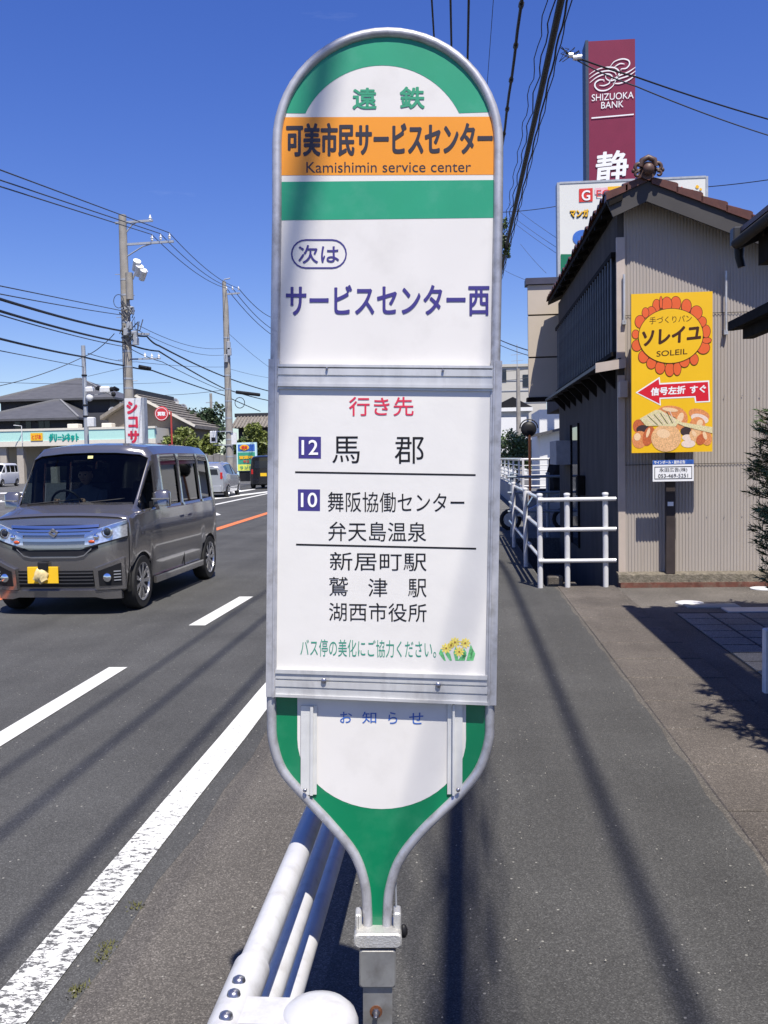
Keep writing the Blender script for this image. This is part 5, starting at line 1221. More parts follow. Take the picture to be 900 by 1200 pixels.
for x in (-.34,.34):
    mb = MB(); mb.bbox(x-.24,x+.24,-.45,.05,.55,.72,.05); se = mb.build('seat', M['seat'], van)
    mb = MB(); mb.prism([(x-.22,.0,.70),(x+.22,.0,.70),(x+.2,.16,1.28),(x-.2,.16,1.28)], (0,.12,.02)); mb.build('seat_back', M['seat'], se, fix=True)
    mb = MB(); mb.bbox(x-.13,x+.13,.18,.27,1.30,1.46,.03); mb.build('headrest', M['seat'], se)
mb = MB(); mb.bbox(-.6,.6,.75,1.1,.55,1.2,.06); mb.build('rear_bench', M['seat'], van)
mb = MB(); mb.tube([(.34+.18*math.cos(t),-.62-.06*math.sin(t),1.06+.17*math.sin(t)) for t in [2*math.pi*k/20 for k in range(20)]], .014, 8, closed=True); mb.build('steering_wheel', M['black'], van, smooth=60)
# driver (right hand drive: the driver's right is -X when the van faces the camera)
vx, vy, vrot = 0, 0, 0
def place_van(px, py_, spec_corner):  # put the front right wheel contact on the photographed point
    p = gnd(px, py_); c, s_ = math.cos(vrot), math.sin(vrot); lx, ly = spec_corner; return (p.x-(lx*c-ly*s_), p.y-(lx*s_+ly*c), 0)
VROT = R_(-1.5); vrot = VROT
van.location = place_van(165, 713, (.70,-1.17)); van.rotation_euler = (0, 0, VROT); van.scale = (1, 1, 1.025)
vz = .004; van.location.z = vz
def vl(x, y, z): c, s_ = math.cos(VROT), math.sin(VROT); return (van.location.x+x*c-y*s_, van.location.y+x*s_+y*c, z)
drv = root('person', 'driver in a grey shirt at the wheel of the grey van, faint behind the windscreen', 'person', vl(-.34,-.15,.72))
J = {'pelvis':(vl(-.34,-.12,.80),(.16,.13)),'waist':(vl(-.34,-.08,.97),(.15,.11)),'chest':(vl(-.34,-.05,1.14),(.17,.12)),'neck':(vl(-.34,-.07,1.29),.055),'hd':(vl(-.34,-.08,1.33),.05)}
E = [('pelvis','waist'),('waist','chest'),('chest','neck'),('neck','hd')]
for sg, n_ in ((-1,'l'),(1,'r')):
    J.update({'sh'+n_:(vl(-.34+sg*.18,-.06,1.20),.06),'el'+n_:(vl(-.34+sg*.23,-.24,1.0),.045),'wr'+n_:(vl(-.34+sg*.16,-.50,1.12),.03),'kn'+n_:(vl(-.34+sg*.12,-.55,.85),.07)})
    E += [('chest','sh'+n_),('sh'+n_,'el'+n_),('el'+n_,'wr'+n_),('pelvis','kn'+n_)]
skin_body('body', J, E, M['cloth_grey'], drv); head(vl(-.34,-.10,1.42), (math.sin(VROT),-math.cos(VROT),0), drv, .1)
for sg in (-1, 1):
    mb = MB(); b0 = Vector(vl(-.34+sg*.16,-.54,1.13)); mb.sphere(b0, .036, 10, (.7,1,1))
    for k in range(4): zz = b0.z-.03+.02*k; mb.tube([(b0.x,b0.y-.02,zz),(b0.x,b0.y-.055,zz),(b0.x-sg*.025,b0.y-.065,zz)], [.01,.0095,.008], 6)
    mb.tube([(b0.x-sg*.02,b0.y,b0.z+.02),(b0.x-sg*.04,b0.y-.02,b0.z+.03)], [.011,.009], 6); mb.build('hand', M['skin'], drv, smooth=60)
for o in [c for c in bpy.data.objects if c.parent == van and c.name.startswith('steering_wheel')]: o.location.x -= .68
# other vehicles
def on(px, py): p = gnd(px, py); return (p.x, p.y, .004)
p = on(262, 583.5); car(HATCH, M['paint_silver'], 'parked_hatchback', 'silver hatchback seen from behind on the far side of the road', loc=(p[0]-.82, p[1]+1.85, .004), rot=R_(183), scale=1.02)
p = on(309, 573); car(VAN, M['paint_black'], 'black_van', 'black boxy van with yellow plate seen from behind beside the grey sign tube', loc=(p[0], p[1]+1.9, .004), rot=R_(180), scale=1.08)
p = on(15, 569.5); car(VAN, M['paint_white'], 'white_van', 'small white boxy van parked before the shop at the left edge', loc=(p[0], p[1]-2, .004), rot=R_(3), scale=1.06, sz=.97)
# ------------------------------------------------------------------ bank pylon and shop board
BKY = 38.0
def quadmap(x0, x1, y0, y1, Y, off=.03):
    a, b = at(x0, (y0+y1)/2, Y).x, at(x1, (y0+y1)/2, Y).x; za, zb = at((x0+x1)/2, y1, Y).z, at((x0+x1)/2, y0, Y).z
    return a, b, za, zb
M['maroon'] = mat('maroon_panel', (.19,.018,.048), .4, var=.05, scale=2); M['navy_side'] = mat('navy_side', (.03,.05,.09), .5, var=.1)
a0, a1 = at(690,130,BKY).x, at(744.5,130,BKY).x; zt, zm = at(716,47,BKY).z, at(716,240,BKY).z
bank = root('bank_pylon', 'tall maroon bank pylon sign with white swirl emblem above the tiled roof', 'sign', ((a0+a1)/2, BKY+.4, 0))
def bk_p(px, py, off=.03):
    # photograph pixels -> on the pylon face, undoing the slight lean of the picture
    t = (py-46)/170; xl = 687.5+5*t; xr = 742.5+4.5*t; u = (px-xl)/(xr-xl); return (a0+(a1-a0)*u, BKY-off, zt+(at(716,216,BKY).z-zt)*t)
mb = MB(); mb.box(a0,a1,BKY,BKY+.9,2.2,zt); mb.build('panel_box', M['maroon'], bank)
mb = MB(); mb.box(a0-.12,a0-.002,BKY-.02,BKY+.9,2.2,zt+.04); mb.build('side_panel', M['navy_side'], bank)
for x in (a0+.4, a1-.4):
    mb = MB(); mb.box(x-.2,x+.2,BKY+.25,BKY+.65,0,2.25); mb.build('leg', M['grey_metal'], bank)
def bpz(zx, zy): return (680+zx/7.743, 60+zy/7.743)
def stroke(pts, wd, name='emblem_stroke', taper=True):
    P = smooth_path([bpz(*p) for p in pts], 8); mb = MB(); n = len(P); L = []; Rr = []
    for i, (x, y) in enumerate(P):
        a = P[max(0,i-1)]; b = P[min(n-1,i+1)]; dx, dy = b[0]-a[0], b[1]-a[1]; l = math.hypot(dx,dy) or 1; t = i/(n-1); w_ = wd*(min(1, .3+2.5*min(t, 1-t)) if taper else 1)/2
        L.append(bk_p(x+dy/l*w_, y-dx/l*w_)); Rr.append(bk_p(x-dy/l*w_, y+dx/l*w_))
    mb.add(L+Rr, [(i, i+1, n+i+1, n+i) for i in range(n-1)]); mb.build(name, M['ink_white'], bank)
stroke([(72,195),(140,155),(230,138),(310,150),(345,190),(325,240),(270,262),(228,240),(222,205)], 1.5)
stroke([(74,232),(150,185),(240,170),(300,185),(320,215)], 1.4); stroke([(78,272),(140,225),(210,200),(262,205),(285,235),(262,262)], 1.4)
stroke([(262,135),(300,90),(370,70),(425,85),(438,120),(410,155),(365,160),(362,175)], 1.5); stroke([(300,140),(350,112),(395,118)], 1.3)
stroke([(494,150),(430,190),(360,215),(300,240)], 1.4); stroke([(495,185),(430,225),(360,245),(300,262)], 1.4); stroke([(495,222),(430,265),(350,290),(290,285)], 1.5)
stroke([(318,255),(290,310),(235,345),(170,345),(130,312),(130,275),(165,250),(205,252),(208,268)], 1.6); stroke([(165,298),(210,303),(255,285),(262,258)], 1.3)
def BKT(text, x0, x1, y0, y1, bold=0):
    (xa, ya), (xb, yb) = bpz(x0, y0), bpz(x1, y1); lettering(text, M['ink_white'], bank, lambda u, v: bk_p(xa+(xb-xa)*u, yb+(ya-yb)*v-(xb-xa)*u*.02), bold)
BKT('SHIZUOKA', 100,482,378,440,.0); BKT('BANK', 188,392,452,512,.0); BKT('静', 150,450,905,1215,.016)
P = [bk_p(*bpz(*q)) for q in ((102,588),(487,573),(487,584),(102,600))]; mb = MB(); mb.add(P, [(0,1,2,3)]); mb.build('rule_line', M['ink_white'], bank)
BKT('岡銀行', 170,430,1260,2200,.03) if False else None

SHY = 34.0
c0, c1 = at(656,260,SHY).x, at(827,230,SHY).x; zt, zb = at(740,212,SHY).z, at(660,330,SHY).z
shp = root('shop_signboard', 'wide white shop signboard with red G square and green foot behind the roof', 'sign', ((c0+c1)/2, SHY, 0))
mb = MB(); mb.box(c0,c1,SHY,SHY+.5,zb-.6,zt); mb.build('board', mat('signboard_white',(.66,.66,.62),.4,var=.03,scale=.5), shp)
for q in ((c0-.09,c0,SHY-.02,SHY+.5,zb-.6,zt+.05),(c0,c1,SHY-.02,SHY+.5,zt,zt+.07),(c1,c1+.08,SHY-.02,SHY+.5,zb-.6,zt+.05)):
    mb = MB(); mb.box(*q); mb.build('frame', M['grey_metal'], shp)
for x in (c0+.5,(c0+c1)/2,c1-.5):
    mb = MB(); mb.box(x-.1,x+.1,SHY+.15,SHY+.35,0,zb-.58); mb.build('leg', M['grey_metal'], shp)
def SG(px, py, off=.02): q = at(px, py, SHY); return (q.x, SHY-off, q.z)
def sgq(x0, x1, y0, y1, m, name, off=.02, sk=.0): mb = MB(); mb.add([SG(x0,y0,off),SG(x1,y0-sk,off),SG(x1,y1-sk,off),SG(x0,y1,off)], [(0,1,2,3)]); mb.build(name, m, shp)
def SGT(t, x0, x1, y0, y1, m, bold=.02, sl=-.04, off=.035): lettering(t, m, shp, lambda u, v: SG(x0+(x1-x0)*u, y1+(y0-y1)*v+sl*(x1-x0)*u, off), bold)
M['sg_red'] = mat('sign_red', (.6,.04,.03), .4, var=.03); M['sg_yel'] = mat('sign_yellow_letters', (.8,.45,.02), .4, var=.03); M['sg_blue'] = mat('sign_blue', (.05,.15,.5), .4, var=.1); M['sg_green'] = mat('sign_green', (.01,.16,.08), .4, var=.05)
sgq(678.5,694.5,221.5,237,M['sg_red'],'red_square',.02,1); SGT('G', 681.5,691.5,223.5,235.5,M['ink_white'],.02)
sgq(697,760,220.5,228,mat('pink_print',(.75,.45,.5),.4,var=.1),'pink_band',.02,3); SGT('EO', 699,716,223,231,M['sg_red'],.0)
SGT('GEO', 720,760,218,232,M['sg_yel'],.03) if False else None
sgq(712,750,219,224,M['sg_yel'],'yellow_band',.025,2)
SGT('マンガ', 667.5,690,246,256,M['ink'],.05,-.02,.02); SGT('マンガ', 668,689.5,245.5,254.5,M['sg_yel'],.03,-.02,.03)
SGT('コーナー', 776,812,220,230,M['sg_red'],.04)
for (px, py, r) in ((817,219,2.2),(821,222,1.6),(817,227,1.8),(823,229,1.4),(820,236,1.8)):
    mb = MB(); mb.add([SG(px+r*math.cos(k), py+r*math.sin(k)) for k in range(6)], [tuple(range(6))]); mb.build('printed_dot', M['sg_yel'] if py < 233 else M['sg_red'], shp)
mb = MB(); mb.add([SG(683+12*math.cos(2*math.pi*k/28), 279+9.5*math.sin(2*math.pi*k/28)) for k in range(28)], [tuple(range(28))]); mb.build('blue_disc', M['sg_blue'], shp)
sgq(657,760,298,345,M['sg_green'],'green_foot')

# ------------------------------------------------------------------ utility poles
def insul(mb, x, y, z, s=1): mb.lathe((x,y,z), [(.03*s,0),(.05*s,.03*s),(.03*s,.06*s),(.055*s,.09*s),(.03*s,.13*s),(.02*s,.2*s)], 8)
P1 = at(148.5, 400, 30); p1 = root('utility_pole', 'concrete utility pole with two crossarms, a transformer tangle and floodlight by the white shop sign', 'utility pole', (P1.x, 30, 0))
ptop = at(144.5, 252, 30).z
mb = MB(); mb.tube([(P1.x,30,0),(P1.x,30,ptop)], [.19,.125], 16); mb.build('pole', M['concrete_pole'], p1, smooth=60)
def P1P(px, py, Y=30): return at(px, py, Y)
for (xa, ya, xb, yb) in ((135,261.5,179,257.5),(149,286.5,203.5,282)):
    a, b = P1P(xa,ya), P1P(xb,yb); b.z = a.z+ (b.z-a.z)*.6; mb = MB(); mb.bar(a, b, .07, .07); mb.build('crossarm', M['grey_metal'], p1)
    mb = MB(); c = Vector((P1.x, 30, a.z-.45)); mb.tube([c, (c+b)/2+Vector((-.2,0,.12)), a.lerp(b,.6)], .022, 6); mb.build('arm_brace', M['grey_metal'], p1)
ins1 = [P1P(178,279.5), P1P(188,278.5), P1P(198.5,277.5)]
for q in ins1+[P1P(176,256)]:
    mb = MB(); insul(mb, q.x, q.y, q.z-.08); mb.build('insulator', M['porcelain'], p1, smooth=60)
mb = MB(); q = P1P(153,337); mb.tube([(q.x+.02,29.85,P1P(150,352).z),(q.x+.02,29.85,P1P(150,321).z)], .12, 12); mb.build('riser_box', M['concrete_pole'], p1, smooth=50)
for (px, py) in ((163,316),(168,321),(160,310)):
    q = P1P(px, py, 29.7); mb = MB(); mb.tube([q+Vector((-.1,.1,-.16)), q+Vector((.06,-.1,.1))], [.1,.13], 10); mb.build('floodlight', M['porcelain'], p1, smooth=50)
mb = MB(); mb.tube([P1P(150,335), P1P(156,326), P1P(161,312)], .03, 6); mb.build('floodlight_arm', M['grey_metal'], p1)
rnd = random.Random(11)
for k in range(14):
    q = P1P(rnd.uniform(146,159), rnd.uniform(358,400), 29.8); mb = MB()
    if k % 3 == 0: mb.bbox(q.x-.09,q.x+.09,q.y-.09,q.y+.09,q.z-.12,q.z+.12,.02); mb.build('fuse_box', M['grey_metal'], p1)
    else: mb.tube([q+Vector((rnd.uniform(-.25,.25),rnd.uniform(-.2,.1),rnd.uniform(-.3,.3))) for _ in range(5)], .018, 5); mb.build('jumper_cable', M['cable_grey'], p1)
mb = MB(); q = P1P(139,353,29.8); mb.tube([q+Vector((.17*math.cos(t),0,.22*math.sin(t))) for t in [2*math.pi*k/16 for k in range(16)]], .012, 5, closed=True); mb.build('cable_loop', M['cable_grey'], p1)
for py in (328,346,362,378,394,412,430,444,455):
    z = P1P(148,py).z; r = .19-.065*z/ptop+.006; mb = MB(); mb.tube([(P1.x,30,z-.03),(P1.x,30,z+.03)], r, 16); mb.build('pole_band', M['grey_metal'], p1, smooth=50)
for k in range(9):
    z = 2.2+k*.7; mb = MB(); sd = 1 if k % 2 else -1; mb.tube([(P1.x,30,z),(P1.x+sd*.32,30,z)], .012, 5); mb.build('step_bolt', M['grey_metal'], p1)
a, b = P1P(150,391), P1P(175,391.5); mb = MB(); mb.bar(a, b, .06, .06); mb.build('crossarm', M['grey_metal'], p1)
a, b = P1P(153,421), P1P(188,420); mb = MB(); mb.bar(a, b, .05, .05); mb.build('crossarm', M['grey_metal'], p1)
for (px, py) in ((170,419),(178,420),(186,420)): q = P1P(px,py); mb = MB(); insul(mb,q.x,q.y,q.z,.8); mb.build('insulator', M['porcelain'], p1)

P2 = at(267, 450, 48); p2 = root('utility_pole', 'second concrete utility pole with pedestrian signal and small transformers behind the silver hatchback', 'utility pole', (P2.x, 48, 0)); t2 = at(261,330,48).z
mb = MB(); mb.tube([(P2.x,48,0),(P2.x,48,t2-1.3),(P2.x-.05,48,t2)], [.21,.15,.1], 14); mb.build('pole', M['concrete_pole'], p2, smooth=60)
a, b = at(262,345,48), at(281,343.5,48); mb = MB(); mb.bar(a,b,.08,.08); mb.build('crossarm', M['grey_metal'], p2)
ins2 = [at(265.5,340,48), at(272.5,340,48), at(279.5,340,48)]
for q in ins2: mb = MB(); insul(mb,q.x,q.y,q.z); mb.build('insulator', M['porcelain'], p2)
mb = MB(); a = at(261,331,48); mb.tube([a, a+Vector((.1,0,.15)), a+Vector((.4,0,.2))], .03, 6); mb.build('top_hook', M['grey_metal'], p2)
for (px, py) in ((268,405),(269,412),(265,420)):
    q = at(px,py,47.8); mb = MB(); mb.bbox(q.x-.1,q.x+.1,47.7,47.85,q.z-.2,q.z+.2,.02); mb.build('fuse_box', M['grey_metal'], p2)
for py in (396,420,440,456,470,490,515,535): z = at(268,py,48).z; mb = MB(); mb.tube([(P2.x,48,z-.04),(P2.x,48,z+.04)], .215-.06*z/t2, 14); mb.build('pole_band', M['grey_metal'], p2, smooth=50)
for py in (505.5,521.5):
    a, b = at(250,py,47.8), at(273,py,47.8); mb = MB(); mb.bar(a,b,.05,.05); mb.build('signal_arm', M['grey_metal'], p2)
a, b = at(254,505,47.7), at(247,519,47.7); mb = MB(); mb.bbox(b.x,a.x,47.55,47.8,b.z,a.z,.03); mb.build('pedestrian_signal', M['white'], p2)
mb = MB(); mb.box(b.x+.08,a.x-.05,47.535,47.55,b.z+.08,b.z+.28); mb.build('signal_lens', M['black'], p2)
a = at(275,514,47.9); mb = MB(); mb.box(a.x-.17,a.x+.12,47.85,47.9,a.z-.3,a.z+.32); mb.build('side_sign', M['white'], p2)
z = at(275,468,48).z; 
mb = MB(); q = at(281,472,48); mb.tube([q+Vector((.26*math.cos(t),0,.28*math.sin(t))) for t in [2*math.pi*k/16 for k in range(16)]], .02, 5, closed=True); mb.build('cable_loop', M['cable'], p2)

# slim pole with horizontal signal heads seen from behind
P3 = at(101, 500, 33); p3 = root('signal_pole', 'slim grey pole carrying white backed traffic signals above the shop front', 'traffic signal', (P3.x, 33, 0)); t3 = at(98,405,33).z
mb = MB(); mb.tube([(P3.x,33,0),(P3.x,33,t3)], [.09,.075], 12); mb.build('pole', M['grey_metal'], p3, smooth=60)
for (x0, x1, y0, y1) in ((100,110,453,459),(117,129,452.5,459.5)):
    a, b = at(x0,y1,32.8), at(x1,y0,32.8); mb = MB(); mb.bbox(a.x,b.x,32.7,32.9,a.z,b.z,.05); h = mb.build('signal_head', M['white'], p3)
    for k in range(3):
        x = b.x-.02+k*.03+.04; mb = MB(); mb.tube([(x+.1,32.75-.02,a.z+.1+k*.02),(x+.16,32.95,a.z+.08)], .06, 8); mb.build('signal_visor', M['black'], h)
mb = MB(); q = at(105,466,32.8); mb.sphere(q, .14, 12, (1,.6,1)); mb.build('signal_head', M['white'], p3, smooth=50)
for (px,py) in ((131,456),(133,462)): q = at(px,py,32.8); mb = MB(); mb.sphere(q,.09,10,(1,1,1)); mb.build('signal_visor', M['black'], p3)
a, b = at(101,455,33), at(130,457,33); mb = MB(); mb.bar(a,b,.04,.04); mb.build('signal_arm', M['grey_metal'], p3)
a, b = at(101,464,33), at(130,460,33); mb = MB(); mb.bar(a,b,.03,.03); mb.build('signal_arm', M['grey_metal'], p3)
a, b = at(104,500,32.8), at(112,489,32.8); mb = MB(); mb.bbox(a.x,b.x,32.6,32.85,a.z,b.z,.03); mb.build('control_box', M['white'], p3)
for py in (440,475,488): z = at(99,py,33).z; mb = MB(); mb.tube([(P3.x,33,z-.03),(P3.x,33,z+.03)], .1, 12); mb.build('pole_band', M['black'], p3)

# pole hidden behind the sign carrying the bundle, far poles
P4x = at(576, 450, 45).x; p4 = root('utility_pole', 'utility pole mostly hidden behind the bus stop sign where the thick cables end', 'utility pole', (P4x, 45, 0))
mb = MB(); mb.tube([(P4x,45,0),(P4x,45,9.6)], [.17,.12], 12); mb.build('pole', M['concrete_pole'], p4, smooth=60)
mb = MB(); mb.bar((P4x-.1,45,8.9),(P4x+.1,45,8.9),.06,.06); mb.build('crossarm', M['grey_metal'], p4)
P5 = at(607.5, 480, 62); p5_ = root('utility_pole', 'thin far concrete pole with wires standing before the pale flat block', 'utility pole', (P5.x, 62, 0)); t5 = at(607,432,62).z
mb = MB(); mb.tube([(P5.x,62,0),(P5.x,62,t5)], [.2,.12], 10); mb.build('pole', M['concrete_pole'], p5_, smooth=60)
mb = MB(); mb.tube([(P5.x-.05,62,t5),(P5.x-.05,62,t5+1.6)], .025, 5); mb.build('antenna_mast', M['grey_metal'], p5_)
for dz in (.5,.9): mb = MB(); mb.bar((P5.x-.45,62,t5+dz),(P5.x+.35,62,t5+dz+.05),.025,.025); mb.build('antenna_rod', M['grey_metal'], p5_)
P6 = at(247.5, 480, 120); p6_ = root('utility_pole', 'far small utility pole standing over the dark pines', 'utility pole', (P6.x, 120, 0)); t6 = at(247,461,120).z
mb = MB(); mb.tube([(P6.x,120,0),(P6.x,120,t6)], .18, 8); mb.build('pole', M['concrete_pole'], p6_)
mb = MB(); mb.bar((P6.x-.7,120,t6-1.2),(P6.x+.3,120,t6-1.2),.1,.1); mb.build('crossarm', M['grey_metal'], p6_)

# ------------------------------------------------------------------ wires
def wire(name, label, pts, r, sag=0, m='cable', n=18, group='overhead wires along the road', cat='wire'):
    P = [Vector(p) for p in pts]; out = []
    for a, b in zip(P, P[1:]):
        for k in range(n): t = k/n; q = a.lerp(b, t); q.z -= sag*4*t*(1-t); out.append(q)
    out.append(P[-1]); mb = MB(); mb.tube(out, r, 6); o = mb.build(name, M[m], smooth=80); tag(o, label, cat, group); return o
GL = 'overhead wires left of the bus stop sign'
for i, ((px, py), q) in enumerate(zip(((0,218.5),(0,211),(0,199)), ins1)):
    s = at(px, py, 16); s2 = s+(s-q)*.5
    wire('overhead_wire', ['lowest','middle','topmost'][i]+' of the three thin wires slanting from the upper left corner to the pole crossarm', [s2+Vector((0,0,.5)), s, q+Vector((0,0,.13))], .013, .0, 'cable_grey', group=GL)
    e = ins2[i]; wire('overhead_wire', ['lowest','middle','topmost'][i]+' of the three thin wires from the crossarm down to the second pole', [q+Vector((0,0,.13)), e+Vector((0,0,.1))], .013, .28, 'cable_grey', group=GL)
    f = e+(e-q)*.9; f.z = e.z; f.x = e.x-.6; wire('overhead_wire', ['lowest','middle','topmost'][i]+' of the thin wires leaving the second pole towards the sign tube', [e+Vector((0,0,.1)), at(318,[392,385,372][i],62+0)], .02, .2, 'cable_grey', group=GL)
def lw(x0, y0, Y0, x1, y1, Y1, r, sag, lab, m='cable', more=None):
    a, b = at(x0,y0,Y0), at(x1,y1,Y1); pts = [a+(a-b)*.35+Vector((0,0,.2)), a, b] if x0 <= 0 else [a, b]
    if more: pts += [at(*q) for q in more]
    wire('overhead_wire', lab, pts, r, sag, m, group=GL)
lw(0,335,17,142,364,30,.012,.0,'thin upper service wire reaching the transformer tangle from the left edge','cable_grey')
lw(0,344.5,17,142,369,30,.012,.02,'second thin service wire just below the uppermost one','cable_grey')
lw(0,350.5,17,144,388,30,.03,.05,'thick black cable reaching the first pole below the transformer',more=[(172,394,31),(186,405,33),(262,441,48),(318,459,60)])
lw(0,364.5,17,148,402,30,.027,.05,'thick black cable passing below the first one to the second pole',more=[(186,411.5,32),(262,455,48),(318,470,60)])
lw(0,369,17,150,407,30,.013,.05,'thin wire close under the second thick cable','cable_grey',more=[(190,424,33),(262,458,48)])
lw(0,397,17,97,418,25,.024,.02,'lowest thick cable crossing behind the signal pole',more=[(146,428.5,30),(178,434,31.5),(262,463,48),(305,482,58)])
lw(0,411,17,98,430,33,.01,.0,'very thin wire from the left edge to the signal pole','cable_grey')
lw(0,452,30,98,418,33,.014,.1,'wire rising from the left edge to the signal pole','cable_grey',more=[(134,391,30)])
lw(103,414,33,160,424,50,.014,.1,'wire from the signal pole passing behind the first pole','cable_grey',more=[(262,430,70),(318,443,90)])
lw(0,448,40,200,448,60,.012,.1,'level thin wire above the dark hipped roofs','cable_grey')
lw(103,441,40,150,430,45,.01,.0,'short thin wire between signal pole and utility pole','cable_grey')
lw(158,379,30,262,408,48,.01,.3,'faint wire right of the first pole sloping to the second','cable_grey')
lw(158,385,30,262,416,48,.01,.3,'faint lower wire right of the first pole sloping to the second','cable_grey')
lw(170,463,60,262,457,48,.014,.1,'thin wire over the grey tiled gable roof','cable_grey')
lw(262,385,48,318,432,60,.01,.1,'faint wire dropping from the second pole to the sign tube','cable_grey')
q = at(277,459.5,47.5); mb = MB(); mb.tube([q, q+Vector((1.0,1,-.1))], .09, 8); tag(mb.build('cable_closure', M['cable']), 'black cable splice box hanging on the cable beside the second pole', 'splice box')
q = at(163,429.5,29.6); mb = MB(); mb.tube([q, q+Vector((.28,.3,-.05))], .06, 8); tag(mb.build('cable_closure', M['cable']), 'black cable splice box hanging beside the first utility pole', 'splice box')
# high wires parallel to the road, seen above the sign: image ratio gives the lateral place
GR = 'overhead wires above the sidewalk'
for (rt, H, r, lab) in ((-.047,10.3,.019,'leftmost of the thin wires rising above the round top of the sign'),(-.006,10.2,.022,'second thin wire rising above the round top of the sign'),(.034,9.4,.022,'third thin wire rising above the round top of the sign'),(.088,9.5,.006,'faintest thin wire right of the sign top')):
    X = rt*(H-1.55); wire('overhead_wire', lab, [(X-.0,-40,H+.1),(X,45,H-.0)], r, .0, 'cable', group=GR)
H = 8.0
b0 = Vector((1.52, 13, 8.0)); bend = Vector((P4x, 45, at(583,336,45).z))
X0 = 1.52
def bundle(dx, dz, r, lab, wig=0): 
    P = [Vector((X0-.06+dx,-40,8.25+dz)), Vector((X0-.08+dx,-10,8.1+dz)), Vector((X0-.07+dx,2,8.02+dz)), Vector((X0+dx,13,8.0+dz)), Vector((1.52+dx*.8,29.5,8.0+dz*.9)), Vector((P4x+dx*.3,45,8.15+dz*.6))]
    out = smooth_path([tuple(p) for p in P], 40)
    if wig: out = [(x+wig*math.sin(i*1.7+dx*50), y, z+wig*math.cos(i*1.3)) for i, (x, y, z) in enumerate(out)]
    mb = MB(); mb.tube(out, r, 6); tag(mb.build('overhead_cable', M['cable'], smooth=80), lab, 'cable', 'thick cable bundle right of the bus stop sign')
bundle(0,0,.052,'thickest black cable of the bundle slanting down to the right edge of the sign')
bundle(.05,.09,.03,'thick cable hugging the right side of the main bundle cable', .0); bundle(-.09,.06,.011,'thin loose lashing wire left of the main bundle', .03); bundle(.16,.05,.010,'outermost thin wire right of the main bundle', .015); bundle(.10,.0,.016,'upper cable riding on the bundle', .012)
bundle(-.2,.02,.008,'thin wire straying left of the cable bundle', .03)
X1 = .149*(8.0-1.55)
out = [(X1-.14*max(0,(11-y)/12)+.006*math.sin(y*2.1), y, 8.0-.004*y) for y in [-40+k*.8 for k in range(102)]]
mb = MB(); mb.tube(out, .024, 6); lump = tag(mb.build('overhead_cable', M['cable']), 'separate lumpy black cable between the sign top and the thick bundle', 'cable', GR)
for k in range(26):
    y = 11+k*1.3; mb = MB()
    p = Vector((X1-.14*max(0,(11-y)/12), y, 8.0-.004*y)); mb.tube([p-Vector((0,.07,0)), p+Vector((0,.07,.01))], .04, 6)
    mb.build('cable_hanger', M['cable'], lump)
# added cable out of view, shaped to cast the shadow strip along the sidewalk
out = smooth_path([(1.5,12.5,8.0),(2.1,9.8,9.4),(2.62,7,10.9),(2.64,-8,11.0),(2.7,-30,11.2)], 16); mb = MB(); mb.tube(out, .033, 6); tag(mb.build('overhead_cable', M['cable']), 'added unseen cable over the sidewalk placed to cast its shadow strip', 'cable')
# service drops going right
q0 = at(663,62,13.3)
wire('overhead_wire','service wire from the bundle sloping down to the right across the bank pylon',[q0, at(745,90,14.2), at(905,141,16.5), at(1100,190,19)],.012,.02,group=GR)
wire('overhead_wire','lower dashed looking service wire right of the bank pylon',[at(668,66,13.3), at(745,101,14.6), at(905,160,17)],.010,.03,'cable_grey',group=GR)
anch = root('wire_anchor', 'tangle of pale insulators and looped jumper wire on the thick cable bundle', 'insulator', tuple(at(669,64,13.3)))
for k in range(5):
    rnd = random.Random(k); mb = MB(); mb.tube([at(655+rnd.uniform(0,30), 62+rnd.uniform(-8,14), 13.3) for _ in range(5)], .006, 5); mb.build('jumper_wire', M['cable'], anch)
for (px, py) in ((669,64),(674,67),(679,66)): q = at(px,py,13.3); mb = MB(); mb.tube([q-Vector((.03,0,.01)), q+Vector((.03,0,-.01))], .035, 8); mb.build('insulator', M['porcelain'], anch)
wire('overhead_wire','thin wire between the sign edge and the white shop signboard',[at(578,249,34),at(656,241,36)],.014,.05,group=GR)
wire('overhead_wire','thin wire leaving the shop signboard towards the right edge',[at(828,219,36),at(905,210,34)],.016,.02,group=GR)
for k, (x0,y0,x1,y1) in enumerate(((596,238,657,282),(596,250,657,293),(596,256,657,300),(610,286,640,320),(588,315,625,331))):
    wire('overhead_wire',['upper','second','third','short','lowest'][k]+' faint wire in the gap between sign and shop signboard',[at(x0,y0,50),at(x1,y1,40)],.009,.05,'cable_grey',group=GR)
wire('overhead_wire','wire sloping from the sign edge to the beige house roof',[at(585,398,30),at(621,411,24)],.014,.02,group=GR); wire('overhead_wire','lower wire sloping from the sign edge to the beige house',[at(585,404,30),at(621,417,24)],.01,.02,'cable_grey',group=GR)
wire('overhead_wire','wire level across the far concrete pole',[at(583,435,62),at(622,432,62)],.02,.05,'cable_grey',group=GR)
wire('overhead_wire','second wire across the far concrete pole',[at(583,446,62),at(622,442,62)],.02,.05,'cable_grey',group=GR)
# vine growing on the bundle beside the sign tube
vy = 29.0; q = at(594,278,vy); vn = root('vine_clump', 'clump of green vine growing on the thick cable beside the sign tube', 'vine', (q.x, vy, q.z-.9))
crown(q, (.28,.3,.75), 700, .05, M['leaf_mid'], vn, 8, 'leaves', seed=4)

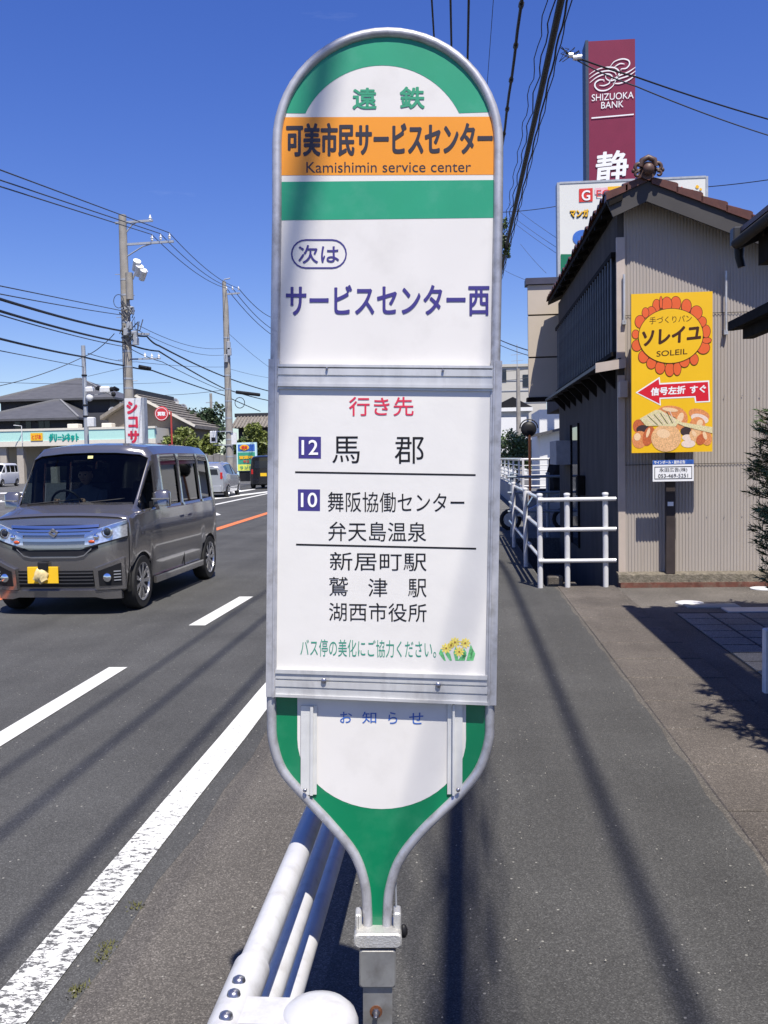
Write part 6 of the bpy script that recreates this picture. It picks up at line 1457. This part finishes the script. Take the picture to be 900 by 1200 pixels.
# ------------------------------------------------------------------ left background
# shop with mint fascia
SY = 78
def S(px, py, Y=SY): return at(px, py, Y)
x0, x1 = S(-60,510).x, S(181,510).x; zt0 = S(80,501.5).z; zb0 = S(60,522.5).z
shop = root('farm_shop', 'long low shop with mint green and cream fascia and dark porch', 'shop', (S(60,560).x, SY, 0))
M['mint'] = mat('mint_fascia', (.42,.68,.62), .5, var=.04); M['cream'] = mat('cream_trim', (.66,.62,.53), .6, var=.05); M['beige_w'] = mat('beige_wall', (.42,.38,.32), .8, var=.06)
h = zt0-zb0
mb = MB(); mb.box(x0,x1,SY,SY+.4,zb0+h*.3,zt0-h*.12); mb.build('fascia', M['mint'], shop)
for (za, zb) in ((zb0,zb0+h*.3),(zt0-h*.12,zt0)): mb = MB(); mb.box(x0,x1+.1,SY-.06,SY+.45,za,zb); mb.build('fascia_trim', M['cream'], shop)
mb = MB(); mb.box(x0,x1,SY+.4,SY+8,zb0+.1,zt0-.1); mb.build('roof_slab', M['cream'], shop)
mb = MB(); mb.box(x0,x1,SY+4,SY+4.3,0,zb0+.1); mb.build('rear_wall', M['beige_w'], shop)
for px in (2,22,61,100,140,178): x = S(px,540).x; mb = MB(); mb.box(x-.3,x+.3,SY+.3,SY+.8,0,zb0); mb.build('pillar', M['beige_w'], shop)
for pa, pb_ in ((24,59),(63,98),(102,138)): mb = MB(); mb.box(S(pa,540).x,S(pb_,540).x,SY+3.85,SY+3.98,.2,zb0-.5); mb.build('shop_window', M['glass_dark'], shop)
for (xa, xb, ya, yb, mm, nm) in ((36.5,50.5,507.5,516.5,M['sg_yel'],'yellow_plate'),): 
    mb = MB(); mb.box(S(xa,512).x,S(xb,512).x,SY-.12,SY-.07,S(40,yb).z,S(40,ya).z); mb.build(nm, mm, shop)
lettering('とぴあ', M['sg_red'], shop, lambda u, v: (S(38,512).x+(S(49,512).x-S(38,512).x)*u, SY-.13, S(40,515).z+(S(40,509.5).z-S(40,515).z)*v), .02)
lettering('グリーンネット', mat('teal_ink',(.0,.30,.24),.5,var=0), shop, lambda u, v: (S(57.5,512).x+(S(93,512).x-S(57.5,512).x)*u, SY-.1, S(75,517.5).z+(S(75,507.5).z-S(75,517.5).z)*v), .05)
for (xa, xb) in ((70,83),(111,123)): mb = MB(); mb.bbox(S(xa,500).x,S(xb,500).x,SY+1.5,SY+2.5,zt0-.1,zt0+.42,.05); tag(mb.build('air_conditioner', M['cream']), 'white air conditioner unit on the shop roof '+('left of' if xa < 90 else 'right of')+' the signal pole', 'air conditioner')
for px in (27,): q = S(px,498); mb = MB(); mb.tube([(q.x,SY-.3,zb0+.3),(q.x,SY-.3,zt0+.25),(q.x-.4,SY-.9,zt0+.3)], .04, 5); mb.build('sign_lamp', M['white'], shop)
# dark house with two hipped roofs
M['roof_dark'] = mat('slate_roof', (.085,.085,.09), .55, var=.15, scale=1.2, stretch=(1,1,6)); M['wall_dark'] = mat('charcoal_wall', (.028,.028,.032), .6, var=.1); M['hip'] = mat('hip_cap', (.2,.2,.2), .6, var=.1)
def hip(t, pxl, pxr, pye, apl, apr, pya, Y, depth, name='roof'):
    a, b = at(pxl,pye,Y), at(pxr,pye,Y); c, d = at(apl,pya,Y), at(apr,pya,Y); ze, zr = (a.z+b.z)/2, c.z
    k = Y/(Y+depth/2); c.x = c.x; mb = MB()
    vs = [(a.x,Y,ze),(b.x,Y,ze),(b.x,Y+depth,ze),(a.x,Y+depth,ze),(c.x,Y+depth*.5,zr),(d.x,Y+depth*.5,zr)]
    vs += [(x,y,ze-.22) for x,y,_ in vs[:4]]
    mb.add(vs, [(0,1,5,4),(1,2,5),(2,3,4,5),(3,0,4),(0,6,7,1),(1,7,8,2),(2,8,9,3),(3,9,6,0),(9,8,7,6)]); r = mb.build(name, M['roof_dark'], t, fix=True)
    for (p, q) in ((vs[0],vs[4]),(vs[1],vs[5]),(vs[4],vs[5])):
        mb = MB(); mb.bar(Vector(p)+Vector((0,0,.03)), Vector(q)+Vector((0,0,.03)), .22, .14); mb.build('hip_cap', M['hip'], r)
    return ze, a.x, b.x
dh = root('dark_hipped_house', 'charcoal two storey house with slate hipped roofs behind the farm shop', 'house', (at(60,500,98).x, 98, 0))
ze, xa, xb = hip(dh, -14, 134, 467, 62, 69, 438.5, 98, 12)
mb = MB(); mb.box(xa+.9,xb-.9,99,109,0,ze-.15); mb.build('wall', M['wall_dark'], dh)
ze2, xa2, xb2 = hip(dh, -40, 92, 490.5, 34, 41, 464.5, 92, 12, 'lower_roof')
mb = MB(); mb.box(xa2+.8,xb2-.6,93,99,0,ze2-.15); mb.build('lower_wall', M['wall_dark'], dh)
ze3, xa3, xb3 = (at(100,484,96).z, at(95,484,96).x, at(131,484,96).x)
mb = MB(); mb.box(xa3,xb3,96,98,0,ze3); mb.build('balcony', mat('balcony_grey',(.06,.06,.065),.6), dh)
for px in (20,33,48,55): q = at(px,497,92.9); mb = MB(); mb.box(q.x-.28,q.x+.28,92.95,93.0,q.z-.9,q.z+.35); mb.build('window', M['glass_dark'], dh)
q = at(132.5,482,90); ds = MB(); ds.lathe((q.x,90,q.z), [(.01,.0),(.3,-.05),(.42,-.14),(.44,-.14),(.3,.0),(.01,.05)], 18, 'y'); ds.v = [(x,y,z) for x,y,z in ds.v]; tag(ds.build('satellite_dish', M['white'], smooth=60), 'white satellite dish right of the charcoal house', 'satellite dish')
mb = MB(); mb.tube([(q.x,90.1,3),(q.x,90.1,q.z)], .05, 6); tag(mb.build('dish_mast', M['grey_metal']), 'thin mast holding the dish by the charcoal house', 'mast')
mh = root('middle_house', 'low grey house wall between charcoal house and white letter sign', 'house', (at(141,500,88).x, 88, 0))
a, b = at(128,486,88), at(160,470,88); mb = MB(); mb.box(a.x,b.x,88,94,0,a.z-.3); mb.build('wall', M['wall_dark'], mh)
mb = MB(); mb.prism([(a.x-.5,87.6,a.z),(b.x,87.6,a.z+1.6),(b.x,87.6,a.z+1.35),(a.x-.5,87.6,a.z-.3)], (0,7,0)); mb.build('roof', M['roof_dark'], mh, fix=True)
# grey tiled gable house
gh = root('tiled_gable_house', 'tan gable house with grey tiled roof behind the round red sign', 'house', (at(190,520,82).x, 82, 0))
M['tile_grey'] = mat('grey_roof_tile', (.20,.18,.155), .7, var=.25, scale=3); M['tan_w'] = mat('tan_wall', (.19,.165,.135), .8, var=.08)
A_, E1, E2 = at(160,462,82), at(231,498,82), at(120,488,82)
dpt = 11
mb = MB(); th = .32
mb.prism([(A_.x,81.4,A_.z),(E1.x,81.4,E1.z),(E1.x,81.4,E1.z-th),(A_.x,81.4,A_.z-th)], (0,dpt,0)); mb.build('roof', M['tile_grey'], gh, fix=True)
mb = MB(); mb.prism([(A_.x-.005,81.4,A_.z),(E2.x,81.4,E2.z),(E2.x,81.4,E2.z-th),(A_.x-.005,81.4,A_.z-th)], (0,dpt,0)); mb.build('roof', M['tile_grey'], gh, fix=True)
for k in range(9):
    t = (k+.5)/9; x = lerp(A_.x,E1.x,t) if False else A_.x+(E1.x-A_.x)*t; z = A_.z+(E1.z-A_.z)*t; mb = MB(); mb.tube([(x,81.3,z+.06),(x,81.3+dpt,z+.06)], .09, 6); mb.build('tile_course', M['tile_grey'], gh)
mb = MB(); mb.bar((A_.x,81.2,A_.z+.2),(A_.x,81.4+dpt,A_.z+.2),.4,.45); mb.build('ridge', M['wall_dark'], gh)
mb = MB(); mb.bar((A_.x+.1,81.3,A_.z-.15),(E1.x,81.3,E1.z-.12),.08,.22); mb.build('bargeboard', M['cream'], gh)
mb = MB(); mb.prism([(E2.x+.5,82.2,0),(E1.x-.7,82.2,0),(E1.x-.7,82.2,E1.z-.05),(A_.x,82.2,A_.z-.4),(E2.x+.5,82.2,E2.z-.05)], (0,9,0)); mb.build('wall', M['tan_w'], gh, fix=True)
mb = MB(); q = at(176,510,82.1); mb.box(q.x-.55,q.x+.5,82.12,82.18,q.z-.4,q.z+.75); mb.build('window', mat('pale_blue_glass',(.3,.42,.5),.2,var=.1), gh)
mb = MB(); mb.box(at(170,490,82).x,at(171.5,490,82).x,82.1,82.18,at(170,503,82).z,at(170,490,82).z); mb.build('downpipe', M['wall_dark'], gh)
for k, (px, py) in enumerate(((215,478),(205.5,471.5))):
    q = at(px,py,93); mb = MB(); mb.lathe((q.x,93,q.z), [(.01,-.02),(.25,-.06),(.4,-.15),(.42,-.15),(.28,.0),(.01,.05)], 16, 'y'); mb.tube([(q.x,93.05,q.z-1.8),(q.x,93.05,q.z)], .04, 5); tag(mb.build('satellite_dish', M['white'], smooth=60), ['lower right','upper left'][k]+' of the two white dishes over the grey tiled roof', 'satellite dish')
# far tiled roof behind the second pole
fh = root('far_tiled_house', 'long low house with brown grey tiled roof right of the second pole', 'house', (at(295,500,95).x, 95, 0))
a, b = at(270,500,95), at(350,484,95); zr = at(290,486,95).z; ze_ = at(290,501,95).z
mb = MB(); mb.prism([(a.x,95,ze_),(a.x,98,zr),(a.x,101,ze_)], (b.x-a.x,0,0)); mb.build('roof', M['tile_grey'], fh, fix=True)
mb = MB(); mb.bar((a.x-.2,98,zr+.1),(b.x,98,zr+.1),.5,.4); mb.build('ridge', M['wall_dark'], fh)
for k in range(20): x = a.x+(b.x-a.x)*(k+.5)/20; mb = MB(); mb.tube([(x,94.9,ze_+.05),(x,98,zr+.05)], .08, 5); mb.build('tile_course', M['tile_grey'], fh)
mb = MB(); mb.box(a.x+.6,b.x,96,100,0,ze_); mb.build('wall', M['wall_dark'], fh)
fw = root('grey_block_wall', 'low grey block wall behind the silver hatchback', 'wall', (at(258,550,66).x, 66, 0)); a, b = at(236,532,66), at(278,560,66)
for k in range(6): xa = a.x+(b.x-a.x)*k/6; mb = MB(); mb.bbox(xa+.01,xa+(b.x-a.x)/6-.01,66,66.2,0,a.z-.1*(k%2),.02); mb.build('wall_panel', mat('block_grey',(.2,.19,.18),.9,var=.2,scale=2) if k == 0 else bpy.data.materials['block_grey'], fw)

# white vertical letter sign
VY = 29.2; a, b = at(147,500,VY), at(166.5,500,VY); zt1, zb1 = at(156,466.5,VY).z, .9
vs_ = root('letter_sign', 'upright white sign with bold red katakana and grey side beside the first pole', 'sign', ((a.x+b.x)/2, VY, 0))
mb = MB(); mb.box(a.x,b.x,VY,VY+.28,zb1,zt1); mb.build('board', M['white'], vs_); mb = MB(); mb.box(b.x+.002,b.x+.09,VY-.01,VY+.3,zb1,zt1+.01); mb.build('side_frame', M['grey_metal'], vs_)
for x in (a.x+.1,b.x-.1): mb = MB(); mb.box(x-.04,x+.04,VY+.1,VY+.18,0,zb1); mb.build('leg', M['grey_metal'], vs_)
def VT(t, x0, x1, y0, y1, bold=.05): lettering(t, M['ink_red'], vs_, lambda u, v: (at(x0,500,VY).x+(at(x1,500,VY).x-at(x0,500,VY).x)*u, VY-.01, at(156,y1,VY).z+(at(156,y0,VY).z-at(156,y1,VY).z)*v), bold)
VT('シ',149,162,470,485); VT('コ',150.5,162,488,501.5); VT('サ',149.5,163,504.5,519.5); VT('イ',149.5,163,523,538)
# round red sign on red pole
RY = 44; q = at(189.5,485,RY); qp = at(200.5,500,RY)
rs_ = root('round_red_sign', 'round red shop sign with white lettering on a thin red pole', 'sign', (qp.x, RY, 0)); M['red_sign'] = mat('red_sign_face', (.55,.04,.05), .4, var=.05)
mb = MB(); mb.lathe((q.x,RY,q.z), [(.01,-.04),(.33,-.04),(.36,0),(.33,.05),(.01,.05)], 28, 'y'); mb.build('disc', M['red_sign'], rs_, smooth=30)
mb = MB(); n = 28
for r in (.31,.285): mb.v += [(q.x+r*math.cos(2*math.pi*k/n), RY-.045, q.z+r*math.sin(2*math.pi*k/n)) for k in range(n)]
mb.f = [(k,(k+1)%n,n+(k+1)%n,n+k) for k in range(n)]; mb.build('disc_rim', M['ink_white'], rs_)
lettering('買取', M['ink_white'], rs_, lambda u, v: (q.x-.2+.4*u, RY-.046, q.z-.1+.2*v), .05)
mb = MB(); mb.tube([(qp.x,RY+.05,0),(qp.x,RY+.05,q.z+.1),(q.x+.2,RY+.05,q.z+.12)], .045, 8); mb.build('pole', mat('red_pole',(.4,.05,.04),.5,var=.1), rs_)
# roadside advertising board
AY = 60; a, b = at(277.5,540,AY), at(301,540,AY)
ad = root('roadside_board', 'roadside board in pale blue frame with blue, green and yellow fields by the second pole', 'sign', ((a.x+b.x)/2, AY, 0))
def AP(px, py, off=0): return (at(px,540,AY).x, AY-off, at(288,py,AY).z)
def aq(x0,x1,y0,y1,m,nm,off=.02): mb = MB(); mb.add([AP(x0,y0,off),AP(x1,y0,off),AP(x1,y1,off),AP(x0,y1,off)], [(0,1,2,3)]); mb.build(nm, m, ad)
mb = MB(); mb.box(a.x,b.x,AY,AY+.2,at(288,552,AY).z,at(288,518.5,AY).z); mb.build('board', mat('pale_cyan',(.55,.78,.8),.4,var=.04), ad)
for x in (a.x+.06,b.x-.06): mb = MB(); mb.box(x-.06,x+.06,AY+.02,AY+.16,0,at(288,552,AY).z); mb.build('leg', bpy.data.materials['pale_cyan'], ad)
mb = MB(); mb.box(a.x+.15,b.x-.15,AY+.05,AY+.15,.25,at(288,552,AY).z); mb.build('lower_panel', M['black'], ad)
aq(279.3,299,520.8,528.5,M['sg_blue'],'blue_field'); aq(279,299,530,543.5,mat('board_green',(.05,.32,.2),.4,var=.05),'green_field'); aq(278.5,298.5,544.2,551.5,mat('board_yellow',(.72,.75,.12),.4,var=.05),'yellow_field')
mb = MB(); mb.add([AP(287+5.5*math.cos(k*math.pi/10), 524.3+3.4*math.sin(k*math.pi/10), .05) for k in range(20)], [tuple(range(20))]); mb.build('orange_oval', M['sg_yel'], ad)
lettering('焼肉', M['sg_red'], ad, lambda u, v: AP(283.5+7*u, 526.5-4.4*v, .07), .03)
lettering('営業中', M['sg_yel'], ad, lambda u, v: AP(280.5+17*u, 538-4*v, .05), .06); lettering('平日', M['sg_red'], ad, lambda u, v: AP(285+7*u, 542.5-3*v, .05), .04); lettering('ランチ', M['board_green'] if 'board_green' in M else bpy.data.materials['board_green'], ad, lambda u, v: AP(281+15*u, 549.5-3.5*v, .05), .04)

# trees on the left and far right
TG = 'trees behind the road on the left'
tree(228,72,'bushy yellow green tree behind the silver hatchback',4.7,2.3,9000,.16,M['leaf_yel'],seed=3,z0=.2,group=TG)
tree(212,70,'small round yellow green tree right of the red pole',4.5,1.7,4600,.15,M['leaf_yel'],seed=9,z0=.2,group=TG)
tree(243,90,'dark pine like tree rising behind the yellow green one',8.0,2.2,4200,.2,M['leaf_dark'],seed=5,z0=.25,group=TG)
tree(222,100,'distant dark round tree behind the tiled gable house',7.2,2.2,3200,.22,M['leaf_dark'],seed=15,z0=.25,group=TG)
tree(306,75,'bright leafy tree above the roadside board',4.9,2.1,8000,.16,M['leaf_yel'],seed=6,z0=.2,group=TG)
tree(283,82,'dark leafy tree between second pole and roadside board',4.4,1.6,3200,.17,M['leaf_mid'],seed=8,z0=.2,group=TG)
for k in range(5):
    tree([182,200,240,262,292][k],76,['low clipped bush left of the red pole','low bush right of the red pole','low dark bush behind the silver hatchback','low dark bush at the foot of the second pole','low bush behind the roadside board'][k],1.9,1.2,1600,.13,M['leaf_mid'],trunk=.05,z0=.05,seed=20+k,name='bush',cat='bush')
tree(606,46,'glossy leaved tree beyond the white multi rail fence',3.1,1.3,5200,.085,M['leaf_gloss'],trunk=.09,seed=31,z0=.2,name='tree')
tree(632,49,'dark tree beyond the mirror at the end of the sidewalk',3.0,1.1,3000,.1,M['leaf_mid'],trunk=.08,seed=33,z0=.2,name='tree')
# pale buildings straight ahead on the right
M['pale_conc'] = mat('pale_concrete', (.48,.46,.41), .8, var=.06, scale=.3); M['white_wall'] = mat('white_wall', (.72,.72,.7), .7, var=.03)
fb = root('pale_flat_block', 'tall pale flat roofed block in the distance between sign and beige house', 'building', (at(603,500,125).x, 125, 0)); a, b = at(560,431,125), at(640,431,125)
mb = MB(); mb.box(a.x,b.x,125,137,0,a.z); mb.build('wall', M['pale_conc'], fb)
mb = MB(); mb.box(a.x-.2,b.x+.2,124.8,137.2,a.z,a.z+.35); mb.build('parapet', M['pale_conc'], fb)
for py in (446,458,472): z = at(600,py,125).z; mb = MB(); mb.box(a.x,b.x,124.93,124.99,z-.05,z+.05); mb.build('joint_line', M['grey_metal'], fb)
for (px,py) in ((589,440),(617,446),(600,490)): q = at(px,py,124.9); mb = MB(); mb.box(q.x-.5,q.x+.5,124.9,124.98,q.z-.8,q.z+.8); mb.build('window', M['glass_dark'], fb)
lh = root('white_gabled_house', 'white house with black low gable roof beyond the tree at the sidewalk end', 'house', (at(600,520,80).x, 80, 0)); a, b = at(575,478,80), at(624,478,80); z1 = at(600,465,80).z
mb = MB(); mb.prism([(a.x,80,a.z),(at(601,470,80).x,80,z1),(b.x,80,a.z)], (0,9,0)); mb.build('roof', M['black'], lh, fix=True)
mb = MB(); mb.box(a.x+.2,b.x,79.8,88,at(600,482,80).z,a.z-.02); mb.build('eave_band', M['white_wall'], lh)
mb = MB(); mb.box(a.x+.5,b.x-.3,80.3,88,0,at(600,482,80).z); mb.build('wall', mat('grey_house_wall',(.35,.37,.4),.7,var=.05), lh)
mb = MB(); mb.box(a.x+.3,at(617,500,80).x,79.9,80.25,0,at(600,489,80).z); mb.build('porch_wall', M['white_wall'], lh)
wh_ = root('white_narrow_wall', 'bright narrow white wall with small grey roof beside the beige house', 'building', (at(637,500,36).x, 36, 0)); a, b = at(632,480,36), at(647,505,36)
mb = MB(); mb.box(a.x,b.x+3,36,40,0,a.z); mb.build('wall', M['white_wall'], wh_)
mb = MB(); mb.prism([(a.x-.4,35.6,at(630,510,36).z),(b.x+1,35.6,at(647,497,36).z),(b.x+1,35.6,at(647,500,36).z),(a.x-.4,35.6,at(630,513,36).z)], (0,1.5,0)); mb.build('roof', M['roof_dark'], wh_, fix=True)
# distant belt of trees closing the horizon
mb = MB(); rnd = random.Random(77)
for k in range(9000):
    x = rnd.uniform(-150,140); y = 175+rnd.uniform(0,14); hh = 3.2+1.6*math.sin(x*.11)+1.0*math.sin(x*.37+1); z = rnd.uniform(0, max(1.2,hh)); s = rnd.uniform(.35,.7)
    a = Vector((rnd.gauss(0,1),rnd.gauss(0,1),rnd.gauss(0,1))).normalized()*s; b = a.cross(Vector((rnd.gauss(0,1),rnd.gauss(0,1),rnd.gauss(0,1)))).normalized()*s
    p = Vector((x,y,z)); mb.add([p-a,p+b*.6,p+a,p-b*.6], [(0,1,2,3)])
mb.build('distant_woods', M['leaf_dark'], kind='stuff')
